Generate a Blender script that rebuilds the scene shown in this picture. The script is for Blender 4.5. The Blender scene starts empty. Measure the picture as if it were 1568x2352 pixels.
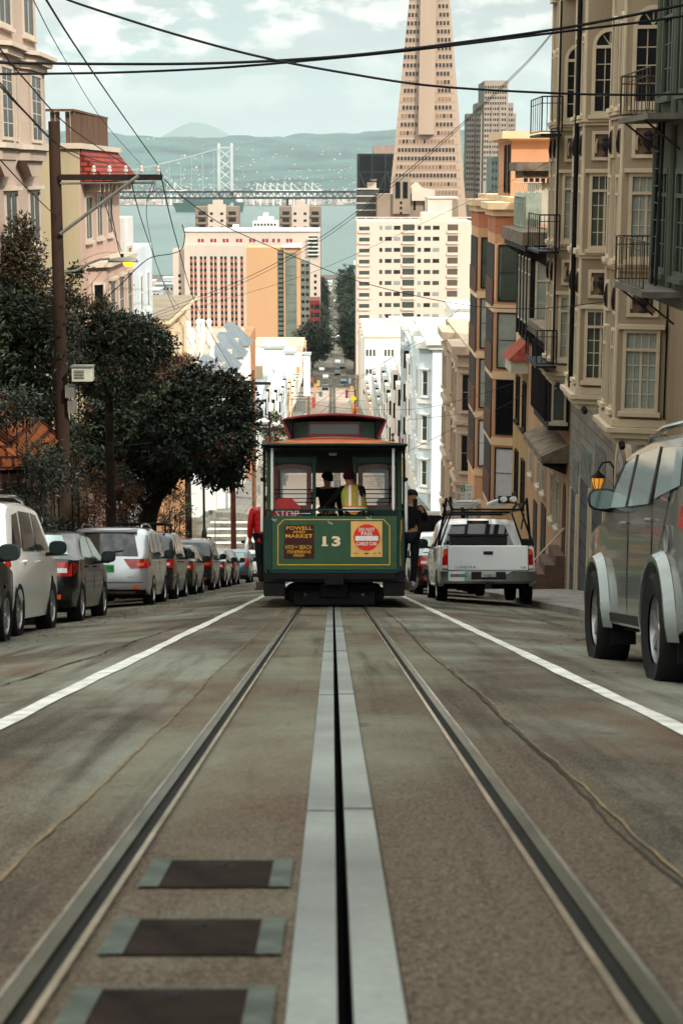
import bpy, bmesh, math, random
from mathutils import Vector, Matrix, noise
RND = random.Random(11)
sc = bpy.context.scene
COL = sc.collection
F, U0, V0, TH = 4000.0, 763.0, 1176.0, math.radians(10.98)
CT, ST = math.cos(TH), math.sin(TH)
# the survey of the place: a sight line (bearing u, dip v) followed to the distance Y gives a point
def zat(v, Y):
    y = (v - V0) / F
    return -Y * (ST + y * CT) / (CT - y * ST)
def xat(u, v, Y):
    y = (v - V0) / F
    return Y * ((u - U0) / F) / (CT - y * ST)
def at(u, v, Y):
    return Vector((xat(u, v, Y), Y, zat(v, Y)))
SL, H0 = 0.2243, 0.793
PROF = [(-60, -0.793 + 60 * SL), (100, -0.793 - 100 * SL), (121, -23.6), (160, -28.6), (250, -39.2), (400, -53.4), (550, -62), (700, -68.8), (1000, -75.9), (1480, -87.2), (1500, -88.2), (1900, -89.4)]
def gz(Y):
    if Y <= PROF[0][0]: return PROF[0][1]
    for (a, za), (b, zb) in zip(PROF, PROF[1:]):
        if Y <= b: return za + (zb - za) * (Y - a) / (b - a)
    return PROF[-1][1]
def crown(x, Y=0):
    return -0.07 * max(0.0, abs(x) - 1.6) if Y < 105 else 0.0
# ---------------------------------------------------------------- materials
def lin(c):
    if isinstance(c, str):
        c = [int(c[i:i + 2], 16) / 255 for i in (0, 2, 4)]
    return tuple((x / 12.92 if x <= 0.04045 else ((x + 0.055) / 1.055) ** 2.4) for x in c)
MATS = {}
def mat(name, c, rough=0.8, metal=0.0, var=0.14, scale=1.5, bump=0.0, coat=0.0, streak=0.0, spec=0.2, c2=None, emit=0.0, fine=0.0, island=0.0, alpha=1.0, fscale=45):
    if name in MATS: return MATS[name]
    m = bpy.data.materials.new(name); m.use_nodes = True
    nt = m.node_tree; N = nt.nodes; L = nt.links; b = N['Principled BSDF']
    c = lin(c)
    b.inputs['Roughness'].default_value = rough; b.inputs['Metallic'].default_value = metal
    b.inputs['Specular IOR Level'].default_value = spec
    b.inputs['Coat Weight'].default_value = coat; b.inputs['Coat Roughness'].default_value = 0.06
    if alpha < 1: b.inputs['Alpha'].default_value = alpha
    if emit > 0:
        b.inputs['Emission Color'].default_value = (*c, 1); b.inputs['Emission Strength'].default_value = emit
    if var > 0 or c2 is not None:
        tc = N.new('ShaderNodeTexCoord')
        mp = N.new('ShaderNodeMapping'); L.new(tc.outputs['Object'], mp.inputs[0])
        mp.inputs['Scale'].default_value = (scale, scale, scale * (0.12 if streak else 1))
        nz = N.new('ShaderNodeTexNoise'); nz.inputs['Scale'].default_value = 1; nz.inputs['Detail'].default_value = 6; nz.inputs['Roughness'].default_value = 0.62
        L.new(mp.outputs[0], nz.inputs['Vector'])
        rp = N.new('ShaderNodeValToRGB')
        lo = tuple(x * (1 - var * 1.6) for x in c); hi = tuple(min(1, x * (1 + var)) for x in c)
        if c2 is not None: lo = lin(c2); hi = c
        rp.color_ramp.elements[0].position = 0.32; rp.color_ramp.elements[1].position = 0.68
        rp.color_ramp.elements[0].color = (*lo, 1); rp.color_ramp.elements[1].color = (*hi, 1)
        L.new(nz.outputs['Fac'], rp.inputs[0])
        out = rp.outputs[0]
        if fine > 0:
            n2 = N.new('ShaderNodeTexNoise'); n2.inputs['Scale'].default_value = scale * fscale; n2.inputs['Detail'].default_value = 3
            L.new(tc.outputs['Object'], n2.inputs['Vector'])
            mr = N.new('ShaderNodeMapRange'); mr.inputs[1].default_value = 0.3; mr.inputs[2].default_value = 0.7; mr.inputs[3].default_value = 1 - fine; mr.inputs[4].default_value = 1 + fine
            L.new(n2.outputs['Fac'], mr.inputs[0])
            mx = N.new('ShaderNodeVectorMath'); mx.operation = 'SCALE'
            L.new(out, mx.inputs[0]); L.new(mr.outputs[0], mx.inputs['Scale']); out = mx.outputs[0]
        if island > 0:
            ge = N.new('ShaderNodeNewGeometry')
            mr = N.new('ShaderNodeMapRange'); mr.inputs[3].default_value = 1 - island; mr.inputs[4].default_value = 1 + island
            L.new(ge.outputs['Random Per Island'], mr.inputs[0])
            mx = N.new('ShaderNodeVectorMath'); mx.operation = 'SCALE'
            L.new(out, mx.inputs[0]); L.new(mr.outputs[0], mx.inputs['Scale']); out = mx.outputs[0]
        L.new(out, b.inputs['Base Color'])
        if bump > 0:
            n3 = N.new('ShaderNodeTexNoise'); n3.inputs['Scale'].default_value = scale * 20; n3.inputs['Detail'].default_value = 4
            L.new(tc.outputs['Object'], n3.inputs['Vector'])
            bp = N.new('ShaderNodeBump'); bp.inputs['Strength'].default_value = bump; bp.inputs['Distance'].default_value = 0.02
            L.new(n3.outputs['Fac'], bp.inputs['Height']); L.new(bp.outputs[0], b.inputs['Normal'])
    else:
        b.inputs['Base Color'].default_value = (*c, 1)
    MATS[name] = m
    return m
def brickmat(name, c, mortar, bw, bh, axis='yz', rough=0.85, offs=0.5, bump=0.3, var=0.12, msize=0.02):
    if name in MATS: return MATS[name]
    m = mat(name, c, rough, var=var, scale=0.7)
    nt = m.node_tree; N = nt.nodes; L = nt.links; b = N['Principled BSDF']
    src = b.inputs['Base Color'].links[0].from_socket
    tc = N.new('ShaderNodeTexCoord'); sp = N.new('ShaderNodeSeparateXYZ'); cb = N.new('ShaderNodeCombineXYZ')
    L.new(tc.outputs['Object'], sp.inputs[0])
    if axis == 'sum':
        ad = N.new('ShaderNodeMath'); ad.operation = 'ADD'; L.new(sp.outputs['X'], ad.inputs[0]); L.new(sp.outputs['Y'], ad.inputs[1]); L.new(ad.outputs[0], cb.inputs['X'])
    else:
        L.new(sp.outputs[axis[0].upper()], cb.inputs['X'])
    L.new(sp.outputs['Z'], cb.inputs['Y'])
    br = N.new('ShaderNodeTexBrick'); br.offset = offs
    br.inputs['Scale'].default_value = 1; br.inputs['Brick Width'].default_value = bw; br.inputs['Row Height'].default_value = bh
    br.inputs['Mortar Size'].default_value = msize; br.inputs['Mortar Smooth'].default_value = 0.2
    L.new(cb.outputs[0], br.inputs['Vector']); L.new(src, br.inputs['Color1'])
    mx = N.new('ShaderNodeVectorMath'); mx.operation = 'SCALE'; mx.inputs['Scale'].default_value = 0.8
    L.new(src, mx.inputs[0]); L.new(mx.outputs[0], br.inputs['Color2'])
    br.inputs['Mortar'].default_value = (*lin(mortar), 1)
    L.new(br.outputs['Color'], b.inputs['Base Color'])
    bp = N.new('ShaderNodeBump'); bp.inputs['Strength'].default_value = bump; bp.inputs['Distance'].default_value = 0.02; bp.invert = True
    L.new(br.outputs['Fac'], bp.inputs['Height']); L.new(bp.outputs[0], b.inputs['Normal'])
    return m
# ---------------------------------------------------------------- objects
OFF = {}
def tag(o, label=None, cat=None, group=None, kind=None):
    if label: o['label'] = label
    if cat: o['category'] = cat
    if group: o['group'] = group
    if kind: o['kind'] = kind
    return o
def thing(name, loc, label, cat, group=None, rot=None, world=True):
    o = bpy.data.objects.new(name, None); COL.objects.link(o)
    o.location = loc; o.empty_display_size = 0.3
    if rot is not None: o.rotation_euler = rot
    elif world: OFF[o.name] = Vector(loc)
    return tag(o, label, cat, group)
def link(name, me, parent=None):
    o = bpy.data.objects.new(name, me); COL.objects.link(o)
    if parent is not None: o.parent = parent
    return o
class G:
    def __init__(s): s.v = []; s.f = []; s.mi = []; s.cur = 0
    def poly(s, pts):
        n = len(s.v); s.v += [tuple(p) for p in pts]; s.f.append(tuple(range(n, n + len(pts)))); s.mi.append(s.cur); return s
    def box(s, x0, x1, y0, y1, z0, z1, M=None):
        n = len(s.v)
        P = [(x0, y0, z0), (x1, y0, z0), (x1, y1, z0), (x0, y1, z0), (x0, y0, z1), (x1, y0, z1), (x1, y1, z1), (x0, y1, z1)]
        if M is not None: P = [tuple(M @ Vector(p)) for p in P]
        s.v += P
        for q in ((3, 2, 1, 0), (4, 5, 6, 7), (0, 1, 5, 4), (1, 2, 6, 5), (2, 3, 7, 6), (3, 0, 4, 7)):
            s.f.append(tuple(n + i for i in q)); s.mi.append(s.cur)
        return s
    def prism(s, pts, z0, z1, axis='z'):
        n = len(s.v); k = len(pts)
        f0 = z0 if callable(z0) else (lambda a, b: z0)
        f1 = z1 if callable(z1) else (lambda a, b: z1)
        def put(a, b, c): return (a, b, c) if axis == 'z' else ((a, c, b) if axis == 'y' else (c, a, b))
        s.v += [put(a, b, f0(a, b)) for a, b in pts] + [put(a, b, f1(a, b)) for a, b in pts]
        s.f.append(tuple(range(n, n + k))[::-1]); s.f.append(tuple(range(n + k, n + 2 * k)))
        for i in range(k):
            j = (i + 1) % k; s.f.append((n + i, n + j, n + k + j, n + k + i))
        s.mi += [s.cur] * (k + 2)
        return s
    def tube(s, pts, r, n=6, cap=True):
        pts = [Vector(p) for p in pts]; k = len(pts)
        rr = r if isinstance(r, (list, tuple)) else [r] * k
        b = len(s.v)
        for i, p in enumerate(pts):
            d = (pts[min(i + 1, k - 1)] - pts[max(i - 1, 0)]).normalized()
            a = d.cross(Vector((0, 0, 1)) if abs(d.z) < 0.9 else Vector((0, 1, 0))).normalized(); c = d.cross(a)
            for j in range(n):
                t = 2 * math.pi * j / n
                s.v.append(tuple(p + (a * math.cos(t) + c * math.sin(t)) * rr[i]))
        for i in range(k - 1):
            for j in range(n):
                j2 = (j + 1) % n
                s.f.append((b + i * n + j, b + i * n + j2, b + (i + 1) * n + j2, b + (i + 1) * n + j)); s.mi.append(s.cur)
        if cap:
            s.f.append(tuple(b + j for j in range(n))[::-1]); s.f.append(tuple(b + (k - 1) * n + j for j in range(n))); s.mi += [s.cur] * 2
        return s
    def lathe(s, prof, c=(0, 0, 0), n=16, axis='z'):
        b = len(s.v); k = len(prof)
        for r, h in prof:
            for j in range(n):
                t = 2 * math.pi * j / n; x, y = r * math.cos(t), r * math.sin(t)
                q = (x, y, h) if axis == 'z' else ((h, x, y) if axis == 'x' else (x, h, y))
                s.v.append((c[0] + q[0], c[1] + q[1], c[2] + q[2]))
        for i in range(k - 1):
            for j in range(n):
                j2 = (j + 1) % n
                s.f.append((b + i * n + j, b + i * n + j2, b + (i + 1) * n + j2, b + (i + 1) * n + j)); s.mi.append(s.cur)
        return s
    def quad(s, o, a, b, u0, u1, v0, v1):
        o, a, b = Vector(o), Vector(a), Vector(b)
        return s.poly([o + a * u0 + b * v0, o + a * u1 + b * v0, o + a * u1 + b * v1, o + a * u0 + b * v1])
    def mesh(s, name, mats, smooth=False, off=None, normals=True, ang=35):
        me = bpy.data.meshes.new(name)
        vs = s.v
        if off is not None: ox, oy, oz = off; vs = [(x - ox, y - oy, z - oz) for x, y, z in vs]
        me.from_pydata(vs, [], s.f)
        mats = mats if isinstance(mats, (list, tuple)) else [mats]
        for m in mats: me.materials.append(m)
        me.polygons.foreach_set('material_index', s.mi)
        if normals:
            bm = bmesh.new(); bm.from_mesh(me); bmesh.ops.recalc_face_normals(bm, faces=bm.faces); bm.to_mesh(me); bm.free()
        if smooth:
            me.shade_smooth(); me.set_sharp_from_angle(angle=math.radians(ang))
        me.update()
        return me
    def done(s, name, mats, parent=None, smooth=False, bevel=0, normals=True, ang=35, seg=1):
        off = OFF.get(parent.name) if parent is not None else None
        o = link(name, s.mesh(name, mats, smooth, off, normals, ang), parent)
        if off is not None: OFF[o.name] = off
        if bevel > 0:
            md = o.modifiers.new('bevel', 'BEVEL'); md.width = bevel; md.segments = seg; md.limit_method = 'ANGLE'; md.angle_limit = math.radians(40)
        return o
def copy_tree(o, parent=None):
    c = o.copy(); COL.objects.link(c); c.parent = parent
    for ch in list(o.children): copy_tree(ch, c)
    return c
def text(body, w, h, m, parent, origin, right, up, depth=0.004, name='lettering', bold=0.0, align='CENTER'):
    """lettering fitted to w x h, its middle at origin, reading along right"""
    cu = bpy.data.curves.new('lettering', 'FONT'); cu.body = body; cu.align_x = align; cu.size = 1; cu.extrude = 0.0; cu.offset = bold; cu.resolution_u = 2
    ob = bpy.data.objects.new('lettering', cu); COL.objects.link(ob)
    dg = bpy.context.evaluated_depsgraph_get(); me = bpy.data.meshes.new_from_object(ob.evaluated_get(dg))
    bpy.data.objects.remove(ob); bpy.data.curves.remove(cu)
    xs = [v.co.x for v in me.vertices]; ys = [v.co.y for v in me.vertices]
    x0, x1, y0, y1 = min(xs), max(xs), min(ys), max(ys)
    o, a, b = Vector(origin), Vector(right).normalized(), Vector(up).normalized(); n = a.cross(b)
    off = OFF.get(parent.name, Vector((0, 0, 0))) if parent is not None else Vector((0, 0, 0))
    sx = w / (x1 - x0) if w else h / (y1 - y0); sy = h / (y1 - y0)
    for v in me.vertices:
        v.co = o + a * ((v.co.x - (x0 + x1) / 2) * sx) + b * ((v.co.y - (y0 + y1) / 2) * sy) + n * depth - off
    me.materials.clear(); me.materials.append(m)
    return link(name, me, parent)
# ================================================================ setting
def ys(a, b, fine=3.0):
    out = [a]; y = a
    while y < b:
        y += fine if y < 135 else (12 if y < 500 else 60)
        out.append(min(y, b))
    return out
def strip(name, xs, a, b, dz, m, parent=None, fine=3.0, wob=None, kind='structure', zf=None):
    g = G(); Y = ys(a, b, fine)
    for y in Y:
        for i, x in enumerate(xs):
            xx = x + (wob(x, y, i) if wob else 0)
            g.v.append((xx, y, (zf or gz)(y) + crown(xx, y) + dz))
    k = len(xs)
    for i in range(len(Y) - 1):
        for j in range(k - 1):
            g.f.append((i * k + j, i * k + j + 1, (i + 1) * k + j + 1, (i + 1) * k + j)); g.mi.append(0)
    o = g.done(name, m, parent, smooth=True, normals=False)
    if kind: o['kind'] = kind
    return o
ASPH = mat('asphalt', '4d463a', 0.92, var=0.3, scale=0.7, bump=0.7, fine=0.75, spec=0.12, fscale=120)
BED = mat('track_concrete', '483d31', 0.92, var=0.27, scale=1.1, bump=0.7, fine=0.75, spec=0.12, c2='4c4236', fscale=80)
def roadmat(m, hi, lo, warm):
    nt = m.node_tree; N = nt.nodes; L = nt.links; b = N['Principled BSDF']; src = b.inputs['Base Color'].links[0].from_socket
    tc = N.new('ShaderNodeTexCoord')
    def n(sx, sy, det, a, c, ro=.6):
        mp = N.new('ShaderNodeMapping'); mp.inputs['Scale'].default_value = (sx, sy, sy); L.new(tc.outputs['Object'], mp.inputs[0])
        z = N.new('ShaderNodeTexNoise'); z.inputs['Scale'].default_value = 1; z.inputs['Detail'].default_value = det; z.inputs['Roughness'].default_value = ro; L.new(mp.outputs[0], z.inputs['Vector'])
        r = N.new('ShaderNodeMapRange'); r.inputs[1].default_value = a; r.inputs[2].default_value = c; L.new(z.outputs['Fac'], r.inputs[0]); return r.outputs[0]
    def mx(f, k, a, c):
        q = N.new('ShaderNodeMix'); q.data_type = 'RGBA'; f2 = N.new('ShaderNodeMath'); f2.operation = 'MULTIPLY'; L.new(f, f2.inputs[0]); f2.inputs[1].default_value = k; L.new(f2.outputs[0], q.inputs[0]); L.new(a, q.inputs[6]); q.inputs[7].default_value = (*lin(c), 1); return q.outputs[2]
    c = mx(n(.5, .28, 5, .40, .60), .75, src, hi)          # worn grey green patches
    c = mx(n(.9, .35, 6, .50, .68), .65, c, warm)         # rusty brown staining
    c = mx(n(5, .22, 5, .52, .72), .7, c, lo)             # drips and tyre wear drawn out along the street
    c = mx(n(2.2, 2.2, 8, .60, .70, .75), .55, c, lo)      # spots
    c = mx(n(150, 110, 2, .60, .72), .5, c, 'a49c8c')       # bright aggregate
    L.new(c, b.inputs['Base Color'])
roadmat(ASPH, '797b6e', '231e19', '523a29'); roadmat(BED, '6c6c5c', '221c17', '503828')
CONC = mat('concrete', '8a867a', 0.85, var=0.2, scale=0.8, bump=0.25, fine=0.15)
DIRT = mat('dirt', '5a5446', 0.95, var=0.2, scale=0.1)
PAINT = mat('road_paint', 'cfcfc6', 0.85, var=0.12, scale=5, fine=0.25, c2='9d998d', spec=.15)
STEEL = mat('rail_steel', 'b3afa2', 0.24, 0.9, var=0.3, scale=2.5, fine=0.15)
DSTEEL = mat('worn_rail_steel', '585848', 0.33, 0.8, var=0.3, scale=2, fine=0.2)
RSTEEL = mat('rusty_rail_steel', 'b3a590', 0.25, 0.8, var=0.3, scale=2, fine=0.2)
PLATE = mat('slot_plate_steel', '80847e', 0.4, 0.75, var=0.3, scale=0.9, fine=0.1)
BLACK = mat('black', '0a0a0a', 0.8, var=0)
GROOVE_SHADE = mat('groove_shade', '15140f', 0.95, var=0.3, scale=4)  # near-black colour imitates the shade down in the rail grooves
TAR = mat('crack_tar', '2e2419', 0.9, var=0.2, scale=6)
# the ground
g = G()
Xs = [-1600, -700, -300, -120, -60, -30, -9, 0, 8, 30, 60, 120, 300, 700, 1600]; Y = ys(-60, 1890, 5)
for y in Y:
    for x in Xs:
        g.v.append((x, y, gz(y) - (0.45 if y < 1480 else 1.5)))
k = len(Xs)
for i in range(len(Y) - 1):
    for j in range(k - 1): g.f.append((i * k + j, i * k + j + 1, (i + 1) * k + j + 1, (i + 1) * k + j)); g.mi.append(0)
g.done('ground', DIRT, normals=False)['kind'] = 'structure'
SX0, SX1 = 0.008, 0.036
strip('road', [-6.2, -4, -2.6, -1.6, -0.8, SX0], -25, 121, 0, ASPH); LOWR = mat('lower_street_sunlit_concrete', 'a08f80', .85, var=.2, scale=.4, fine=.15)  # pinkish sunlight is put into this paler concrete colour
strip('road', [-6.2, -4, -1.6, SX0], 121, 480, 0, LOWR); strip('road', [SX1, 1.6, 4.35], 121, 480, 0, LOWR); strip('road', [-6.2, -4, -1.6, 1.6, 4.35], 480, 1480, 0, ASPH)
strip('road', [SX1, 0.8, 1.6, 2.8, 4.35], -25, 121, 0, ASPH)
strip('track_bed', [-0.80, -0.08], -25, 480, 0.004, BED, wob=lambda x, y, i: (0.012 * math.sin(y * 1.7) if i == 0 else 0))
strip('track_bed', [0.13, 0.82], -25, 480, 0.004, BED, wob=lambda x, y, i: (0.012 * math.sin(y * 1.3 + 1) if i == 1 else 0))
strip('cross_street', [-80, -30, -6.2], 101, 119.5, 0.0, ASPH, zf=lambda y: gz(y))
strip('cross_street', [4.35, 30, 80], 101, 119.5, 0.0, ASPH)
def walk(x0, x1, a, b, m, kerb):
    g = G(); Y = ys(a, b, 4)
    for y in Y:
        z = gz(y) + crown(kerb, y)
        g.v += [(kerb, y, z - 0.3), (kerb, y, z + 0.14), (x0 if kerb == x1 else x1, y, z + 0.2)]
    for i in range(len(Y) - 1):
        for j in range(2): g.f.append((i * 3 + j, i * 3 + j + 1, i * 3 + j + 4, i * 3 + j + 3)); g.mi.append(0)
    g.poly([g.v[0], g.v[1], g.v[2], (g.v[2][0], a, g.v[0][2])])
    g.done('pavement', m)['kind'] = 'structure'
WALKM = brickmat('pavement_slabs', '86827a', '4e4a42', 1.2, 1.2, 'xy', bump=0.15)
# slabs are laid in plan: read the joints along x and y
nt = WALKM.node_tree
for n in nt.nodes:
    if n.type == 'COMBXYZ':
        s_ = [m for m in nt.nodes if m.type == 'SEPXYZ'][0]; nt.links.new(s_.outputs['Y'], n.inputs['Y'])
walk(-8.6, -6.2, -25, 100.5, WALKM, -6.2); walk(-9, -6.2, 120.5, 480, WALKM, -6.2)
walk(4.35, 7.6, -25, 100.5, WALKM, 4.35); walk(4.35, 7.6, 120.5, 480, WALKM, 4.35)
# lane lines
def wl(x, y, i): return 0.008 * math.sin(y * 0.9 + i * 2) + 0.007 * math.sin(y * 3.1 + i)
for x, lab in ((-1.64, 'worn white lane line left of the cable car tracks'), (1.56, 'worn white lane line right of the cable car tracks')):
    o = strip('lane_line', [x, x + 0.115], 0.5, 99, 0.006, PAINT, wob=wl, kind=None, fine=0.7)
    tag(o, lab, 'road marking')
for kx, (xa, xb) in enumerate(((-8.4, -5.2), (5.0, 8.0))):
    t = thing('crosswalk', (0, 110, gz(110)), ('white striped crosswalk over the side street on the left', 'white striped crosswalk over the side street on the right')[kx], 'crosswalk')
    for i in range(7):
        y = 102.4 + i * 2.45
        G().poly([(xa, y, gz(y) + 0.02), (xb, y, gz(y) + 0.02), (xb, y + 0.75, gz(y + .75) + 0.02), (xa, y + 0.75, gz(y + .75) + 0.02)]).done('stripe', PAINT, t)
# seams and cracks
def crack(x0, y0, x1, y1, w, amp, m, seed):
    g = G(); n = max(12, int(abs(y1 - y0) * 6)); r = random.Random(seed); off = 0; pts = []
    for i in range(n + 1):
        t = i / n; off += r.uniform(-amp, amp) * 0.5; off *= 0.9
        pts.append((x0 + (x1 - x0) * t + off, y0 + (y1 - y0) * t, w * r.uniform(0.4, 1.5)))
    for (xa, ya, wa), (xb, yb, wb) in zip(pts, pts[1:]):
        za, zb = gz(ya) + crown(xa) + 0.0085, gz(yb) + crown(xb) + 0.0085
        if abs(y1 - y0) > abs(x1 - x0): g.poly([(xa, ya, za), (xa + wa, ya, za), (xb + wb, yb, zb), (xb, yb, zb)])
        else: g.poly([(xa, ya, za), (xa, ya + wa, za), (xb, yb + wb, zb), (xb, yb, zb)])
    o = g.done('road_crack', m, normals=False); o['kind'] = 'structure'
JOINT = mat('joint_grit', '6f5c42', 0.9, var=0.3, scale=8)
crack(0.82, 2.0, 0.86, 60, 0.013, 0.02, TAR, 1); crack(-0.81, 2.0, -0.80, 60, 0.01, 0.012, JOINT, 2)
crack(-2.25, 9.3, -1.75, 26, 0.02, 0.05, TAR, 3); crack(2.6, 18, 4.2, 24, 0.03, 0.06, TAR, 4); crack(0.84, 2.2, 0.88, 22, 0.009, 0.02, JOINT, 6)
crack(-0.5, 24.5, 0.5, 24.6, 0.03, 0.0, TAR, 8)
# tracks
def rail(name, label, parts):
    t = thing(name, (0, 10, gz(10)), label, 'rail')
    for nm, x0, x1, dz, m in parts:
        g = G(); Y = ys(-25, 480, 6)
        for y in Y:
            z = gz(y) + dz
            g.v += [(x0, y, z - 0.02), (x0, y, z), (x1, y, z), (x1, y, z - 0.02)]
        for i in range(len(Y) - 1):
            for j in range(3): g.f.append((i * 4 + j, i * 4 + j + 1, i * 4 + j + 5, i * 4 + j + 4)); g.mi.append(0)
        g.done(nm, m, t, normals=False)
for sgn, lab in ((-1, 'grooved steel tram rail left of the cable slot'), (1, 'grooved steel tram rail right of the cable slot')):
    def R(a, b): return (a, b) if sgn > 0 else (-b, -a)
    rail('track_rail', lab, [('guard_lip',) + R(0.494, 0.509) + (0.016, RSTEEL), ('groove',) + R(0.509, 0.544) + (0.006, GROOVE_SHADE),
        ('head',) + R(0.544, 0.576) + (0.015, DSTEEL), ('flange',) + R(0.576, 0.587) + (0.017, STEEL)])
rail('cable_slot', 'flat steel slot plates with a dark cable slot between the rails', [('slot_plate', -0.078, SX0, 0.014, PLATE), ('slot_plate', SX1, 0.124, 0.014, PLATE)])
sl = [o for o in bpy.data.objects if o.name.startswith('cable_slot')][0]
g = G(); Y = ys(-25, 480, 6)
for y in Y:
    z = gz(y); g.v += [(SX0, y, z + 0.0), (SX0, y, z - 0.4), (SX1, y, z - 0.4), (SX1, y, z + 0.0)]
for i in range(len(Y) - 1):
    for j in range(3): g.f.append((i * 4 + j, i * 4 + j + 1, i * 4 + j + 5, i * 4 + j + 4)); g.mi.append(0)
g.done('slot_channel', BLACK, sl, normals=False)
PJ = mat('plate_joint', '2c2c28', 0.7, var=0)
for y in (5.05, 9.6, 14.4, 20.0):
    G().box(-0.078, SX0 - 0.001, y, y + 0.006, gz(y) + 0.013, gz(y) + 0.0152).done('plate_joint', PJ, sl)
    G().box(SX1 + 0.001, 0.124, y + 0.02, y + 0.026, gz(y) + 0.013, gz(y) + 0.0152).done('plate_joint', PJ, sl)
# hatch covers beside the slot
HF = mat('hatch_frame_steel', '474d45', 0.7, 0.2, spec=.15, var=0.3, scale=8, fine=0.2); HP = mat('hatch_plate', '261e19', 0.92, 0.0, var=0.35, scale=6, fine=0.3, bump=0.4, spec=.06)
for i, (ya, yb, lab) in enumerate(((3.86, 4.22, 'dark square hatch cover beside the slot, farthest of the three'), (3.17, 3.5, 'dark square hatch cover beside the slot, between the other two'), (2.6, 2.9, 'dark square hatch cover beside the slot, nearest to the camera'))):
    t = thing('hatch_cover', (-0.27, ya, gz(ya)), lab, 'hatch cover', 'hatch covers along the cable slot')
    def hz(y): return gz(y)
    def pl(x0, x1, a, b, dz, nm, m):
        G().poly([(x0, a, hz(a) + dz), (x1, a, hz(a) + dz), (x1, b, hz(b) + dz), (x0, b, hz(b) + dz)]).done(nm, m, t, normals=False)
    xl, xr = -0.46, -0.10
    fr = G()
    for (x0, x1, a, b) in ((xl, xl + 0.05, ya, yb), (xr - 0.05, xr, ya, yb)):
        fr.poly([(x0, a, hz(a) + 0.011), (x1, a, hz(a) + 0.011), (x1, b, hz(b) + 0.011), (x0, b, hz(b) + 0.011)])
    fr.poly([(xl, yb, hz(yb) + 0.012), (xr, yb, hz(yb) + 0.012), (xr, yb + .012, hz(yb + .012) + 0.012), (xl, yb + .012, hz(yb + .012) + 0.012)])
    fr.done('frame', HF, t, normals=False)
    pl(xl + 0.05, xr - 0.05, ya, yb, 0.009, 'plate', HP)
    G().lathe([(0.001, 0.014), (0.014, 0.013), (0.016, 0.008)], (-0.28, (ya + yb) / 2 + .1, hz((ya + yb) / 2 + .1)), 10).done('lifting_hole', BLACK, t)
# water, far shore, hills
SEA = mat('bay_water', '4c625c', 0.35, var=0.1, scale=0.004, bump=0.0, spec=0.25)
nt = SEA.node_tree
mp = [n for n in nt.nodes if n.type == 'MAPPING'][0]; mp.inputs['Scale'].default_value = (0.0016, 0.016, 0.01)
g = G(); g.poly([(-9000, 1485, -90), (9000, 1485, -90), (9000, 5600, -90), (-9000, 5600, -90)]); g.done('water', SEA)['kind'] = 'structure'
HILL = mat('hillside_woods', '3c5652', 0.95, var=0.42, scale=0.0022)
MOUNT = mat('mountain_grass', '4f6a5c', 0.95, var=0.1, scale=0.0008)
def fbm(x, y, o=5): return noise.fractal(Vector((x, y, 3.3)), 1.0, 2.1, o)
def hill_h(x, y):
    t = (y - 5200) / 8800
    pts = [(0, -89), (0.12, -84), (0.32, -66), (0.5, 6), (0.72, 150), (0.9, 268), (1.0, 296), (1.15, 270), (1.4, 150)]
    z = pts[-1][1]
    for (a, za), (b, zb) in zip(pts, pts[1:]):
        if t <= b: z = za + (zb - za) * max(0, t - a) / (b - a); break
    am = max(0.0, min(1, (t - 0.25) / 0.5))
    return z + am * (105 * fbm(x / 2200, y / 3000) + 34 * fbm(x / 450, y / 700)) + am * 20 * math.sin(x / 900)
def sheet(name, x0, x1, nx, y0, y1, ny, h, m):
    g = G()
    for j in range(ny + 1):
        for i in range(nx + 1):
            x = x0 + (x1 - x0) * i / nx; y = y0 + (y1 - y0) * j / ny
            g.v.append((x, y, h(x, y)))
    for j in range(ny):
        for i in range(nx):
            a = j * (nx + 1) + i; g.f.append((a, a + 1, a + nx + 2, a + nx + 1)); g.mi.append(0)
    o = g.done(name, m, smooth=True, normals=False, ang=80); o['kind'] = 'structure'; return o
RIDGE = lambda x, y: hill_h(x, y) + (9 * abs(fbm(x / 60, y / 60, 2)) if y > 12500 else 0)
sheet('far_hills', -6500, 6500, 260, 5200, 17500, 70, RIDGE, HILL)
def mt(x, y):
    X = x + 2200
    return -80 + (y > 28500) * (330 * math.exp(-((X / 560) ** 2)) + 330 * math.exp(-((X / 1700) ** 2)) + 150 * math.exp(-(((X + 1500) / 700) ** 2)) + 250 + 30 * fbm(x / 500, y / 500))
sheet('far_mountain', -9000, 6000, 150, 28000, 31000, 8, mt, MOUNT)
# hillside town: far houses that read as one mass
g = G(); r = random.Random(4)
for _ in range(9000):
    Yh = 5230 + 8000 * r.random() ** 1.5
    x = r.uniform(-0.23, 0.23) * Yh
    dens = .7 if Yh < 7000 else max(0.04, 0.8 - (Yh - 7600) / 6500) * (0.4 + 1.2 * max(0, fbm(x / 700 + 9, Yh / 900) + 0.3))
    if r.random() > dens: continue
    s = r.uniform(2.2, 5.5) * (1.8 if Yh < 6500 and r.random() < 0.15 else 1); hh = s * r.uniform(0.7, 1.6) * (2.2 if r.random() < 0.06 and Yh < 7500 else 1)
    z = hill_h(x, Yh); g.box(x - s, x + s, Yh, Yh + s, z - 8, z + hh)
TOWN = mat('far_house_paint', 'b5aaa2', 0.8, var=0, island=0.55, scale=0.01, c2='a89890')
tag(g.done('hillside_town', TOWN), 'pale houses scattered over the far green hillside', 'houses', kind='stuff')
SHORE = mat('shore_fill', '6d6a5c', 0.9, var=0.2, scale=0.01)
g = G(); g.box(-3000, 3000, 5140, 5300, -91, -88.4); g.done('far_shore', SHORE)['kind'] = 'structure'
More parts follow.
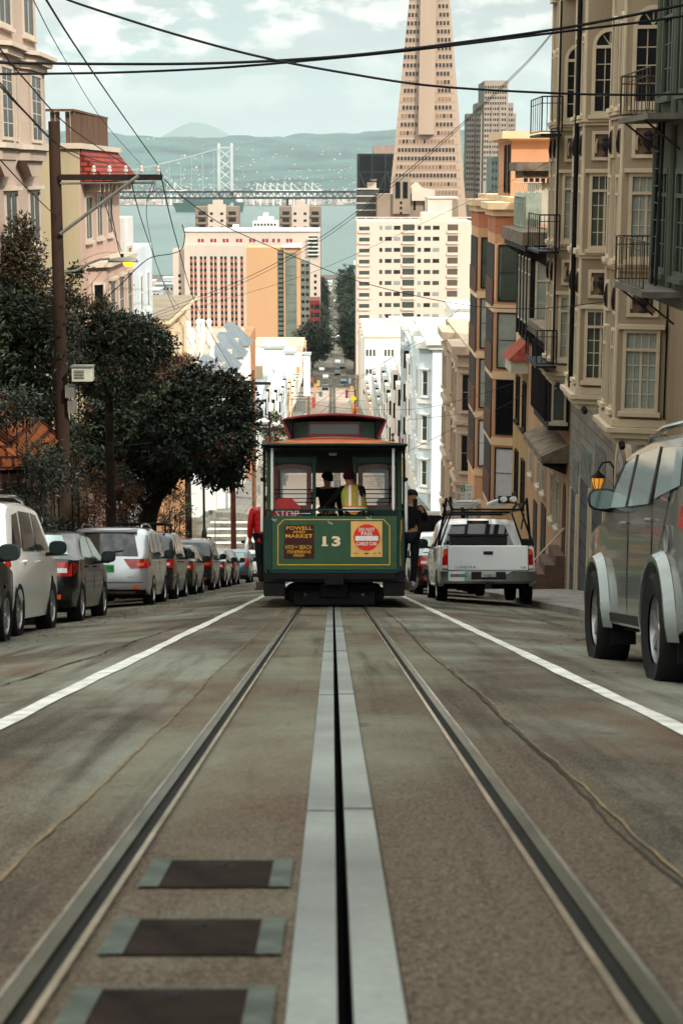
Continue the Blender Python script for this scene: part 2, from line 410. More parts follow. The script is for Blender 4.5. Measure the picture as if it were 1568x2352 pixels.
# fallen leaves and grit along the gutters
r = random.Random(77); g = G()
for _ in range(2600):
    left = r.random() < .7
    x = (-3.2 - abs(r.gauss(0, 1.0))) if left else (3.4 + r.gauss(0, .6)); y = 8 + 60 * r.random() ** 1.3
    if x < -6.1 or x > 4.2 or x > -2 and left: continue
    s = r.uniform(.012, .035); a = r.uniform(0, 6.28); z = gz(y) + crown(x) + .006
    g.poly([(x + s * math.cos(a), y + s * math.sin(a), gz(y + s * math.sin(a)) + crown(x) + .008), (x - s * .5 * math.sin(a), y + s * .5 * math.cos(a), gz(y + s * .5 * math.cos(a)) + crown(x) + .014), (x - s * math.cos(a), y - s * math.sin(a), gz(y - s * math.sin(a)) + crown(x) + .008), (x + s * .5 * math.sin(a), y - s * .5 * math.cos(a), gz(y - s * .5 * math.cos(a)) + crown(x) + .010)])
tag(g.done('leaf_litter', mat('dead_leaves', '4a3222', .9, var=0, island=.6, c2='33241a', scale=3)), 'scattered dead leaves and grit along the gutters', 'leaves', kind='stuff')
# ================================================================ vehicles
TYRE = mat('tyre_rubber', '141414', 0.85, var=0.2, scale=8)
RIM = mat('rim_alloy', '9a9a98', 0.35, 0.8, var=0.1, scale=5)
CGLASS = mat('car_glass', '14191a', 0.06, var=0, spec=0.6)
PGLASS = mat('pale_car_glass', '8fa5a0', 0.08, var=0, spec=0.7)
CHROME = mat('chrome', 'b4b4b0', 0.14, 1.0, var=0.08, scale=3)
TRIM = mat('dark_plastic_trim', '1b1b1b', 0.6, var=0.2, scale=6)
TAILL = mat('tail_light_red', 'a81812', 0.22, var=0.25, scale=9, coat=0.6)
AMBER = mat('amber_lens', 'd8501c', 0.25, var=0.1, scale=9, coat=0.5)
CLEARL = mat('clear_lens', 'cfcfca', 0.15, var=0, coat=0.5)
MIRG = mat('mirror_glass', '2c3532', 0.05, 0.6, var=0); MIRS = mat('pale_mirror_glass', '64736e', 0.1, 0.9, var=0)
PLW = mat('plate_white', 'd6d6cf', 0.5, var=0.05, scale=9)
PLG = mat('plate_green', '0f8a3c', 0.5, var=0.1, scale=9)
INK = mat('plate_ink', '22252c', 0.6, var=0)
UNDER = mat('underbody', '0c0c0c', 0.95, var=0)
def paint(name, c, rough=0.28, metal=0.0, coat=1.0): return mat('paint_' + name, c, rough, metal, var=0.06, scale=1.2, coat=coat, spec=0.5)
KIN = {
 'suv': dict(L=4.6, W=1.85, H=1.70, belt=1.06, wb=2.66, rw=.355, tum=.15, mir=(.80, 1.12),
   P=[(-2.15, .27), (-2.28, .40), (-2.3, .60), (-2.26, .85), (-2.2, 1.05), (-1.9, 1.54), (-1.7, 1.65), (-.4, 1.70), (.4, 1.67), (.6, 1.63), (1.3, 1.07), (2.0, .95), (2.2, .80), (2.3, .6), (2.27, .40), (2.15, .25)],
   win=[[(-.02, 1.10), (.95, 1.12), (.42, 1.56), (-.02, 1.58)], [(-1.05, 1.10), (-.1, 1.10), (-.1, 1.58), (-.95, 1.58)], [(-1.75, 1.18), (-1.15, 1.12), (-1.05, 1.56), (-1.45, 1.52)]], rwin=(1.08, 1.55, .70, .62), wsc=(.68, 1.24)),
 'sedan': dict(L=4.6, W=1.80, H=1.43, belt=.98, wb=2.73, rw=.33, tum=.20, mir=(.72, 1.02),
   P=[(-2.1, .26), (-2.27, .38), (-2.3, .60), (-2.25, .86), (-2.18, 1.0), (-1.62, 1.05), (-.98, 1.36), (-.5, 1.42), (.0, 1.43), (.4, 1.40), (1.22, .98), (1.95, .86), (2.2, .72), (2.3, .55), (2.27, .36), (2.1, .24)],
   win=[[(-.05, 1.01), (.95, 1.02), (.36, 1.33), (-.05, 1.36)], [(-1.35, 1.04), (-.13, 1.01), (-.13, 1.36), (-.6, 1.36), (-.9, 1.3)]], rwin=(1.07, 1.35, .72, .60), wsc=(.5, 1.15)),
 'hatch': dict(L=4.1, W=1.72, H=1.50, belt=.98, wb=2.5, rw=.31, tum=.16, mir=(.75, 1.04),
   P=[(-1.95, .26), (-2.03, .38), (-2.05, .58), (-2.02, .8), (-1.95, .98), (-1.62, 1.36), (-1.4, 1.46), (-.4, 1.50), (.3, 1.47), (.5, 1.42), (1.2, .98), (1.75, .86), (1.97, .7), (2.05, .55), (2.02, .36), (1.9, .24)],
   win=[[(-.02, 1.01), (.9, 1.02), (.38, 1.38), (-.02, 1.41)], [(-1.0, 1.02), (-.1, 1.01), (-.1, 1.41), (-.9, 1.40)], [(-1.5, 1.1), (-1.1, 1.04), (-1.0, 1.38), (-1.28, 1.34)]], rwin=(1.0, 1.38, .70, .60), wsc=(.58, 1.14)),
 'pickup': dict(L=5.5, W=2.02, H=1.86, belt=1.2, wb=3.26, rw=.385, tum=.17, mir=(1.15, 1.3),
   P=[(-2.66, .50), (-2.74, .58), (-2.75, .9), (-2.75, 1.235), (-.45, 1.24), (-.36, 1.27), (-.24, 1.72), (-.1, 1.82), (.3, 1.86), (.7, 1.83), (.85, 1.78), (1.45, 1.22), (2.4, 1.10), (2.68, .95), (2.75, .65), (2.7, .42), (2.55, .35)],
   win=[[(.3, 1.24), (1.15, 1.25), (.7, 1.68), (.3, 1.72)], [(-.25, 1.28), (.22, 1.25), (.22, 1.72), (-.12, 1.68)]], rwin=(1.28, 1.72, .80, .68), wsc=(.92, 1.38)),
 'bigsuv': dict(L=4.8, W=1.80, H=1.83, belt=1.29, wb=2.79, rw=.41, tum=.135, mir=(.86, 1.385),
   P=[(-2.2, .40), (-2.36, .50), (-2.4, .75), (-2.37, 1.0), (-2.32, 1.29), (-2.16, 1.66), (-1.98, 1.78), (-.5, 1.83), (.35, 1.80), (.6, 1.75), (1.2, 1.29), (2.08, 1.19), (2.3, .95), (2.4, .75), (2.36, .52), (2.2, .38)],
   win=[[(.06, 1.32), (.98, 1.34), (.50, 1.68), (.06, 1.72)], [(-.95, 1.31), (-.06, 1.32), (-.06, 1.72), (-.95, 1.73)], [(-2.0, 1.40), (-1.15, 1.34), (-1.05, 1.71), (-1.85, 1.67)]], rwin=(1.33, 1.68, .72, .64), wsc=(.66, 1.18)),
}
WHEELS = {}
def wheel_meshes(rw):
    if rw in WHEELS: return WHEELS[rw]
    g = G(); w = .145 if rw > .4 else .115
    g.lathe([(rw * .6, -w * .8), (rw * .9, -w), (rw * .97, -w * .85), (rw, -w * .55), (rw, w * .55), (rw * .97, w * .85), (rw * .9, w), (rw * .6, w * .8)], (0, 0, 0), 30, 'x')
    ty = g.mesh('tyre', TYRE, True, ang=50)
    g = G(); R_ = rw * .62
    g.lathe([(R_, .05), (R_, .10), (R_ * .93, .102), (R_ * .9, .06)], (0, 0, 0), 30, 'x')
    g.lathe([(.001, .095), (R_ * .2, .092), (R_ * .24, .06)], (0, 0, 0), 14, 'x')
    for k in range(6):
        a = k * math.pi / 3; Mx = Matrix.Rotation(a, 4, 'X')
        g.box(.06, .088, -.03, .03, R_ * .15, R_ * .95, Mx)
    g.cur = 1; g.lathe([(.001, .03), (R_, .03)], (0, 0, 0), 24, 'x'); g.cur = 0
    rim = g.mesh('rim', [RIM, UNDER], True)
    WHEELS[rw] = (ty, rim); return WHEELS[rw]
def car(name, kind, label, cat, X, Y, col, group='cars parked along the street', glass=None, tail='side', yaw=0.0, z=None, plate=None, extras=()):
    K = KIN[kind]; L, W, H, belt, wb, rw = (K[k] for k in ('L', 'W', 'H', 'belt', 'wb', 'rw')); r = L / 2; P = K['P']
    glass = glass or CGLASS
    slope = (gz(Y + 1) - gz(Y - 1)) / 2
    root = thing(name, (X, Y, (gz(Y) + crown(X, Y) if z is None else z)), label, cat, group, rot=(math.atan(slope), 0, yaw), world=False)
    if kind not in ('pickup', 'bigsuv'): root.scale = (1, 1, 1.06)
    nrear = [i for i, p in enumerate(P) if p[1] == max(q[1] for q in P)][0]
    def rear(zz):
        pts = P[:nrear + 1]
        if zz <= pts[0][1]: return pts[0][0]
        for (ya, za), (yb, zb) in zip(pts, pts[1:]):
            if za <= zz <= zb and zb > za: return ya + (yb - ya) * (zz - za) / (zb - za)
        return pts[-1][0]
    if kind == 'pickup':
        _r = rear
        def rear(zz): return (-.36 + (zz - 1.27) * .27) if zz > 1.25 else _r(min(zz, 1.2))
    def inset(t):
        t = abs(t)
        return 0 if t < .8 else ((t - .8) / .14 * .012 if t < .94 else .012 + (min(t, 1) - .94) / .06 * .038)
    def D(x, y, zz):
        t = 2 * x / W; s = 1.0
        if zz > belt: s -= K['tum'] * (zz - belt) / (H - belt)
        elif zz > .5: s -= 0.022 * ((zz - .5) / (belt - .5)) ** 2
        if zz < .5: s -= .04 * (.5 - zz) / .25
        e = max(0, abs(y) - (r - .75)) / .75; s -= (.05 if kind == 'bigsuv' else .10 if y > 0 else (.03 if kind == 'pickup' else .065)) * e * e
        y2 = y - math.copysign((.04 if kind == 'pickup' and y < 0 else .10) * e * min(1.05, abs(t)) ** 3, y)
        z2 = zz + (.03 * (1 - t * t) * min(1, max(0, (zz - belt) / (H - belt))))
        return Vector((x * s, y2, z2))
    # body
    zb = .25 if kind not in ('pickup', 'bigsuv') else .38
    def arch(yc):
        ra = rw + .07; a0 = math.asin(max(-.95, min(.95, (zb - rw) / ra))); out = []
        for i in range(11):
            a = a0 + (math.pi - 2 * a0) * i / 10
            out.append((yc + ra * math.cos(a), rw + ra * math.sin(a)))
        return out
    bottom = arch(wb / 2) + arch(-wb / 2)
    prof = list(P) + bottom; n = len(prof); nP = len(P)
    cy, cz = 0, .75
    nrm = []
    for i in range(n):
        a, b = Vector(prof[i - 1]), Vector(prof[(i + 1) % n]); d = b - a; nv = Vector((-d.y, d.x)).normalized()
        if nv.dot(Vector(prof[i]) - Vector((cy, cz))) < 0 : nv = -nv
        nrm.append(nv)
    secs = [(-1, .05), (-.94, .012), (-.8, 0), (-.4, 0), (0, 0), (.4, 0), (.8, 0), (.94, .012), (1, .05)]
    bm = bmesh.new(); rings = []
    for t, e in secs:
        ring = []
        for i, (y, zz) in enumerate(prof):
            k = e if i < nP else 0
            ring.append(bm.verts.new((t * W / 2, y - nrm[i].x * k, zz - nrm[i].y * k)))
        rings.append(ring)
    for a, b in zip(rings, rings[1:]):
        for i in range(n):
            j = (i + 1) % n; bm.faces.new((a[i], a[j], b[j], b[i]))
    caps = [bm.faces.new(rings[0]), bm.faces.new(rings[-1][::-1])]
    bmesh.ops.triangulate(bm, faces=caps)
    for zc in (.5, .8, belt, belt + (H - belt) * .5):
        bmesh.ops.bisect_plane(bm, geom=bm.verts[:] + bm.edges[:] + bm.faces[:], plane_co=(0, 0, zc), plane_no=(0, 0, 1))
    for yc in (-r + .2, -r + .45, -r + .75, r - .75, r - .45, r - .2):
        bmesh.ops.bisect_plane(bm, geom=bm.verts[:] + bm.edges[:] + bm.faces[:], plane_co=(0, yc, 0), plane_no=(0, 1, 0))
    bmesh.ops.remove_doubles(bm, verts=bm.verts[:], dist=.0005)
    for v in bm.verts: v.co = D(*v.co)
    bmesh.ops.recalc_face_normals(bm, faces=bm.faces[:])
    me = bpy.data.meshes.new('body'); bm.to_mesh(me); bm.free(); me.materials.append(col); me.shade_smooth(); me.set_sharp_from_angle(angle=math.radians(38))
    link('body', me, root)
    def side_poly(s, pts, off=.006, nm='side_window', m=None, par=None, g=None):
        own = g is None; g = g or G()
        # subdivide edges so it follows the body
        q = []
        for i in range(len(pts)):
            a, b = pts[i], pts[(i + 1) % len(pts)]
            for k in range(3): q.append((a[0] + (b[0] - a[0]) * k / 3, a[1] + (b[1] - a[1]) * k / 3))
        g.poly([D(s * (W / 2 + off), y, zz) for y, zz in q])
        return g.done(nm, m, par or root) if own else g
    def rear_panel(z0, z1, x0b, x1b, x0t=None, x1t=None, off=.012, nm='panel', m=None, par=None, nx=6, nz=3, g=None, thick=0):
        own = g is None; g = g or G(); x0t = x0b if x0t is None else x0t; x1t = x1b if x1t is None else x1t
        b = len(g.v)
        for j in range(nz + 1):
            v = j / nz; zz = z0 + (z1 - z0) * v; xa, xb = x0b + (x0t - x0b) * v, x1b + (x1t - x1b) * v
            for i in range(nx + 1):
                x = xa + (xb - xa) * i / nx
                p = D(x, rear(zz) - off + inset(2 * x / W), zz); g.v.append(tuple(p))
        for j in range(nz):
            for i in range(nx):
                a = b + j * (nx + 1) + i; g.f.append((a, a + 1, a + nx + 2, a + nx + 1)); g.mi.append(g.cur)
        return g.done(nm, m, par or root, smooth=True) if own else g
    for s in (-1, 1):
        for w in K['win']: side_poly(s, w, .006, 'side_window', glass)
    z0, z1, hb, ht = K['rwin']
    rw_ = rear_panel(z0, z1, -hb, hb, -ht, ht, .012, 'rear_window', glass)
    # windscreen
    ya, za = [p for p in P if p[0] > .9][0]; yb, zb2 = [p for p in P if p[0] <= ya][-1] if False else P[[i for i, p in enumerate(P) if p == (ya, za)][0] - 1]
    g = G(); hb2 = W / 2 * .88
    for j in range(3):
        v = .08 + .88 * j / 2; y = ya + (yb - ya) * v + .012; zz = za + (zb2 - za) * v + .012
        for i in range(7):
            x = -hb2 + 2 * hb2 * i / 6; g.v.append(tuple(D(x, y, zz)))
    for j in range(2):
        for i in range(6): a = j * 7 + i; g.f.append((a, a + 1, a + 8, a + 7)); g.mi.append(0)
    g.done('windscreen', CGLASS, root, smooth=True)
    # wheels
    ty, rm = wheel_meshes(rw)
    for s in (-1, 1):
        for yy in (wb / 2, -wb / 2):
            o = link('wheel', ty, root); o.location = (s * (W / 2 - (.07 if kind == 'bigsuv' else .105)), yy, rw)
            if s < 0: o.rotation_euler = (0, 0, math.pi)
            link('rim', rm, o)
    G().box(-W / 2 + .12, W / 2 - .12, -r + .35, r - .35, .2 if zb < .3 else .33, .62).done('underbody', UNDER, root)
    # lights, bumper, plate
    if kind == 'pickup':
        for s in (-1, 1):
            g = G(); rear_panel(.74, 1.17, s * .86, s * .985, off=.018, g=g, nx=2)
            tl = g.done('tail_light', TAILL, root, smooth=True)
            rear_panel(1.05, 1.15, s * .875, s * .975, off=.024, nm='indicator', m=AMBER, par=tl, nx=2)
            rear_panel(.76, .83, s * .875, s * .975, off=.024, nm='reversing_light', m=CLEARL, par=tl, nx=2)
    else:
        zt = belt - .02; hgt = .22 if kind != 'hatch' else .38
        for s in (-1, 1):
            g = G()
            if kind == 'hatch': rear_panel(.72, 1.12, s * (W / 2 * .80), s * (W / 2 * .99), s * (W / 2 * .76), s * (W / 2 * .97), .02, g=g, nx=3)
            elif kind == 'sedan': rear_panel(.74, .95, s * (W / 2 * .52), s * (W / 2 * .995), off=.016, g=g, nx=4)
            else: rear_panel(zt - .22, zt - .02, s * (W / 2 * (.58 if tail == 'wide' else .72)), s * (W / 2 * .995), s * (W / 2 * (.40 if tail == 'wide' else .70)), s * (W / 2 * .995), .016, g=g, nx=4)
            side_poly(s, [(-r + .09, zt - .2), (-r + .40, zt - .14), (-r + .34, zt - .02), (-r + .12, zt)], .010, g=g)
            tl = g.done('tail_light', TAILL, root, smooth=True)
            if kind in ('suv', 'sedan'):
                g = G(); rear_panel(zt - .17, zt - .10, s * (W / 2 * .74), s * (W / 2 * .92), off=.024, g=g, nx=2); g.done('indicator', AMBER if tail == 'wide' else CLEARL, tl)
            rear_panel(.40, .47, s * (W / 2 * .66), s * (W / 2 * .82), off=.022, nm='reflector', m=AMBER if kind != 'hatch' else TAILL, nx=2)
    if kind != 'pickup':
        rear_panel(.27, .38, -W / 2 * .97, W / 2 * .97, off=.016, nm='bumper', m=TRIM, nx=10)
        rear_panel(.52, .535, -W / 2 * .9, W / 2 * .9, off=.008, nm='bumper_seam', m=TRIM, nx=10, nz=1)
    pz = {'suv': .82, 'sedan': .74, 'hatch': .78, 'pickup': .62, 'bigsuv': .9}[kind]
    pl = rear_panel(pz - .075, pz + .075, -.155, .155, off=.03 if kind != 'pickup' else .19, nm='licence_plate', m=PLG if plate and plate[1] == 'g' else PLW, nx=2, nz=1)
    if plate:
        y = rear(pz) - (.036 if kind != 'pickup' else .199)
        text(plate[0], .26, .075, INK if plate[1] != 'g' else mat('plate_dark_green', '0b5a28', .6, var=0), pl, (0, y, pz - .005), (1, 0, 0), (0, 0, 1), 0.0)
    # mirrors, handles
    my, mz = K['mir']
    for s in (-1, 1):
        g = G(); c = D(s * W / 2, my, mz); sc_ = 1.35 if kind == 'pickup' else 1.1
        cx = c.x + s * (.07 if kind == 'bigsuv' else .15) * sc_
        g.v = []; ring = []
        for k, (yy, q) in enumerate(((-.055, .86), (-.045, 1.0), (.0, .97), (.05, .72), (.075, .3))):
            for j in range(14):
                a = 2 * math.pi * j / 14; ca, sa = math.cos(a), math.sin(a)
                g.v.append((cx + .115 * sc_ * q * math.copysign(abs(ca) ** .7, ca), my + yy, c.z + .02 + .085 * sc_ * q * math.copysign(abs(sa) ** .7, sa)))
        for k in range(4):
            for j in range(14): a = k * 14 + j; b2 = k * 14 + (j + 1) % 14; g.f.append((a, b2, b2 + 14, a + 14)); g.mi.append(0)
        g.f.append(tuple(range(14))); g.mi.append(0); g.f.append(tuple(range(56, 70))); g.mi.append(0)
        g.tube([(c.x - s * .04, my, c.z - .07), (cx, my, c.z - .05)], .03, 6)
        mo = g.done('side_mirror', TRIM, root, smooth=True)
        g = G(); g.poly([(cx + .098 * sc_ * math.copysign(abs(math.cos(a)) ** .7, math.cos(a)), my - .057, c.z + .02 + .07 * sc_ * math.copysign(abs(math.sin(a)) ** .7, math.sin(a))) for a in [2 * math.pi * j / 14 for j in range(14)]])
        g.done('mirror_glass', MIRS if kind == 'bigsuv' else MIRG, mo)
        for yy in ((.1, -.95) if kind not in ('pickup',) else (.35,)):
            p = D(s * W / 2, yy, belt - .10)
            G().tube([(p.x + s * .012, p.y - .1, p.z), (p.x + s * .035, p.y - .05, p.z + .004), (p.x + s * .035, p.y + .05, p.z + .004), (p.x + s * .012, p.y + .1, p.z)], .014, 6).done('door_handle', CHROME if 'chrome' in extras else col, root, smooth=True)
        if 'seams' in extras:
            for yy in ((-.0, -1.02) if kind != 'pickup' else (.25,)):
                side_poly(s, [(yy, .48), (yy + .012, .48), (yy + .012, belt), (yy, belt)], .004, 'door_seam', UNDER)
    if 'rails' in extras:
        for s in (-1, 1):
            a, b, c2 = D(s * W / 2 * .84, -1.55, H - .02), D(s * W / 2 * .86, -.4, H), D(s * W / 2 * .84, .35, H - .02)
            G().tube([a, a + Vector((0, .12, .06)), b + Vector((0, 0, .07)), c2 + Vector((0, -.12, .06)), c2], .022, 6).done('roof_rail', TRIM if 'darkrails' in extras else CHROME, root, smooth=True)
    if 'wiper' in extras:
        zz = z0 + .05; G().tube([D(-.1, rear(zz) - .03, zz), D(.35, rear(zz + .06) - .03, zz + .06)], .012, 5).done('rear_wiper', TRIM, root)
    if 'spoiler' in extras:
        zz = z1 + .06; y = rear(zz); G().prism([(y - .16, zz - .02), (y + .1, zz + .05), (y + .1, zz), (y - .14, zz - .05)], -ht * .98, ht * .98, 'x').done('spoiler', col, root)
    if 'strip' in extras: rear_panel(.30, .345, -W / 2 * .7, W / 2 * .7, off=.028, nm='chrome_strip', m=CHROME, nx=8, nz=1)
    return root, D, rear, rear_panel, side_poly
LX, RX = -4.93, 3.12
WHITE = paint('white', 'dededc'); SILVER = paint('silver', 'a9abad', .3, .55); BLK = paint('black', '08090a', .22, 0, .35); GREY = paint('olive_grey', '6c716b', .24, .3, .8)
DKGR = paint('dark_green', '1b2018', .25, .1, .5); BLUE = paint('teal_blue', '2f5560', .28, .3); CHAR = paint('charcoal', '1c1d1c', .25, .2); REDC = paint('dark_maroon', '2b0e10', .22, .2)
car('parked_car', 'sedan', 'black car cut off by the left edge of the picture', 'car', LX + .2, 18.5, BLK)
car('parked_suv', 'suv', 'white SUV nearest on the left, partly cut by the picture edge', 'SUV', LX, 22.9, WHITE, tail='side', extras=('rails',))
b = car('parked_sedan', 'sedan', 'black sedan with pale rear window between white SUV and silver SUV', 'car', LX, 28.6, BLK, glass=PGLASS, extras=('seams',))
text('S 250', .42, .05, CHROME, b[0], (-.62 + .9, b[2](.7) - .02, .68), (1, 0, 0), (0, 0, 1), 0, 'badge')
b = car('parked_suv', 'suv', 'silver SUV with green dealer plate and red wedge tail lights', 'SUV', LX, 39.3, SILVER, tail='wide', plate=('94109', 'g'), extras=('rails', 'wiper', 'spoiler', 'seams', 'strip'))
pz = .82; y = b[2](pz)
text('SAN FRANCISCO', .30, .03, PLW, b[0], (0, b[2](.725) - .034, .722), (1, 0, 0), (0, 0, 1), 0, 'plate_lettering')
G().lathe([(.001, 0), (.05, .004), (.058, .012), (.05, .016)], (0, b[2](.98) - .03, .985), 18, 'y').done('badge', CHROME, b[0], smooth=True)
text('XLE', .13, .03, CHROME, b[0], (.5, b[2](.66) - .02, .64), (1, 0, 0), (0, 0, 1), 0, 'badge')
car('parked_suv', 'suv', 'dark grey-green SUV with ladder roof rack beyond the silver SUV', 'SUV', LX, 45.2, DKGR, extras=('rails', 'darkrails'))
rk = bpy.data.objects[[o.name for o in bpy.data.objects if o.name.startswith('parked_suv')][-1]]
g = G()
for x in (-.6, .6): g.tube([(x, -1.6, 1.9), (x, .4, 1.9)], .03)
for k in range(6): g.tube([(-.6, -1.5 + .36 * k, 1.9), (.6, -1.5 + .36 * k, 1.9)], .022)
for x in (-.6, .6):
    for y in (-1.4, .2): g.tube([(x, y, 1.68), (x, y, 1.9)], .025)
g.done('roof_rack', TRIM, rk)
car('parked_sedan', 'sedan', 'dark olive sedan with a bright red tail light beyond the roof-rack SUV', 'car', LX + .05, 51, DKGR)
car('parked_suv', 'suv', 'black SUV with roof rails, fourth from the side street', 'SUV', LX, 59, BLK, tail='wide', extras=('rails', 'darkrails'))
car('parked_sedan', 'sedan', 'black sedan third from the side street on the left', 'car', LX + .05, 65.4, CHAR)
car('parked_sedan', 'sedan', 'charcoal sedan parked just behind the teal hatchback', 'car', LX + .05, 71.6, BLK)
car('parked_hatchback', 'hatch', 'teal blue hatchback with tall red tail light in the left row', 'car', LX + .35, 78.5, BLUE, glass=PGLASS)
car('parked_hatchback', 'hatch', 'white compact car at the end of the left row', 'car', LX + .55, 88, WHITE)
car('waiting_car', 'suv', 'silver car standing at the side street crossing', 'car', LX + .5, 104.5, SILVER)
# right side
b = car('pickup_truck', 'pickup', 'white pickup truck with black ladder rack and chrome bumper', 'pickup truck', RX + .12, 37.9, WHITE, plate=('7H48813', 'w'))
pk, D, rear, rp, sp = b
g = G(); n0 = 12
pts = []
for i in range(n0 + 1):
    x = -1.0 + 2.0 * i / n0
    dip = .12 * max(0, 1 - (abs(x) / .42) ** 4) if abs(x) < .42 else 0
    pts.append((x, -2.90 + .06 * abs(x) ** 3, .70 - dip))
for (xa, ya, za), (xb, yb, zb_) in zip(pts, pts[1:]):
    g.poly([(xa, ya, .50), (xb, yb, .50), (xb, yb, zb_), (xa, ya, za)]); g.poly([(xa, ya, za), (xb, yb, zb_), (xb, -2.7, zb_), (xa, -2.7, za)])
    g.poly([(xa, ya, .50), (xb, yb, .50), (xb, yb + .03, .45), (xa, ya + .03, .45)])
for s in (-1, 1): g.poly([(s * 1.0, -2.84, .5), (s * 1.0, -2.6, .5), (s * 1.0, -2.6, .70), (s * 1.0, -2.84, .70)])
bp_ = g.done('bumper', CHROME, pk, smooth=True)
G().box(-.36, .36, -2.905, -2.87, .53, .69).done('plate_recess', TRIM, bp_)
G().box(-.06, .06, -2.9, -2.75, .34, .45).done('tow_hitch', TRIM, pk)
tg = G().box(-.835, .835, -2.772, -2.74, .72, 1.238).done('tailgate', WHITE, pk, bevel=.02, seg=2)
[G().box(a, a + .01, -2.765, -2.70, .72, 1.24).done('tailgate_gap', UNDER, pk) for a in (-.845, .835)]
G().box(-.1, .1, -2.79, -2.765, 1.05, 1.12).done('handle', TRIM, tg, bevel=.02, seg=2)
text('TUNDRA', .46, .05, CHROME, tg, (-.48, -2.778, .79), (1, 0, 0), (0, 0, 1), 0, 'badge', .01)
text('V8', .12, .045, CHROME, tg, (.73, -2.778, .78), (1, 0, 0), (0, 0, 1), 0, 'badge', .01)
st = G(); st.box(-.8, -.46, -2.925, -2.92, .58, .65)
so = st.done('bumper_sticker', mat('sticker_teal', '2f8a84', .6, var=.1), bp_)
G().box(-.71, -.62, -2.928, -2.924, .585, .645).done('sticker_stripe', mat('sticker_red', 'b8402c', .6, var=.2), so)
G().box(-.24, .24, -.27, -.2, 1.765, 1.82).done('brake_light_housing', TRIM, pk)
G().box(-.12, .12, -.28, -.268, 1.775, 1.81).done('brake_light', TAILL, pk)
RACK = mat('rack_black_steel', '0f0f10', .5, .3, var=.2, scale=6)
g = G()
for yy in (-2.45, -.5):
    g.tube([(-.98, yy, 1.24), (-.72, yy, 2.0), (.72, yy, 2.0), (.98, yy, 1.24)], .026)
    g.tube([(-.72, yy, 2.0), (-.80, yy, 2.2)], .026); g.tube([(.72, yy, 2.0), (.84, yy, 2.2)], .026)
for s in (-1, 1):
    g.tube([(s * .70, -2.45, 2.0), (s * .70, 1.2, 2.0)], .026); g.tube([(s * .86, -1.2, 1.62), (s * .80, -2.3, 1.9)], .02); g.tube([(s * .84, -2.45, 2.24), (s * .98, -1.9, 1.26)], .028)
g.tube([(-.7, 1.2, 2.0), (.7, 1.2, 2.0)], .034)
g.done('ladder_rack', RACK, pk, smooth=True)
AL = mat('aluminium', 'b9b9b4', .4, .6, var=.1, scale=4)
t = thing('ladder', (RX - .08, 37.2, gz(37.2) + 2.1), 'aluminium ladder lying on the pickup truck rack', 'ladder', rot=(-math.atan(SL), 0, 0), world=False)
[G().box(a, a + .07, -1.7, 2.1, -.04, .05).done('rail', AL, t) for a in (-.55, -.02)]
for k in range(9): G().tube([(-.52, -1.5 + .42 * k, .0), (.02, -1.5 + .42 * k, .0)], .018).done('rung', AL, t)
G().box(-.62, -.56, -1.75, -1.62, -.05, .09).done('foot', TRIM, t)
t = thing('pipe_bundle', (RX + .54, 37.0, gz(37.0) + 2.12), 'two white pipes strapped to the pickup truck rack', 'pipes', rot=(-math.atan(SL), 0, 0), world=False)
for x in (-.1, .1): G().tube([(x, -1.6, .02), (x, 2.1, .02)], .06, 10).done('pipe', mat('white_pvc', 'c9c9c4', .5, var=.1), t, smooth=True)
G().box(-.19, .19, -1.2, -1.15, -.06, .1).done('strap', TRIM, t)
g = G(); g.box(-.85, .85, -2.6, -2.15, 1.15, 1.5)
t = thing('crate', (RX + .07, 37.9, gz(37.9) + crown(RX)), 'dark toolbox standing in the bed of the pickup truck', 'toolbox', rot=(-math.atan(SL), 0, 0), world=False)
G().box(-.62, .62, -1.1, -.6, .9, 1.46).done('box', TRIM, t, bevel=.02); G().box(-.64, .64, -1.12, -.58, 1.46, 1.5).done('lid', TRIM, t)
car('parked_sedan', 'sedan', 'dark maroon sedan parked just ahead of the white pickup truck', 'car', RX - .1, 45.2, REDC, glass=PGLASS)
car('parked_suv', 'suv', 'white SUV parked ahead of the dark maroon sedan', 'SUV', RX + .1, 52.5, WHITE, glass=PGLASS)
b = car('parked_suv', 'bigsuv', 'olive grey SUV close by at the right edge of the picture', 'SUV', RX + .08, 13.1, GREY, extras=('chrome', 'seams', 'rails'), glass=mat('sky_reflection_car_glass', '8b9896', .05, var=0, spec=1.0))  # pale glass colour imitates a bright reflection on the windows
big, D, rear, rp, sp = b
K = KIN['bigsuv']; W = K['W']
for s in (-1, 1):
    for yc in (K['wb'] / 2, -K['wb'] / 2):
        g = G(); ra = K['rw'] + .07; N_ = 16; a0 = -.12
        prof = [(0.0, .002), (.0, .07), (.045, .072), (.085, .002)]
        for i in range(N_ + 1):
            a = a0 + (math.pi - 2 * a0) * i / N_
            for dr, dx in prof:
                p = D(s * W / 2, yc + (ra + dr) * math.cos(a), K['rw'] + (ra + dr) * math.sin(a)); g.v.append((p.x + s * dx, p.y, p.z))
        for i in range(N_):
            for j in range(3): a = i * 4 + j; g.f.append((a, a + 1, a + 5, a + 4)); g.mi.append(0)
        g.done('fender_flare', GREY, big, smooth=True, ang=18)
        p = D(s * W / 2, yc - K['rw'] - .07, .33)
        G().box(p.x - .2 if s > 0 else p.x, p.x if s > 0 else p.x + .2, p.y - .03, p.y + .0, .2, .42).done('mud_flap', UNDER, big)
    sp(s, [(-.9, .40), (.85, .40), (.85, .47), (-.9, .47)], .012, 'side_sill', TRIM)
g = G(); c = D(-W / 2, -1.62, 1.05)
g.lathe([(.085, 0), (.095, -.008), (.095, -.012)], (c.x - .002, c.y, c.z), 20, 'x').done('fuel_flap', GREY, big, smooth=True)
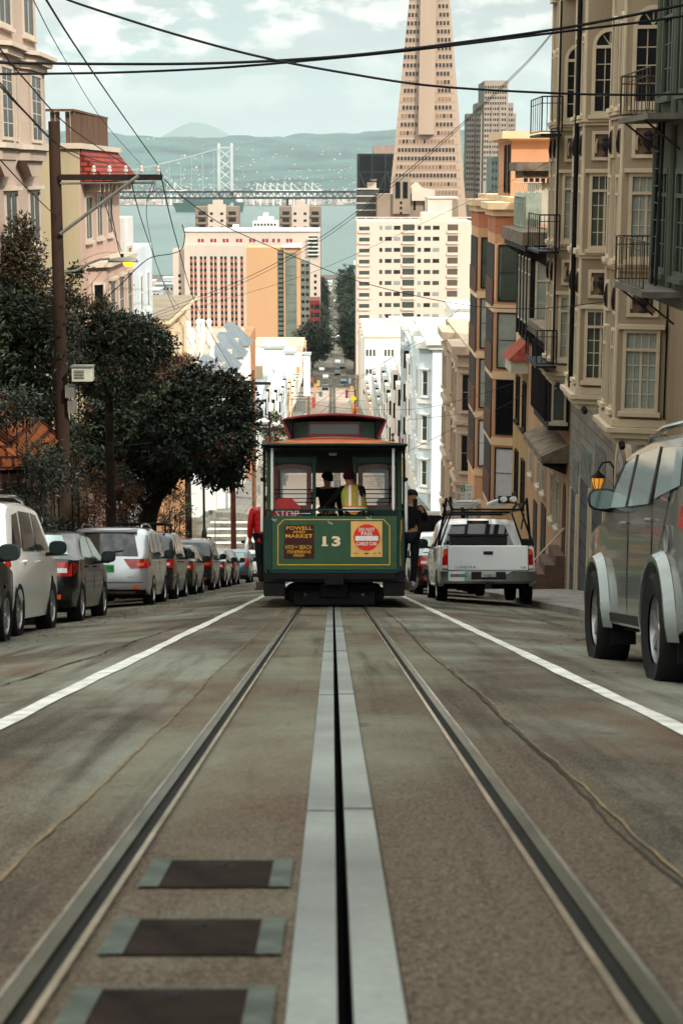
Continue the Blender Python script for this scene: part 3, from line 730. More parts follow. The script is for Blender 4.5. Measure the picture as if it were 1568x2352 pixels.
sp(-1, [(1.02, 1.31), (1.16, 1.31), (.58, 1.71), (.46, 1.71)], .009, 'pillar_trim', TRIM)
sp(-1, [(-.06, 1.31), (.06, 1.31), (.06, 1.73), (-.06, 1.73)], .009, 'pillar_trim', TRIM)
sp(-1, [(-1.05, 1.31), (-.95, 1.31), (-.93, 1.73), (-1.0, 1.73)], .009, 'pillar_trim', TRIM)
# ================================================================ people
SKIN = mat('skin', 'a8775a', 0.55, var=0.06, scale=8); EYE = mat('eye', '1a120c', 0.3, var=0); LIP = mat('lips', '7a3f36', .5, var=0)
def skinned(name, m, verts, edges, parent, lvl=1, root=0):
    me = bpy.data.meshes.new(name); me.from_pydata([v[0] for v in verts], edges, []); me.materials.append(m)
    o = link(name, me, parent)
    md = o.modifiers.new('skin', 'SKIN'); md.use_smooth_shade = True; md.branch_smoothing = 0.3
    if not me.skin_vertices: return o
    for i, v in enumerate(verts):
        r = v[1]; d = me.skin_vertices[0].data[i]; d.radius = r if isinstance(r, tuple) else (r, r); d.use_root = (i == root)
    s = o.modifiers.new('subsurf', 'SUBSURF'); s.levels = lvl; s.render_levels = lvl
    return o
def person(label, loc, rot, J, jacket, trousers, hair, extra=None, hairlen=0.02, group=None, slope=True, shoes=None):
    """J: joints in metres from the standing point, x right, y ahead, z up"""
    root = thing('person', loc, label, 'person', group, rot=rot, world=False)
    P = dict(pel=(0, 0, .95), sp=(0, 0, 1.15), ch=(0, 0, 1.34), nk=(0, 0, 1.49), hb=(0, .01, 1.56), hc=(0, .02, 1.65), ht=(0, .01, 1.74),
             sl=(-.18, 0, 1.42), el=(-.24, 0, 1.14), wl=(-.25, .06, .90), hl=(-.25, .09, .83), sr=(.18, 0, 1.42), er=(.24, 0, 1.14), wr=(.25, .06, .90), hr=(.25, .09, .83),
             ll=(-.1, 0, .90), kl=(-.11, .02, .50), al=(-.11, 0, .08), tl=(-.12, .15, .03), lr=(.1, 0, .90), kr=(.11, .02, .50), ar=(.11, 0, .08), tr=(.12, .15, .03))
    J = dict(J); face_ = J.pop('face', (0, 1, 0)); P.update(J)
    k = list(P); V = [[P[n], 0.05] for n in k]; ix = {n: i for i, n in enumerate(k)}
    rad = dict(pel=(.15, .11), sp=(.13, .095), ch=(.165, .11), nk=.055, hb=.07, hc=.098, ht=.06, sl=.07, el=.045, wl=.03, hl=.035, sr=.07, er=.045, wr=.03, hr=.035, ll=.09, kl=.06, al=.042, tl=.04, lr=.09, kr=.06, ar=.042, tr=.04)
    for n in k: V[ix[n]][1] = rad[n]
    E_ = [('pel', 'sp'), ('sp', 'ch'), ('ch', 'nk'), ('nk', 'hb'), ('hb', 'hc'), ('hc', 'ht'), ('ch', 'sl'), ('sl', 'el'), ('el', 'wl'), ('wl', 'hl'), ('ch', 'sr'), ('sr', 'er'), ('er', 'wr'), ('wr', 'hr'), ('pel', 'll'), ('ll', 'kl'), ('kl', 'al'), ('al', 'tl'), ('pel', 'lr'), ('lr', 'kr'), ('kr', 'ar'), ('ar', 'tr')]
    Ei = [(ix[a], ix[b]) for a, b in E_]
    for s in 'lr':                                   # five fingers each
        h = Vector(P['h' + s]); w = Vector(P['w' + s]); d = (h - w).normalized(); sd = d.cross(Vector((0, 0, 1)) if abs(d.z) < .8 else Vector((0, 1, 0))).normalized(); dn = d.cross(sd)
        for f, (off, ln) in enumerate(((-.032, .06), (-.011, .075), (.011, .08), (.032, .07))):
            b = len(V); V.append([tuple(h + sd * off + d * .02), .010]); V.append([tuple(h + sd * off + d * (.02 + ln * .5) + dn * .008), .009]); V.append([tuple(h + sd * off + d * (.02 + ln * .85) + dn * .03), .008])
            Ei += [(ix['h' + s], b), (b, b + 1), (b + 1, b + 2)]
        b = len(V); V.append([tuple(h - d * .01 + sd * .045 + dn * .01), .011]); V.append([tuple(h + d * .03 + sd * .055 + dn * .03), .009]); Ei += [(ix['h' + s], b), (b, b + 1)]
    hc = Vector(P['hc']); hb = Vector(P['hb']); up = (Vector(P['ht']) - hb).normalized(); fw = Vector(face_).normalized(); rt = fw.cross(up).normalized()
    b = len(V); V.append([tuple(hc + fw * .105 - up * .01), .016]); Ei.append((ix['hc'], b))
    for s in (-1, 1):
        b = len(V); V.append([tuple(hc + rt * s * .095), .014]); Ei.append((ix['hc'], b))
    body = skinned('body', SKIN, [(tuple(v[0]), v[1]) for v in V if True], Ei, root)
    for s in (-1, 1): G().lathe([(.001, -.008), (.010, -.003), (.011, .003), (.001, .008)], tuple(hc + fw * .088 + rt * s * .035 + up * .018), 8).done('eye', EYE, root, smooth=True)
    G().lathe([(.001, -.006), (.024, 0), (.001, .006)], tuple(hc + fw * .080 - up * .055), 8).done('mouth', LIP, root, smooth=True)
    def sub(name, names, m, grow, lvl=1):
        q = {n: i for i, n in enumerate(names)}
        vs = []
        for n in names:
            r = rad[n]; r = tuple(x + grow for x in r) if isinstance(r, tuple) else r + grow
            vs.append((P[n], r))
        es = [(q[a], q[b]) for a, b in E_ if a in q and b in q]
        return skinned(name, m, vs, es, root, lvl)
    if jacket: sub('jacket', ['pel', 'sp', 'ch', 'sl', 'el', 'wl', 'sr', 'er', 'wr'], jacket, .022)
    if trousers: sub('trousers', ['pel', 'll', 'kl', 'al', 'lr', 'kr', 'ar'], trousers, .016)
    for s in 'lr':
        a, t_ = Vector(P['a' + s]), Vector(P['t' + s])
        G().tube([a - (t_ - a).normalized() * .06 + Vector((0, 0, -.03)), a + Vector((0, 0, -.02)), t_], [.045, .055, .045], 8).done('shoe', shoes or TRIM, root, smooth=True)
    g = G(); n = 14; rings = ((-.02, .108), (.03, .112), (.075, .09), (.105, .045)); bx = up; 
    for h, r in rings:
        for j in range(n):
            a = 2 * math.pi * j / n
            p = hc + up * (h + (.035 * math.cos(a) if h < .02 else 0) - (hairlen if math.cos(a) < -.1 and h < .02 else 0)) + fw * r * math.cos(a) * 1.02 + rt * r * .95 * math.sin(a); g.v.append(tuple(p))
    for i in range(3):
        for j in range(n): a = i * n + j; c = i * n + (j + 1) % n; g.f.append((a, c, c + n, a + n)); g.mi.append(0)
    g.f.append(tuple(range(3 * n, 4 * n))); g.mi.append(0)
    g.done(extra or 'hair', hair, root, smooth=True, ang=60)
    return root, P, sub
# ================================================================ the cable car
GREEN = mat('car_green', '234a2b', 0.42, var=0.16, scale=2.5, coat=0.08, spec=0.35); DGREEN = mat('car_dark_green', '15332a', 0.45, var=0.2, scale=3, coat=0.08)
MAROON = mat('car_maroon', '5e1a1c', 0.4, var=0.2, scale=3, coat=0.3); CRIM = mat('car_crimson', '8d2228', 0.42, var=0.16, scale=2, coat=0.3)
ROOFB = mat('car_roof_canvas', 'b8714c', 0.8, var=0.16, scale=2, fine=0.1); MAHOG = mat('mahogany', '6d3226', 0.4, var=0.25, scale=4, coat=0.4)
GOLD = mat('gold_line', 'd8a032', 0.5, var=0.1, scale=8); CREAM = mat('cream_lettering', 'ecd0a6', 0.6, var=0.06); SIGNB = mat('sign_brown', '431a14', 0.6, var=0.2, scale=6)
TAN = mat('sign_tan', 'd9a866', 0.6, var=0.12, scale=4); RED = mat('sign_red', 'd8321e', 0.55, var=0.08, scale=5); WPAINT = mat('white_enamel', 'dcdcd6', 0.4, var=0.06, scale=6)
IRON = mat('black_iron', '0f0f0f', 0.6, .2, var=0.3, scale=6); DARKIN = mat('dark_interior', '12120f', 0.8, var=0.2, scale=4)
ROW = 28.75
cc = thing('cable_car', (0.03, ROW, gz(ROW)), 'green and maroon cable car number 13 rolling downhill away from the camera', 'cable car', rot=(-math.atan(SL), 0, 0), world=False)
def xsym(fn):
    for s in (-1, 1): fn(s)
def B(name, m, *boxes, parent=None, bevel=0, smooth=False):
    out = [G().box(*b).done(name, m, parent or cc, bevel=bevel, smooth=smooth) for b in boxes]   # every piece a part of its own
    return out[0]
B('floor', DARKIN, (-1.15, 1.15, .02, 8.3, .60, .66))
dash = B('dash', GREEN, (-1.06, 1.08, 0, .05, .64, 1.565), bevel=.012)
B('dash_side', DGREEN, (-1.2, -1.063, .03, .09, .62, 1.55), (1.083, 1.2, .03, .09, .62, 1.55), bevel=.01)
B('lower_rail', DGREEN, (-1.07, 1.09, -.015, .05, .60, .638))
# gold line with notched corners
def line(pts, w, y, m, name, par):
    g = G()
    for a, b in zip(pts, pts[1:] + pts[:1]):
        a2, b2 = Vector((a[0], 0, a[1])), Vector((b[0], 0, b[1])); d = (b2 - a2).normalized(); n = Vector((-d.z, 0, d.x)) * w / 2; e = d * w / 2
        g.poly([Vector((0, y, 0)) + q for q in (a2 - e - n, b2 + e - n, b2 + e + n, a2 - e + n)])
    return g.done(name, m, par)
def notch(x0, x1, z0, z1, c): return [(x0, z0), (x1, z0), (x1, z1 - c), (x1 - c * .55, z1 - c * .5), (x1 - c, z1), (x0 + c, z1), (x0 + c * .55, z1 - c * .5), (x0, z1 - c)]
line(notch(-.955, .945, .735, 1.505, .1), .016, -.004, GOLD, 'gold_line', dash)
line([(1.125, .72), (1.135, .72), (1.125, 1.1), (1.15, 1.3), (1.15, 1.5), (1.14, 1.5), (1.138, 1.3), (1.115, 1.1)], .006, .024, GOLD, 'gold_line', dash)
num = text('1', .06, .165, CREAM, dash, (-.165, -.003, 1.135), (1, 0, 0), (0, 0, 1), .002, 'number', .03); num = text('3', .15, .175, CREAM, dash, (.035, -.003, 1.135), (1, 0, 0), (0, 0, 1), .002, 'number', .04)
B('number_serif', CREAM, (-.215, -.105, -.0055, -.004, 1.052, 1.076), parent=dash)
# destination board
db = B('destination_sign', SIGNB, (-.845, -.345, -.014, -.001, 1.085, 1.415), (-.855, -.34, -.013, -.001, .845, 1.078), parent=cc, bevel=.003)
for tx, w, h, x, z in (('POWELL', .44, .062, -.595, 1.36), ('AND', .21, .045, -.60, 1.295), ('MARKET', .46, .065, -.595, 1.225)): text(tx, w, h, GOLD, db, (x, -.0145, z), (1, 0, 0), (0, 0, 1), .002, 'lettering', .012)
for tx, w, h, x, z in (('HYDE', .14, .07, -.755, 1.035), ('AND', .06, .03, -.645, 1.04), ('BEACH', .20, .07, -.485, 1.035), ('FISHERMANS', .40, .055, -.595, .955), ('WHARF', .19, .05, -.60, .893)): text(tx, w, h, GOLD, db, (x, -.0135, z), (1, 0, 0), (0, 0, 1), .002, 'lettering', .005)
ws = B('warning_sign', TAN, (.285, .82, -.013, -.001, .865, 1.475), parent=cc, bevel=.003)
G().lathe([(.225, -.013), (.225, -.018), (.001, -.018)], (.555, 0, 1.20), 40, 'y').done('red_disc', RED, ws)
B('white_bar', WPAINT, (.36, .75, -.022, -.0185, 1.145, 1.225), parent=ws)
for tx, w, h, z in (('DO NOT', .27, .062, 1.335), ('PASS', .185, .062, 1.268), ('CABLE CAR', .355, .062, 1.095)): text(tx, w, h, WPAINT, ws, (.555, -.0185, z), (1, 0, 0), (0, 0, 1), .002, 'lettering', .014)
B('maker_mark', mat('faded_brown_ink', '6b4a2a', .7, var=.2), (.52, .585, -.0145, -.0132, .915, .94), (.37, .40, -.0145, -.0132, .92, .935), (.67, .71, -.0145, -.0132, .92, .935), (.76, .785, -.0145, -.0132, .92, .945), (.33, .345, -.0145, -.0132, .925, .945), parent=ws)
CHIP = mat('bare_paint_chip', '9aa39a', .7, var=.2, scale=20)
g = G(); r_ = random.Random(3)
for cx, cz, n in ((.60, 1.53, 7), (-.06, 1.45, 5), (-1.0, 1.5, 6)):
    for _ in range(n):
        x, z, w = cx + r_.uniform(-.06, .06), cz + r_.uniform(-.03, .03), r_.uniform(.008, .02)
        g.poly([(x + w * math.cos(a) * r_.uniform(.6, 1.4), -.0025, z + w * math.sin(a) * r_.uniform(.6, 1.4)) for a in [k * 1.05 for k in range(6)]])
o = g.done('paint_chips', CHIP, dash); 
for k in range(0):
    x = -1.0 + k * .154
    for z in (.665, 1.59): g.lathe([(.009, 0), (.007, -.006), (.001, -.007)], (x, 0, z), 8, 'y')
B('handrail', DGREEN, (-1.18, 1.2, -.02, .03, 1.655, 1.69), bevel=.008)
B('gate_bar', DGREEN, (-1.1, -1.06, 0, .03, .62, 1.66), (1.085, 1.12, 0, .03, .62, 1.66), (-.58, -.56, .01, .03, 1.60, 1.66), (.70, .72, .01, .03, 1.60, 1.66))
B('brass_rod', CHROME, (-.75, -.40, .02, .03, 1.605, 1.615))
# underframe and truck
B('underframe', IRON, (-1.2, 1.2, .03, 8.3, .44, .60), (-1.05, 1.05, -.04, .05, .49, .595), (-.16, .16, -.16, .05, .40, .585))
B('step', IRON, (-1.2, -.84, .06, .5, .20, .44), (.84, 1.2, .06, .5, .20, .44), bevel=.01)
xsym(lambda s: B('running_board', mat('step_wood', '4a4138', .8, var=.3, scale=5), (s * 1.17 if s > 0 else -1.36, 1.36 if s > 0 else -1.17, .25, 8.0, .30, .335), (s * 1.19 if s > 0 else -1.34, 1.34 if s > 0 else -1.19, .3, .36, .335, .44)))
tk = B('truck', IRON, (-.80, .80, .55, 2.9, .10, .40), (-.72, .72, .42, .56, .03, .30), (-.86, -.78, .5, 3.0, .12, .34), (.78, .86, .5, 3.0, .12, .34), (-.25, .25, .38, .5, .16, .42), bevel=.02)
for s in (-1, 1):
    for y in (1.0, 2.4): G().lathe([(.001, -.05), (.26, -.05), (.28, -.02), (.28, .05), (.001, .05)], (s * .56, y, .285), 24, 'x').done('wheel', IRON, tk)
    G().lathe([(.03, 0), (.028, -.02), (.001, -.022)], (s * .5, .42, .22), 10, 'y').done('bolt', DSTEEL, tk)
    G().tube([(s * .3, .4, .5), (s * .34, .36, .3), (s * .6, .36, .24)], .018, 6).done('brake_rod', IRON, tk)
tk2 = B('truck', IRON, (-.80, .80, 5.4, 7.6, .10, .40), bevel=.02)
# bulkhead with windows
B('bulkhead', DGREEN, (-1.12, -.38, 1.25, 1.31, .64, 1.72), (.40, 1.14, 1.25, 1.31, .64, 1.72), (-1.12, -.38, 1.25, 1.31, 2.50, 2.78), (.40, 1.14, 1.25, 1.31, 2.50, 2.78))
B('rivet_band', GREEN, (-1.12, -.30, 1.235, 1.249, 2.555, 2.645), (.32, 1.14, 1.235, 1.249, 2.555, 2.645))
B('corner_post', GREEN, (-1.19, -1.11, 1.2, 1.32, .64, 2.78), (1.12, 1.2, 1.2, 1.32, .64, 2.78), (-.385, -.32, 1.2, 1.3, .64, 2.66), (.34, .405, 1.2, 1.3, .64, 2.66), bevel=.008)
CCG = mat('backlit_white_glass', 'f0f2f2', 0.3, var=0.0, alpha=0.34, spec=.5)  # whitish tint stands in for bright daylight coming through the panes
def arched(x0, x1, z0, z1, rise, n=10):
    return [(x0, z0), (x1, z0)] + [(x1 + (x0 - x1) * k / n, z1 + rise * (1 - (2 * k / n - 1) ** 2)) for k in range(n + 1)]
for x0, x1 in ((-1.075, -.40), (.425, 1.095)):
    o, i = arched(x0, x1, 1.71, 2.47, .05), arched(x0 + .085, x1 - .085, 1.79, 2.40, .045)
    g = G(); n = len(o)
    for y, flip in ((1.215, 0), (1.26, 1)):
        for k in range(n): j = (k + 1) % n; g.poly([(o[k][0], y, o[k][1]), (o[j][0], y, o[j][1]), (i[j][0], y, i[j][1]), (i[k][0], y, i[k][1])])
    for k in range(n):
        j = (k + 1) % n
        for q in (o, i): g.poly([(q[k][0], 1.215, q[k][1]), (q[j][0], 1.215, q[j][1]), (q[j][0], 1.26, q[j][1]), (q[k][0], 1.26, q[k][1])])
    wf = g.done('window', MAHOG, cc)
    G().poly([(x, 1.245, z) for x, z in i]).done('pane', CCG, wf)
    if x0 < 0: B('sash_bar', TRIM, (-.985, -.96, 1.225, 1.25, 1.79, 2.41), parent=wf)
    else:
        B('sash_bar', TRIM, (.97, .995, 1.225, 1.25, 1.79, 2.41), parent=wf)
        for tx, w, h, z in (('FARE $7.00 ONE WAY', .40, .042, 2.30), ('EXACT FARE', .16, .02, 2.245), ('SAVE WITH A CLIPPER', .30, .02, 2.205), ('PASS TO RIDE', .22, .02, 2.165), ('ALL TRANSFERS', .25, .02, 2.125), ('NOT VALID HERE', .30, .016, 2.085)):
            text(tx, w, h, mat('grey_lettering', '6a6d70', .6, var=0), wf, (.735, 1.24, z), (1, 0, 0), (0, 0, 1), .001, 'lettering')
        B('maroon_box', MAROON, (1.0, 1.05, 1.2, 1.24, 1.85, 2.13), parent=wf)
    g = G()
    for z in (1.84, 1.91, 1.99, 2.065): g.tube([(x0 + .02, 1.15, z), (x1 + (.05 if x0 < 0 else -.05), 1.15, z)], .009, 6)
    g.done('guard_bars', CHROME, wf, smooth=True)
# platform ceiling, stanchions and grab poles
B('ceiling', DARKIN, (-1.16, 1.16, -.05, 8.2, 2.72, 2.76))
for x, lo, hi, y in ((-1.055, 1.66, 2.74, .0), (1.01, 1.66, 2.74, .0)): G().tube([(x, y, lo), (x, y, hi)], .024, 10).done('stanchion', WPAINT, cc, smooth=True)
for s in (-1, 1):
    G().tube([(s * 1.235, .22, 2.15), (s * 1.235, .20, 1.3)], .026, 10).done('grab_pole', WPAINT, cc, smooth=True)
    G().tube([(s * 1.2, .26, .5), (s * 1.2, .26, 2.74)], .022, 8).done('frame_post', IRON, cc, smooth=True)
    G().lathe([(.001, -.04), (.04, -.02), (.04, .02), (.001, .04)], (s * 1.225, .2, 2.2), 10).done('pole_bracket', IRON, cc, smooth=True)
# roof
g = G(); nx, ny = 16, 12
for j in range(ny + 1):
    y = -.22 + (8.4 + .22) * (j / ny) ** 2.2
    f = min(1, max(0, (y + .22) / .75)); f = f ** .5
    f *= min(1, max(0.0, (8.45 - y) / .7)) ** .5
    for i in range(nx + 1):
        x = -1.235 + 2.47 * i / nx; bow = .08 * (x / 1.235) ** 2 if j == 0 else 0
        g.v.append((x, y + bow, 2.79 + .19 * f * (1 - abs(x / 1.235) ** 2.2)))
for j in range(ny):
    for i in range(nx): a = j * (nx + 1) + i; g.f.append((a, a + 1, a + nx + 2, a + nx + 1)); g.mi.append(0)
roof = g.done('roof', ROOFB, cc, smooth=True)
B('roof_edge', DGREEN, (-1.24, 1.24, -.20, -.14, 2.755, 2.79), (-1.245, -1.19, -.14, 8.4, 2.75, 2.79), (1.19, 1.245, -.14, 8.4, 2.75, 2.79), parent=roof, bevel=.01)
G().tube([(-.7, -.10, 2.868), (0, -.12, 2.885), (.7, -.10, 2.868)], .01, 6).done('roof_rail', CRIM, roof)
xsym(lambda s: G().lathe([(.03, 0), (.03, .03), (.012, .04), (.012, .09), (.028, .10), (.03, .13), (.001, .15)], (s * 1.0, .02, 2.84), 10).done('roof_lamp', MAROON, roof, smooth=True))
xsym(lambda s: B('bell_post', CRIM, (s * 1.12 - .015, s * 1.12 + .015, .1, .14, 2.82, 2.93), (s * 1.17 - .015, s * 1.17 + .015, .1, .14, 2.82, 2.90), parent=roof))
cl = B('clerestory', DGREEN, (-.72, .72, .62, 7.7, 2.88, 3.23))
B('end_board', GREEN, (-.70, .70, .605, .619, 2.93, 3.215), parent=cl)
of, inn = [(-.46, 2.965), (.46, 2.965), (.45, 3.22), (-.45, 3.22)], [(-.42, 3.01), (.42, 3.01), (.42, 3.185), (-.42, 3.185)]
g = G()
for k in range(4):
    j = (k + 1) % 4; g.poly([(of[k][0], .575, of[k][1]), (of[j][0], .575, of[j][1]), (inn[j][0], .575, inn[j][1]), (inn[k][0], .575, inn[k][1])])
    g.poly([(of[k][0], .575, of[k][1]), (of[j][0], .575, of[j][1]), (of[j][0], .604, of[j][1]), (of[k][0], .604, of[k][1])])
    g.poly([(inn[k][0], .575, inn[k][1]), (inn[j][0], .575, inn[j][1]), (inn[j][0], .600, inn[j][1]), (inn[k][0], .600, inn[k][1])])
wfr = g.done('end_window', CRIM, cl)
G().poly([(x, .6, z) for x, z in inn]).done('pane', mat('grey_pane', '5d6460', .2, var=.1, spec=.6), wfr)
g = G(); n = 14
for j, y in enumerate((.02, .10, .4, 7.9, 8.2, 8.3)):
    k = (.88, .96, 1, 1, .96, .85)[j]
    for i in range(n + 1):
        x = (-.90 + 1.80 * i / n) * k; g.v.append((x, y + (.05 * (x / .9) ** 2 if j < 2 else 0), 3.235 + .10 * (1 - (x / .9) ** 2) * k))
b0 = len(g.v)
for v in list(g.v): g.v.append((v[0], v[1], v[2] - .028))
for j in range(5):
    for i in range(n):
        a = j * (n + 1) + i; q = (a, a + 1, a + n + 2, a + n + 1); g.f.append(q); g.mi.append(0); g.f.append(tuple(b0 + i_ for i_ in q[::-1])); g.mi.append(0)
for i in range(n): g.f.append((i, i + 1, b0 + i + 1, b0 + i)); g.mi.append(0)
for j in range(5):
    for i in (0, n): a = j * (n + 1) + i; c = a + n + 1; g.f.append((a, c, b0 + c, b0 + a)); g.mi.append(0)
g.done('clerestory_roof', CRIM, cl, smooth=True, ang=50)
xsym(lambda s: G().prism([(s * .885, 3.22), (s * .72, 3.22), (s * .71, 2.93), (s * .75, 2.90)], .16, .63, 'y').done('side_bracket', IRON, cl))
xsym(lambda s: G().tube([(s * .885, .13, 3.22), (s * .80, .14, 3.05), (s * .745, .15, 2.90)], .012, 6).done('bracket_edge', CRIM, cl))
# body sides, seats, far bulkhead
for s in (-1, 1):
    bx = [(s * 1.14 - .03, s * 1.14 + .03, 1.3, 4.6, .64, 1.55), (s * 1.14 - .03, s * 1.14 + .03, 1.3, 8.2, 2.5, 2.74)]
    for y in (1.3, 2.3, 3.4, 4.6, 5.7, 6.9, 8.1): bx.append((s * 1.14 - .035, s * 1.14 + .035, y, y + .07, .64, 2.72))
    B('side_wall', DGREEN, *bx)
    B('seat', mat('seat_wood', '4b2d1c', .5, var=.3, scale=4), (min(s * .6, s * 1.1), max(s * .6, s * 1.1), 1.6, 4.4, 1.02, 1.08), (min(s * .5, s * .56), max(s * .5, s * .56), 4.8, 7.8, 1.02, 1.5))
B('far_bulkhead', DGREEN, (-1.12, -.36, 4.6, 4.66, .64, 1.68), (.36, 1.12, 4.6, 4.66, .64, 1.68))
B('far_dash', DGREEN, (-1.1, 1.1, 8.2, 8.26, .64, 1.65))
g = G(); g.tube([(-.28, .9, .66), (-.22, .85, 1.5), (-.16, .75, 1.72)], .02); g.tube([(.05, 1.0, .66), (.02, .95, 1.6)], .018)
g.lathe([(.16, -.012), (.17, 0), (.16, .012)], (-.12, .55, 1.72), 20); g.tube([(-.12, .55, .66), (-.12, .55, 1.72)], .016); g.tube([(-.28, .55, 1.72), (.04, .55, 1.72)], .01)
g.done('brake_wheel', IRON, cc, smooth=True)
B('ceiling_lamp', PGLASS, (-.09, .05, 1.0, 1.1, 2.67, 2.71))
# octagonal stop paddle fixed behind the rail
ss = G().prism([(.29 * math.cos(math.pi / 8 + k * math.pi / 4), .29 * math.sin(math.pi / 8 + k * math.pi / 4)) for k in range(8)], 0, .012, 'y')
ss.v = [(x - .83, y + .09, z + 1.60) for x, y, z in ss.v]
so_ = ss.done('stop_sign', mat('stop_red', 'a3151a', .45, var=.1, scale=5, coat=.3), cc)
text('STOP', .40, .13, WPAINT, so_, (-.80, .088, 1.605), (1, 0, 0), (0, 0, 1), .002, 'lettering', .01)
# ---- crew and passengers
tilt = (-math.atan(SL), 0, 0)
def on_car(x, y, z):
    return Matrix.Translation(cc.location) @ Matrix.Rotation(-math.atan(SL), 4, 'X') @ Vector((x, y, z))
BLKCLOTH = mat('black_cloth', '101011', .9, var=.25, scale=9); NAVY = mat('dark_trousers', '15171c', .9, var=.2, scale=9)
def vestmat():
    m = mat('safety_vest', 'a3ab4e', .7, var=.12, scale=7); nt = m.node_tree; N = nt.nodes; L = nt.links; b = N['Principled BSDF']; src = b.inputs['Base Color'].links[0].from_socket
    tc = N.new('ShaderNodeTexCoord'); sp = N.new('ShaderNodeSeparateXYZ'); L.new(tc.outputs['Object'], sp.inputs[0])
    ab = N.new('ShaderNodeMath'); ab.operation = 'ABSOLUTE'; L.new(sp.outputs['X'], ab.inputs[0])
    def band(sock, c, w):
        s = N.new('ShaderNodeMath'); s.operation = 'SUBTRACT'; L.new(sock, s.inputs[0]); s.inputs[1].default_value = c
        a = N.new('ShaderNodeMath'); a.operation = 'ABSOLUTE'; L.new(s.outputs[0], a.inputs[0])
        l = N.new('ShaderNodeMath'); l.operation = 'LESS_THAN'; L.new(a.outputs[0], l.inputs[0]); l.inputs[1].default_value = w; return l.outputs[0]
    def mx(f, a, c):
        m_ = N.new('ShaderNodeMix'); m_.data_type = 'RGBA'; L.new(f, m_.inputs[0]); L.new(a, m_.inputs[6]); m_.inputs[7].default_value = (*lin(c), 1); return m_.outputs[2]
    c = src
    c = mx(band(ab.outputs[0], .085, .045), c, 'e8791e'); c = mx(band(ab.outputs[0], .085, .024), c, 'e9e6dc')
    c = mx(band(sp.outputs['Z'], 1.03, .065), c, 'e8791e'); c = mx(band(sp.outputs['Z'], 1.03, .038), c, 'e9e6dc')
    L.new(c, b.inputs['Base Color']); return m
r1, P1, sub = person('conductor in a yellow safety vest and maroon cap at the rear platform', on_car(.36, .62, .66), tilt,
    dict(pel=(0, 0, .93), sp=(-.01, .04, 1.13), ch=(-.05, .10, 1.33), nk=(-.08, .16, 1.48), hb=(-.09, .19, 1.54), hc=(-.10, .21, 1.62), ht=(-.10, .20, 1.71), face=(-.3, 1, -.2),
         sl=(-.22, .12, 1.40), el=(-.38, .30, 1.20), wl=(-.52, .42, 1.08), hl=(-.57, .46, 1.06), sr=(.13, .06, 1.40), er=(.12, .28, 1.16), wr=(-.06, .46, 1.08), hr=(-.12, .49, 1.07)),
    BLKCLOTH, NAVY, mat('maroon_knit', '3d1219', .95, var=.25, scale=12), 'cap', .02)
V_ = vestmat()
vo = skinned('vest', V_, [((.02, -.005, .84), (.25, .18)), ((.0, .03, 1.10), (.25, .18)), ((-.04, .09, 1.33), (.25, .18)), ((-.07, .135, 1.47), (.15, .12))], [(0, 1), (1, 2), (2, 3)], r1, 2)
text('SFMTA', .11, .03, INK, r1, (.10, -.13, 1.30), (1, 0, 0), (0, 0, 1), .002, 'lettering')
person('dark dressed crew member standing in the cable car doorway', on_car(-.12, 1.75, .66), (tilt[0], 0, .0),
    dict(face=(-.7, .7, 0), sl=(-.19, 0, 1.42), el=(-.33, -.05, 1.2), wl=(-.34, -.25, 1.1), hl=(-.34, -.31, 1.1)), BLKCLOTH, NAVY, mat('black_hair', '0c0a09', .7, var=.2, scale=20))
PUFF = mat('red_puffer', 'b0161a', .45, var=.15, scale=6)
p2, P2, sub2 = person('passenger in a red puffer jacket hanging off the left side', on_car(-1.22, 2.4, .335), (tilt[0], 0, .35),
    dict(sp=(.01, 0, 1.15), ch=(.04, .0, 1.33), nk=(.12, .05, 1.46), hb=(.17, .07, 1.52), hc=(.21, .09, 1.59), ht=(.22, .09, 1.68), sr=(.17, .05, 1.40), er=(.30, .18, 1.50), wr=(.34, .25, 1.72), hr=(.34, .27, 1.8)), PUFF, NAVY, mat('brown_hair', '2a1a10', .7, var=.2, scale=20))
qs = [((0, -.005, .78 + .055 * i), (.215 if i % 2 else .195, .17 if i % 2 else .15)) for i in range(13)]
skinned('quilted_jacket', PUFF, qs, [(i, i + 1) for i in range(12)], p2, 1)
p3, P3, _ = person('passenger in a black coat holding a phone on the right side', on_car(1.30, 1.5, .335), (tilt[0], 0, -.25),
    dict(face=(.75, -.6, -.1), er=(.28, .05, 1.20), wr=(.24, -.14, 1.36), hr=(.22, -.18, 1.42), sl=(-.18, 0, 1.42), el=(-.18, .2, 1.3), wl=(-.17, .35, 1.45), hl=(-.17, .4, 1.5)),
    BLKCLOTH, NAVY, mat('black_hair', '0c0a09', .7), shoes=mat('white_shoe', 'a8a8a2', .7, var=.1, scale=9))
hp = Vector(P3['hr'])
t = thing('phone', (0, 0, 0), 'dark phone held up by the passenger in the black coat', 'phone', rot=(0, 0, 0), world=False)
t.matrix_world = Matrix.Translation(on_car(1.30, 1.5, .335)) @ Matrix.Rotation(tilt[0], 4, 'X') @ Matrix.Rotation(-.25, 4, 'Z') @ Matrix.Translation(hp + Vector((-.02, -.05, .07)))
G().box(-.04, .04, -.006, .006, -.08, .08).done('case', IRON, t, bevel=.004); G().box(-.036, .036, .0065, .0075, -.074, .074).done('screen', mat('phone_screen', '101418', .1, var=0), t)
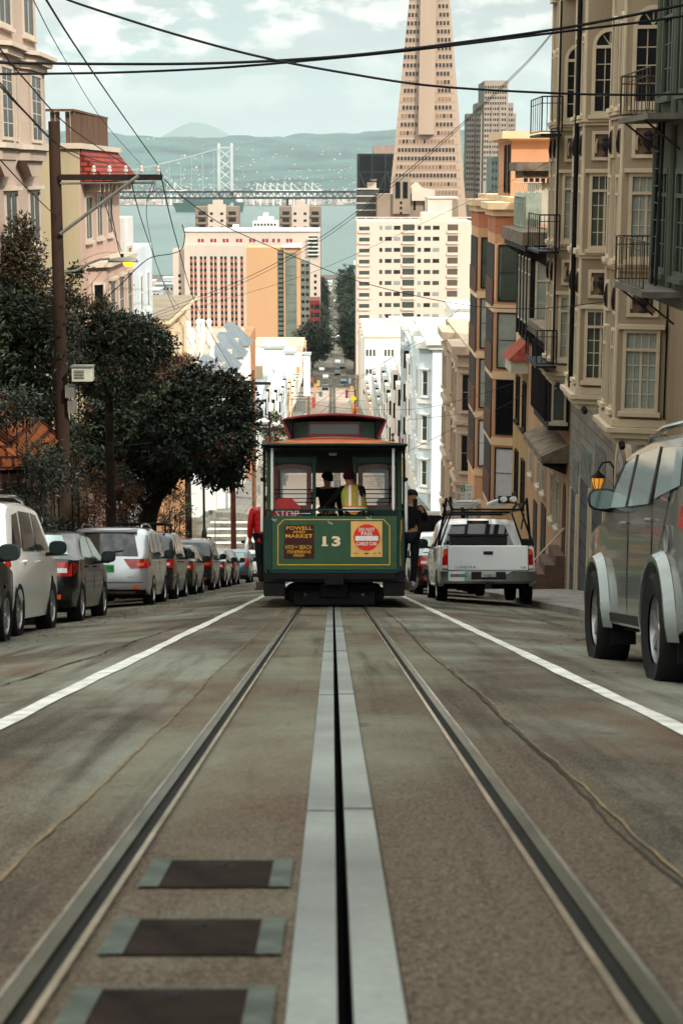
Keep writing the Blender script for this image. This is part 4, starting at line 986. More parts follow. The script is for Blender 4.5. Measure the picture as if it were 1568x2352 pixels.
SEAT = dict(pel=(0, 0, .50), sp=(0, -.02, .70), ch=(0, -.02, .90), nk=(0, 0, 1.05), hb=(0, .01, 1.11), hc=(0, .02, 1.20), ht=(0, .01, 1.29), sl=(-.18, 0, .98), el=(-.24, .06, .72), wl=(-.16, .26, .62), hl=(-.12, .32, .60),
    sr=(.18, 0, .98), er=(.24, .06, .72), wr=(.16, .26, .62), hr=(.12, .32, .60), ll=(-.1, .02, .48), kl=(-.12, .42, .48), al=(-.12, .44, .08), tl=(-.12, .58, .03), lr=(.1, .02, .48), kr=(.12, .42, .48), ar=(.12, .44, .08), tr=(.12, .58, .03))
for x, y, rz, lab, m in ((-.92, 2.5, -1.57, 'grey coated passenger seated inside the left window of the cable car', 'passenger_grey'), (-.90, 3.3, -1.57, 'dark coated passenger seated farther forward behind the left window', 'passenger_dark'), (.92, 2.8, 1.57, 'seated passenger in a slate coat behind the right window', 'passenger_slate')):
    M_ = Matrix.Rotation(tilt[0], 4, 'X') @ Matrix.Rotation(rz, 4, 'Z')
    person(lab, on_car(x, y, .66), M_.to_euler(), dict(SEAT), mat(m, {'passenger_grey': '6a6c70', 'passenger_dark': '3a3a40', 'passenger_slate': '555c66'}[m], .9, var=.15, scale=6), NAVY, mat('black_hair', '0c0a09', .7))
# ================================================================ building helpers
DARKG = mat('dark_glass', '101415', 0.25, var=0, spec=0.15); PALEG = mat('curtained_glass', '8d938a', 0.25, var=0.15, scale=1.5, spec=0.25); MIDG = mat('green_glass', '414a42', 0.2, var=0.2, scale=1.2, spec=0.3)
IRONB = mat('balcony_iron', '1d1f20', 0.6, .3, var=.2, scale=5)
WM = {}
def win(parent, p, n, w, h, fmat, pmat, fw=.07, cols=1, rows=1, transom=0, arch=0, sill=True, hood=False, dep=.07, name='window'):
    key = (round(w, 3), round(h, 3), fmat.name, pmat.name, fw, cols, rows, transom, arch, sill, hood, dep)
    if key not in WM:
        g = G(); gp = G(); y0 = -dep
        def outline(a):
            x = w / 2 - a
            if not arch: return [(-x, a), (x, a), (x, h - a), (-x, h - a)]
            zt = h - arch; r = [(-x, a), (x, a)]
            for k in range(11):
                t = math.pi * k / 10; r.append((x * math.cos(t), zt + (arch - a) * math.sin(t)))
            return r
        o, i = outline(0), outline(fw); k = len(o)
        for q in range(k):
            j = (q + 1) % k
            g.poly([(o[q][0], y0, o[q][1]), (o[j][0], y0, o[j][1]), (i[j][0], y0, i[j][1]), (i[q][0], y0, i[q][1])])
            g.poly([(o[q][0], y0, o[q][1]), (o[j][0], y0, o[j][1]), (o[j][0], 0, o[j][1]), (o[q][0], 0, o[q][1])])
            g.poly([(i[q][0], y0, i[q][1]), (i[j][0], y0, i[j][1]), (i[j][0], -.01, i[j][1]), (i[q][0], -.01, i[q][1])])
        zt = h - (transom or 0) - (arch or 0)
        mt = min(.022, fw * .4)
        if transom or arch: g.box(-w / 2 + fw, w / 2 - fw, y0 + .004, -.012, zt - fw * .5, zt + fw * .3)
        for c in range(1, cols):
            x = -w / 2 + fw + (w - 2 * fw) * c / cols; m_ = mt * (2.4 if cols % 2 == 0 and c == cols // 2 else 1)
            g.box(x - m_ / 2, x + m_ / 2, max(y0 + .02, -.034), -.012, fw, zt - fw * .5)
            if transom: g.box(x - mt / 2, x + mt / 2, max(y0 + .02, -.034), -.012, zt + fw * .3, h - fw)
        for r_ in range(1, rows):
            z = fw + (zt - fw * 1.5) * r_ / rows; g.box(-w / 2 + fw, w / 2 - fw, max(y0 + .024, -.03), -.012, z - mt / 2, z + mt / 2)
        if arch:
            for a in (-.6, 0, .6):
                g.tube([(0, -.03, zt + .03), ((w / 2 - fw) * math.sin(a) * .95, -.03, zt + (arch - fw) * math.cos(a) * .95)], mt * .6, 4)
        if sill: g.box(-w / 2 - .06, w / 2 + .06, -dep - .07, 0, -.09, -.001)
        if hood: g.box(-w / 2 - .10, w / 2 + .10, -.16, 0, h + .01, h + .10).box(-w / 2 - .05, w / 2 + .05, -.10, 0, h - .0, h + .009)
        gp.poly([(x, -.012, z) for x, z in i])
        WM[key] = (g.mesh(name, fmat), gp.mesh('pane', pmat))
    a, b = WM[key]
    off = OFF.get(parent.name, Vector((0, 0, 0)))
    o = link(name, a, parent); o.location = Vector(p) - off; o.rotation_euler = (0, 0, math.atan2(n[1], n[0]) + math.pi / 2)
    link('pane', b, o)
    return o
def panewin(parent, p, n, w, h, m, name='window', off=.03):
    """a small far window: one recessed looking pane, its own object"""
    key = ('p', round(w, 2), round(h, 2), m.name)
    if key not in WM: WM[key] = G().box(-w / 2, w / 2, -off, .0, 0, h).mesh(name, m)
    of = OFF.get(parent.name, Vector((0, 0, 0)))
    o = link(name, WM[key], parent); o.location = Vector(p) - of; o.rotation_euler = (0, 0, math.atan2(n[1], n[0]) + math.pi / 2); return o
def manywins(parent, specs):
    """specs: (p, n, w, h, mat); the first 100 are parts, the rest one mass"""
    for s in specs[:100]: panewin(parent, *s)
    rest = specs[100:]
    if rest:
        mats = []; g = G()
        for p, n, w, h, m in rest:
            if m not in mats: mats.append(m)
            g.cur = mats.index(m); p = Vector(p); a = math.atan2(n[1], n[0]) + math.pi / 2
            g.box(-w / 2, w / 2, -.03, 0, 0, h, Matrix.Translation(p) @ Matrix.Rotation(a, 4, 'Z'))
        g.done('windows', mats, parent)['kind'] = 'stuff'
def ring(pts, e):
    """outline pushed outwards by e (convex enough outlines, any order)"""
    n = len(pts); area = sum(pts[i][0] * pts[(i + 1) % n][1] - pts[(i + 1) % n][0] * pts[i][1] for i in range(n)); s = 1 if area > 0 else -1
    out = []
    for i in range(n):
        a, b, c = Vector(pts[i - 1]), Vector(pts[i]), Vector(pts[(i + 1) % n])
        d1, d2 = (b - a).normalized(), (c - b).normalized()
        n1, n2 = Vector((d1.y, -d1.x)) * s, Vector((d2.y, -d2.x)) * s
        m = (n1 + n2); m = m / max(.3, m.dot(n1)) if m.length > 1e-6 else n1
        out.append(tuple(b + m * e))
    return out
def rect(x0, x1, y0, y1): return [(x0, y0), (x1, y0), (x1, y1), (x0, y1)]
def house(name, label, cat, foot, zb, zt, wall, group=None, cornice=None, roofm=None):
    x = sum(p[0] for p in foot) / len(foot); y = min(p[1] for p in foot)
    t = thing(name, (x, y, zb), label, cat, group)
    G().prism(foot, zb - 1.5, zt).done('wall', wall, t)
    if roofm: G().prism(ring(foot, .05), zt + .003, zt + .06).done('roof', roofm, t)
    if cornice:
        m, e, h = cornice; g = G(); g.prism(ring(foot, e * .5), zt - h, zt - h * .45); g.prism(ring(foot, e), zt - h * .449, zt + .08); g.done('cornice', m, t)
    return t
def bay(t, pts, z0, z1, m, name='bay'): return G().prism(pts, z0, z1).done(name, m, t)
def band(t, pts, z, h, e, m, name='moulding'): return G().prism(ring(pts, e), z, z + h).done(name, m, t)
def face(a, b):
    """frame of the wall piece from a to b: middle, outward normal (towards -y / the street), width"""
    a, b = Vector(a), Vector(b); d = b - a; n = Vector((d.y, -d.x)).normalized()
    if n.y > 0: n = -n
    return (a + b) / 2, n, d.length
def railing(t, pts, z, h, m, step=.11, r=.012, name='railing', closed=False):
    g = G(); P = [Vector((x, y, 0)) for x, y in pts]; segs = list(zip(P, P[1:]))
    zf = z if callable(z) else (lambda p: z)
    for a, b in segs:
        for dz, rr in ((h, r * 2), (h * .82, r * 1.2), (.06, r * 1.5)):
            g.tube([a + Vector((0, 0, zf(a) + dz)), b + Vector((0, 0, zf(b) + dz))], rr, 5)
        n = max(2, int((b - a).length / step))
        for k in range(n + 1):
            p = a.lerp(b, k / n); g.tube([p + Vector((0, 0, zf(p) + .05)), p + Vector((0, 0, zf(p) + h))], r * (2 if k % n == 0 else 1), 4)
    return g.done(name, m, t)
# ================================================================ houses on the right (uphill to downhill)
W_TAN = mat('mansion_stucco', '908069', .85, var=.14, scale=.8, streak=.5, fine=.06, bump=.12); T_CREAM = mat('mansion_trim', 'bdae94', .75, var=.1, scale=1.2, fine=.05)
STONE = brickmat('ashlar_stone', '8a847a', '4b463f', 1.05, .42, 'sum', bump=.35, msize=.012)
PANELB = mat('panel_brown', '6c5443', .85, var=.2, scale=2); URN = mat('urn_iron', '191919', .6, var=.2, scale=5)
SHING = brickmat('slate_shingle', '474d46', '252925', .55, .62, 'sum', bump=.5, offs=.3, msize=.015); GREENT = mat('sage_trim', '4a5244', .7, var=.14, scale=1.2, fine=.05)
GARAGE = mat('garage_door', '3a3e42', .7, var=.2, scale=2); CORR = mat('ribbed_panel', '767b73', .7, var=.2, scale=3)
ROOFG = mat('flat_roof_grey', '8b8880', .9, var=.2, scale=.5)
IRONR = mat('rusty_balcony_iron', '4a3c30', .7, .2, var=.3, scale=4)
# house out of the frame uphill: it is what keeps this stretch of street in the shade
# green house at the edge of the picture
t = house('shingled_house', 'dark shingled house with sage green bay and iron balconies at the right edge', 'house', rect(6.95, 22, -26, 33.3), gz(30), 8.5, SHING)
gb = [(6.95, 33.28), (6.0, 33.05), (6.0, 26), (6.95, 25.7)]
bay(t, gb, -2.3, 8.4, GREENT)
for k, z in enumerate((-1.75, 1.35, 4.4)):
    for y in (31.9, 30.2, 28.4): win(t, (6.0, y, z), (-1, 0), 1.0, 1.85, GREENT, DARKG, .09, 2, 3, .45)
    for y in (32.7, 31.1, 29.3): G().tube([(5.96, y, z - .3), (5.96, y, z + 2.6)], .07, 8).done('pilaster', GREENT, t)
p_, n_, w_ = face((6.95, 33.28), (6.0, 33.05))
for z, zr in ((1.02, .75), (-1.98, .85)):
    s = G().box(5.3, 6.0, 30.0, 33.0, z - .1, z).done('balcony_slab', mat('slab_stone', '5f5a50', .8, var=.2, scale=3), t)
    railing(t, [(6.0, 32.98), (5.32, 32.98)], z, zr, IRONR, .09, .009); railing(t, [(5.32, 32.98), (5.32, 30.02)], z, zr, IRONR, .34, .007)
    for y in (30.6, 32.6): G().tube([(5.35, y, z - .1), (5.98, y, z - .6)], .02, 5).done('bracket', IRONR, t)
g = G(); g.tube([(5.75, 31.6, -1.95), (5.85, 31.9, 1.0)], .03, 6); g.tube([(5.75, 31.2, -1.95), (5.85, 31.5, 1.0)], .03, 6)
for k in range(9): g.tube([(5.77, 31.6 + .03 * k, -1.7 + .3 * k), (5.77, 31.2 + .03 * k, -1.7 + .3 * k)], .014, 5)
g.done('fire_ladder', IRONB, t)
# mansion
M0 = 7.0
t = house('mansion', 'tall tan mansion with urn panels, arched top windows and three bays', 'house', rect(M0, 22, 33.4, 50.2), gz(45), 7.5, W_TAN, cornice=(mat('dark_eaves', '2f2a26', .8, var=.2, scale=2), .7, .5))
MB = t
st = G().prism(rect(M0 - .09, M0, 33.42, 50.15), gz(50) - .5, -5.75).done('stone_base', STONE, t)
bays = [(36.35, 36.6, 38.3, 39.3), (41.9, 42.2, 44.0, 45.0), (46.85, 47.15, 48.7, 49.7)]
URNP = [(.0, 0), (.10, 0), (.09, .03), (.04, .06), (.03, .12), (.10, .2), (.13, .30), (.11, .38), (.07, .42), (.12, .46), (.10, .50), (.04, .54), (.0, .58)]
for bi, (ya, yb, yc, yd) in enumerate(bays):
    bp = [(M0 - .05, ya), (6.0, yb), (6.0, yc), (M0 - .05, yd)]
    b = bay(t, bp, -5.3, 6.8, W_TAN)
    for z, h, e in ((-5.62, .14, .02), (-5.48, .13, .13), (-5.35, .10, .22), (-5.24, .16, .10), (-1.98, .07, .05), (-1.90, .06, .11), (1.14, .07, .05), (1.22, .06, .11)): band(t, bp, z, h, e, T_CREAM)
    p, n, w = face(bp[0], bp[1])
    tan = (Vector(bp[1]) - Vector(bp[0])).normalized()
    def on(f, z, out=0.0): q = Vector(bp[0]).lerp(Vector(bp[1]), f) + n * out; return (q.x, q.y, z)
    # floor sills -4.95, -1.75, 1.37 and above
    win(t, on(.5, -4.92), n, w * .78, 1.74, T_CREAM, PALEG if bi != 1 else MIDG, .075, 4, 4, .42, sill=True, hood=True, dep=.09)
    win(t, on(.5, -1.75), n, w * .74, 1.78, T_CREAM, MIDG if bi == 1 else PALEG, .075, 4, 4, .40, sill=True, hood=True, dep=.09)
    win(t, on(.48, 1.38), n, w * .80, 1.98, T_CREAM, DARKG, .085, 3, 4, 0, .42, sill=True, dep=.10)
    win(t, on(.48, 4.6), n, w * .80, 1.9, T_CREAM, DARKG, .085, 3, 4, 0, .42, sill=True, dep=.10)
    for z in (-2.92, .33):
        fr = G(); hw, hh, fw = w * .34, .68, .075
        o_, i_ = [(-hw, 0), (hw, 0), (hw, hh), (-hw, hh)], [(-hw + fw, fw), (hw - fw, fw), (hw - fw, hh - fw), (-hw + fw, hh - fw)]
        c = Vector(on(.5, z))
        def pt(x, zz, d): q = Vector((c.x, c.y)) + tan * x + n * d; return (q.x, q.y, z + zz)
        for k in range(4):
            j = (k + 1) % 4
            fr.poly([pt(*o_[k], .06), pt(*o_[j], .06), pt(*i_[j], .06), pt(*i_[k], .06)]); fr.poly([pt(*o_[k], .06), pt(*o_[j], .06), pt(*o_[j], 0), pt(*o_[k], 0)]); fr.poly([pt(*i_[k], .06), pt(*i_[j], .06), pt(*i_[j], .012), pt(*i_[k], .012)])
        f_ = fr.done('urn_panel', T_CREAM, t)
        G().poly([pt(x, zz, .014) for x, zz in i_]).done('panel_back', PANELB, f_)
        u = G(); s_ = .82
        u.v = []; nn = 12
        for r_, h_ in URNP:
            for k in range(nn):
                a = 2 * math.pi * k / nn; q = Vector(pt(r_ * s_ * math.cos(a) * 1.1, .09 + h_ * s_ * 1.02, .05 + r_ * s_ * .35 * math.sin(a))); u.v.append(tuple(q))
        for r_ in range(len(URNP) - 1):
            for k in range(nn): a = r_ * nn + k; d = r_ * nn + (k + 1) % nn; u.f.append((a, d, d + nn, a + nn)); u.mi.append(0)
        for sg in (-1, 1): u.tube([pt(sg * .13, .36, .05), pt(sg * .20, .40, .04), pt(sg * .17, .26, .04), pt(sg * .12, .30, .05)], .012, 5)
        u.done('urn', URN, f_, smooth=True)
        for sg in (-1, 1): G().tube([pt(sg * w * .235, .16, .03), pt(sg * w * .25, .33, .03), pt(sg * w * .22, .50, .03)], [.022, .03, .018], 6).done('garland', T_CREAM, f_)
    # street side of the bay: slender lights, panels and pilasters
    for y in (yb + .32, yc - .35):
        for z, hgt in ((-4.9, 1.7), (-1.75, 1.75), (1.38, 1.9), (4.6, 1.9)): win(t, (6.0, y, z), (-1, 0), .42, hgt, T_CREAM, DARKG, .06, 1, 4, .4 if z < 1 else 0, 0 if z < 1 else .2, dep=.08)
        for z in (-2.9, .35):
            f_ = G().box(5.95, 6.0, y - .22, y + .22, z, z + .66).done('narrow_panel', T_CREAM, t)
            G().box(5.942, 5.949, y - .15, y + .15, z + .07, z + .59).done('panel_back', PANELB, f_)
            G().tube([(5.93, y, z + .1), (5.92, y, z + .3), (5.93, y, z + .55)], [.03, .05, .02], 6).done('figure', URN, f_)
    for y in (yb + .05, yc - .05): G().tube([(5.98, y, -5.2), (5.98, y, 6.6)], .05, 8).done('colonnette', T_CREAM, t)
    for sg in (.15, .85): G().tube([on(sg, -5.7, -.1), on(sg, -5.6, .1)], .07, 8).done('corbel', URN, t)
# ground floor of the mansion: arched door, garages, ribbed panels
def opening(par, X, y0, y1, z0, z1, m, name, arch=0, dep=.02):
    g = G(); pts = [(y0, z0), (y1, z0)]
    if arch: pts += [((y0 + y1) / 2 + (y1 - y0) / 2 * math.cos(math.pi * k / 12), z1 - arch + arch * math.sin(math.pi * k / 12)) for k in range(13)]
    else: pts += [(y1, z1), (y0, z1)]
    g.prism(pts, X - dep, X, 'x'); return g.done(name, m, par)
Xs_ = M0 - .09
ar = opening(t, Xs_, 39.5, 41.5, gz(40.5) - .2, -5.95, T_CREAM, 'arch_surround', .95, .10)
opening(t, Xs_ - .10, 39.72, 41.28, gz(40.5) - .2, -6.2, mat('carved_stone', '857565', .8, var=.35, scale=6), 'arch_soffit', .85, .015)
opening(t, Xs_ - .115, 39.95, 41.05, gz(40.5) - .2, -6.45, DARKG, 'door', .7, .01)
for y0, y1, zt in ((43.4, 45.3, -7.9), (45.9, 47.6, -8.3), (48.2, 49.3, -8.9), (35.6, 38.4, -6.9)):
    f_ = opening(t, Xs_, y0, y1, gz(y0) - .4, zt, GARAGE, 'garage_door', 0, .03)
    for k in range(4): opening(f_, Xs_ - .03, y0 + .05, y1 - .05, zt - .6 - .55 * k, zt - .57 - .55 * k, UNDER, 'panel_joint', 0, .006)
    for y in (y0 - .1, y1): opening(t, Xs_, y, y + .1, gz(y0) - .4, zt + .05, T_CREAM, 'door_jamb', 0, .07)
for y0, y1, za, zb_ in ((43.4, 45.3, -7.85, -6.9), (45.9, 47.6, -8.25, -7.3), (48.2, 49.3, -8.85, -7.9), (35.6, 38.4, -6.85, -5.9)):
    g = G()
    for k in range(int((y1 - y0) / .12)): g.box(Xs_ - .03 - .015 * (k % 2), Xs_, y0 + .12 * k, y0 + .12 * (k + 1) - .002, za, zb_)
    g.done('ribbed_panel', CORR, t)
# iron fire escapes on the far bay
for z in (1.05, -2.0, -5.05):
    G().box(5.45, 6.0, 46.6, 49.2, z - .06, z).done('fire_balcony', IRONB, t)
    railing(t, [(6.0, 46.62), (5.47, 46.62)], z, .95, IRONB, .13, .010); railing(t, [(5.47, 46.62), (5.47, 49.18)], z, .95, IRONB, .45, .009)
g = G()
g.tube([(5.9, 46.5, -5.0), (5.9, 46.5, 4.4)], .03, 5)
g.done('fire_ladder', IRONB, t)
G().tube([(5.92, 43.15, -5.2), (5.92, 43.15, 6.9)], .06, 8).done('downpipe', IRON, t)
# wall lantern
t2 = thing('wall_lantern', (6.55, 42.0, -7.15), 'lit iron lantern on a scroll bracket on the mansion wall', 'lantern')
L_ = Vector((6.5, 42.0, -7.5))
g = G(); g.tube([L_ + Vector((.4, 0, .1)), L_ + Vector((.38, 0, .45)), L_ + Vector((.28, 0, .6)), L_ + Vector((.1, 0, .58)), L_ + Vector((0, 0, .42))], .025, 6); g.tube([L_ + Vector((.4, 0, -.15)), L_ + Vector((.4, 0, .5))], .03, 6)
g.done('bracket', IRON, t2, smooth=True)
G().lathe([(.001, .42), (.03, .38), (.05, .34), (.17, .25), (.18, .22), (.001, .22)], tuple(L_), 10).done('cap', IRON, t2)
lm = mat('lantern_glow', 'e89a3c', .4, var=0, emit=.32)
G().lathe([(.15, .21), (.15, .12), (.09, -.06), (.04, -.09)], tuple(L_), 8).done('lamp_glass', lm, t2)
g = G()
for k in range(8): a = k * math.pi / 4; g.tube([L_ + Vector((.155 * math.cos(a), .155 * math.sin(a), .22)), L_ + Vector((.155 * math.cos(a), .155 * math.sin(a), .12)), L_ + Vector((.09 * math.cos(a), .09 * math.sin(a), -.07))], .009, 4)
g.lathe([(.001, -.16), (.02, -.12), (.05, -.085), (.001, -.08)], tuple(L_), 8); g.done('cage', IRON, t2)
# cream ground-floor house with slatted oriel
PEACH = mat('peach_stucco', 'a07e60', .85, var=.14, scale=.7, streak=.5, fine=.05); DBR = mat('dark_timber', '191615', .7, var=.25, scale=3); OFFW = mat('off_white_trim', 'b4ab99', .7, var=.1, scale=2); SLATE = mat('weathered_shingle', '6e6252', .9, var=.3, scale=2.5, fine=.15)
t = house('oriel_house', 'low peach house with a dark slatted oriel and a tiled ledge beside the mansion', 'house', rect(6.9, 20, 50.25, 54.4), gz(54.4), -4.3, PEACH)
op = [(6.88, 50.3), (6.3, 50.42), (6.3, 54.2), (6.88, 54.35)]
bay(t, op, -7.35, -4.75, DBR, 'oriel'); G().prism(ring(op, .22), -4.75, -4.4, ).done('oriel_roof', SLATE, t)
p, n, w = face(op[0], op[1]); win(t, (p.x, p.y, -7.1), n, w * .72, 1.95, OFFW, MIDG, .06, 1, 2, dep=.05)
for k in range(7): win(t, (6.3, 50.85 + .52 * k, -7.1), (-1, 0), .40, 2.1, DBR, PALEG, .03, 1, 1, sill=False, dep=.10)
G().prism([(6.9, -7.75), (6.1, -8.1), (6.1, -8.3), (6.9, -8.3)], 50.26, 55, 'y').done('ledge', SLATE, t)
g = G()
for k in range(12): g.box(6.15, 6.88, 50.6 + .86 * k, 50.72 + .86 * k, -8.62, -8.31)
for k in range(5): G().prism([(6.88, -8.31), (6.15, -8.31), (6.2, -8.42), (6.88, -8.7)], 50.6 + .86 * k, 50.74 + .86 * k, 'y').done('ledge_bracket', DBR, t)
opening(t, 6.9, 50.55, 51.25, gz(51) - .3, -9.0, DBR, 'arched_door', .45, .02)
for y in (52.2, 53.5): win(t, (6.9, y, -10.6), (-1, 0), .7, 1.5, OFFW, DARKG, .07, 1, 2)
g = G()
for k in range(4): g.box(6.9 - .3 * (k + 1), 6.9 - .3 * k - .002, 50.4, 52.0, gz(52) - .3, gz(52) + 1.35 - .28 * k)
g.done('steps', mat('brown_steps', '5e4a40', .85, var=.2, scale=3), t)
G().tube([(5.85, 50.35, gz(52) + 1.1), (6.85, 50.4, gz(52) + 2.2)], .025, 6).done('handrail', OFFW, t)
# half timbered house
t = house('timbered_house', 'half timbered house with black brackets, white sashes and a fenced roof terrace', 'house', rect(6.9, 20, 54.45, 61), gz(61), -1.75, PEACH)
op = [(6.88, 54.5), (6.25, 54.7), (6.25, 58.6), (6.88, 58.9)]
bay(t, op, -5.1, -2.35, DBR, 'oriel')
p, n, w = face(op[0], op[1]); win(t, (p.x, p.y, -4.7), n, w * .74, 2.05, OFFW, PALEG, .07, 1, 2, .6, dep=.05)
for k in range(4): win(t, (6.25, 55.3 + .95 * k, -4.7), (-1, 0), .62, 2.1, OFFW, DARKG, .06, 1, 2, .5, sill=False, dep=.06)
for y in (54.7, 55.75, 56.7, 57.65, 58.6): G().box(6.16, 6.26, y - .06, y + .06, -5.2, -2.35).done('timber_post', DBR, t)
G().prism([(6.9, -5.1), (6.2, -5.1), (6.35, -5.4), (6.9, -5.7)], 54.55, 58.8, 'y').done('oriel_base', DBR, t)
op2 = rect(5.95, 6.9, 54.3, 61); G().prism(op2, -2.34, -2.15).done('eave', DBR, t); G().prism(ring(op2, .1), -2.149, -1.75).done('cornice', SLATE, t)
for k in range(8): G().prism([(6.9, -2.34), (6.0, -2.34), (6.1, -2.5), (6.9, -2.95)], 54.5 + .85 * k, 54.62 + .85 * k, 'y').done('bracket', DBR, t)
FEN = mat('sage_fence', '8b9485', .8, var=.15, scale=3)
g = G()
for k in range(9): g.box(6.2 + .1 * k, 6.29 + .1 * k, 59.96, 60.0, -1.72, -.62 + .04 * (k % 2))
g.done('terrace_fence', FEN, t)
g = G()
for k in range(14): x = 6.2 + .065 * k; g.tube([(x, 59.98, -.6), (x + .03, 59.98, -.42), (x - .02, 59.98, -.28)], .012, 4)
g.tube([(6.18, 59.98, -.6), (7.1, 59.98, -.6)], .02, 5); g.tube([(6.18, 59.98, -.27), (7.1, 59.98, -.27)], .016, 5); g.done('fence_lattice', OFFW, t)
railing(t, [(6.2, 60.0), (6.2, 57)], -1.72, 1.0, FEN, .1, .02, 'terrace_fence')
G().box(6.55, 8.6, 61.2, 63.6, -.12, .12).box(6.35, 8.6, 61.0, 63.8, .121, .42).done('porch_roof', SLATE, t)
for k in range(7): G().box(6.6 + .2 * k, 6.72 + .2 * k, 61.02, 61.2, -.3, -.125).done('dentil', DBR, t)
G().box(7.0, 8.5, 61.25, 63.5, -1.7, -.3).done('porch_wall', OFFW, t)
for y0, y1, z0, z1 in ((55.2, 56.4, gz(56) - .3, -10.6), (57.6, 58.6, gz(58) - .3, -10.9)): opening(t, 6.9, y0, y1, z0, z1, DBR, 'door', 0, .03)
for y in (55.8, 57.2, 59.4): win(t, (6.9, y, -10.2), (-1, 0), .7, 1.5, OFFW, DARKG, .07, 1, 2)
# yellow house with small tiled bay roof
OCH = mat('ochre_stucco', '9c8055', .85, var=.12, scale=.7, streak=.5, fine=.05)
t = house('ochre_house', 'narrow ochre house with a small red tiled bay roof', 'house', rect(6.95, 20, 61.05, 66), gz(66), -3.6, mat('rose_stucco', 'c2a18a', .85, var=.1, scale=.7))
G().prism(rect(6.9, 6.95, 61.1, 65.98), gz(66), -6.6).done('lower_wall', OCH, t)
rp_ = [(6.9, 61.1), (6.3, 61.3), (6.3, 63.4), (6.9, 63.6)]
bay(t, rp_, -6.9, -6.45, OFFW, 'bay_cornice')
g = G(); a, b, c, d = [Vector((x, y, -6.44)) for x, y in ring(rp_, .12)]; e, f = Vector((6.9, 61.3, -5.75)), Vector((6.9, 63.3, -5.75))
g.poly([a, b, e]); g.poly([b, c, f, e]); g.poly([c, d, f]); g.done('tiled_bay_roof', mat('red_roof_tile', '8a4030', .85, var=.3, scale=6, fine=.2), t)
for z in (-9.0, -11.8):
    for y in (62, 64.2): win(t, (6.9, y, z), (-1, 0), .9, 1.7, DBR, DARKG, .06, 1, 2)
# brown bay building with penthouse
BRN = mat('brown_peach_stucco', 'b98d69', .85, var=.10, scale=.6, streak=.5, fine=.04); BRND = mat('terracotta_stucco', 'a2674a', .85, var=.12, scale=.8); BRNP = mat('brown_spandrel', '4f3227', .75, var=.15, scale=2); CORN = mat('peach_cornice', 'cdb08c', .8, var=.08, scale=1)
t = house('bay_building', 'peach brown building with two stacks of black framed bays and an orange penthouse', 'building', rect(7.2, 24, 66.05, 83), gz(83), -.95, BRN, cornice=(CORN, .35, .45), roofm=ROOFG)
for (ya, yb, yc, yd) in ((66.7, 67.1, 70.3, 71), (74.4, 74.9, 78.6, 79.4)):
    bp = [(7.2, ya), (6.2, yb), (6.2, yc), (7.2, yd)]
    bay(t, bp, -14.0, -1.55, BRN); band(t, bp, -2.2, .62, .015, BRND, 'terracotta_band'); band(t, bp, -1.55, .25, .12, CORN, 'bay_cornice'); band(t, bp, -1.3, .25, .3, CORN, 'bay_cornice')
    p, n, w = face(bp[0], bp[1])
    k_ = 1 + (yb - 67) / 67 * .0
    for i, z in enumerate((-4.78, -7.35, -9.93, -12.48)):
        zz = z
        win(t, (p.x, p.y, zz), n, w * .74, 2.16 if i < 3 else 2.05, DBR, (MIDG, PALEG, DARKG if ya < 70 else PALEG, mat('white_blind', 'b9bcbd', .5, var=.08, scale=2))[i], .05, 1, 2, sill=False, dep=.05)
        f_ = G().box(6.13, 6.2, yb + .1, yc - .1, zz - .2, zz + .85).done('spandrel', BRNP, t)
        G().box(6.165, 6.2, yb + .15, yc - .15, zz + .86, zz + 2.15).done('ribbon_window', DBR, t)
        band(t, bp, zz - .42, .3, .03, CORN, 'floor_band')
for y in (67, 69, 72.5, 75, 80): win(t, (7.2, y, -15.4), (-1, 0), 1.0, 1.6, DBR, DARKG, .07, 1, 2)
ORG = mat('orange_stucco', 'b88664', .85, var=.08, scale=.5, fine=.04)
ph = G().prism(rect(7.25, 22, 72, 77.5), -.9, 1.35).done('penthouse', ORG, t)
pr = rect(7.25, 22, 72, 77.5); G().prism(ring(pr, .12), 1.35, 1.42).prism(ring(pr, .42), 1.421, 1.72).done('penthouse_cornice', CORN, ph)
for y in (72.7, 74.2): win(ph, (7.25, y, -.75), (-1, 0), .8, 1.95, DBR, DARKG, .06, 1, 1, sill=False, dep=.05)
g = G(); g.tube([(9.1, 73, 1.7), (9.1, 73, 2.15)], .1, 8); g.done('roof_pipe', BRND, ph); G().tube([(9.9, 73, 1.7), (9.9, 73, 1.95)], .06, 8).done('roof_pipe', BRND, ph)
# beige ornate house
BEI = mat('beige_stucco', 'a99987', .85, var=.12, scale=.7, streak=.5, fine=.05); BEIT = mat('beige_trim', 'ad9a84', .8, var=.12, scale=1)
t = house('beige_house', 'ornate beige house with heavy cornices just before the side street', 'house', rect(7.0, 22, 83.5, 99.8), gz(99), -8.2, BEI, cornice=(BEIT, .5, .6), roofm=ROOFG)
for (ya, yb, yc, yd) in ((84.2, 84.7, 88, 88.6), (92, 92.5, 96, 96.6)):
    bp = [(7.0, ya), (6.1, yb), (6.1, yc), (7.0, yd)]
    bay(t, bp, -18.2, -8.6, BEI); band(t, bp, -8.6, .4, .3, BEIT, 'bay_cornice'); band(t, bp, -9.2, .2, .12, BEIT)
    p, n, w = face(bp[0], bp[1])
    for z in (-11.4, -14.4, -17.4):
        win(t, (p.x, p.y, z), n, w * .55, 1.9, BEIT, DARKG, .07, 1, 2, hood=True); band(t, bp, z - .65, .2, .12, BEIT)
        for y in (yb + .8, yc - .8): win(t, (6.1, y, z), (-1, 0), .8, 1.9, BEIT, DARKG, .07, 1, 2)
    G().prism(ring(bp, .05), -18.6, -18.2).done('bay_base', BEIT, t)
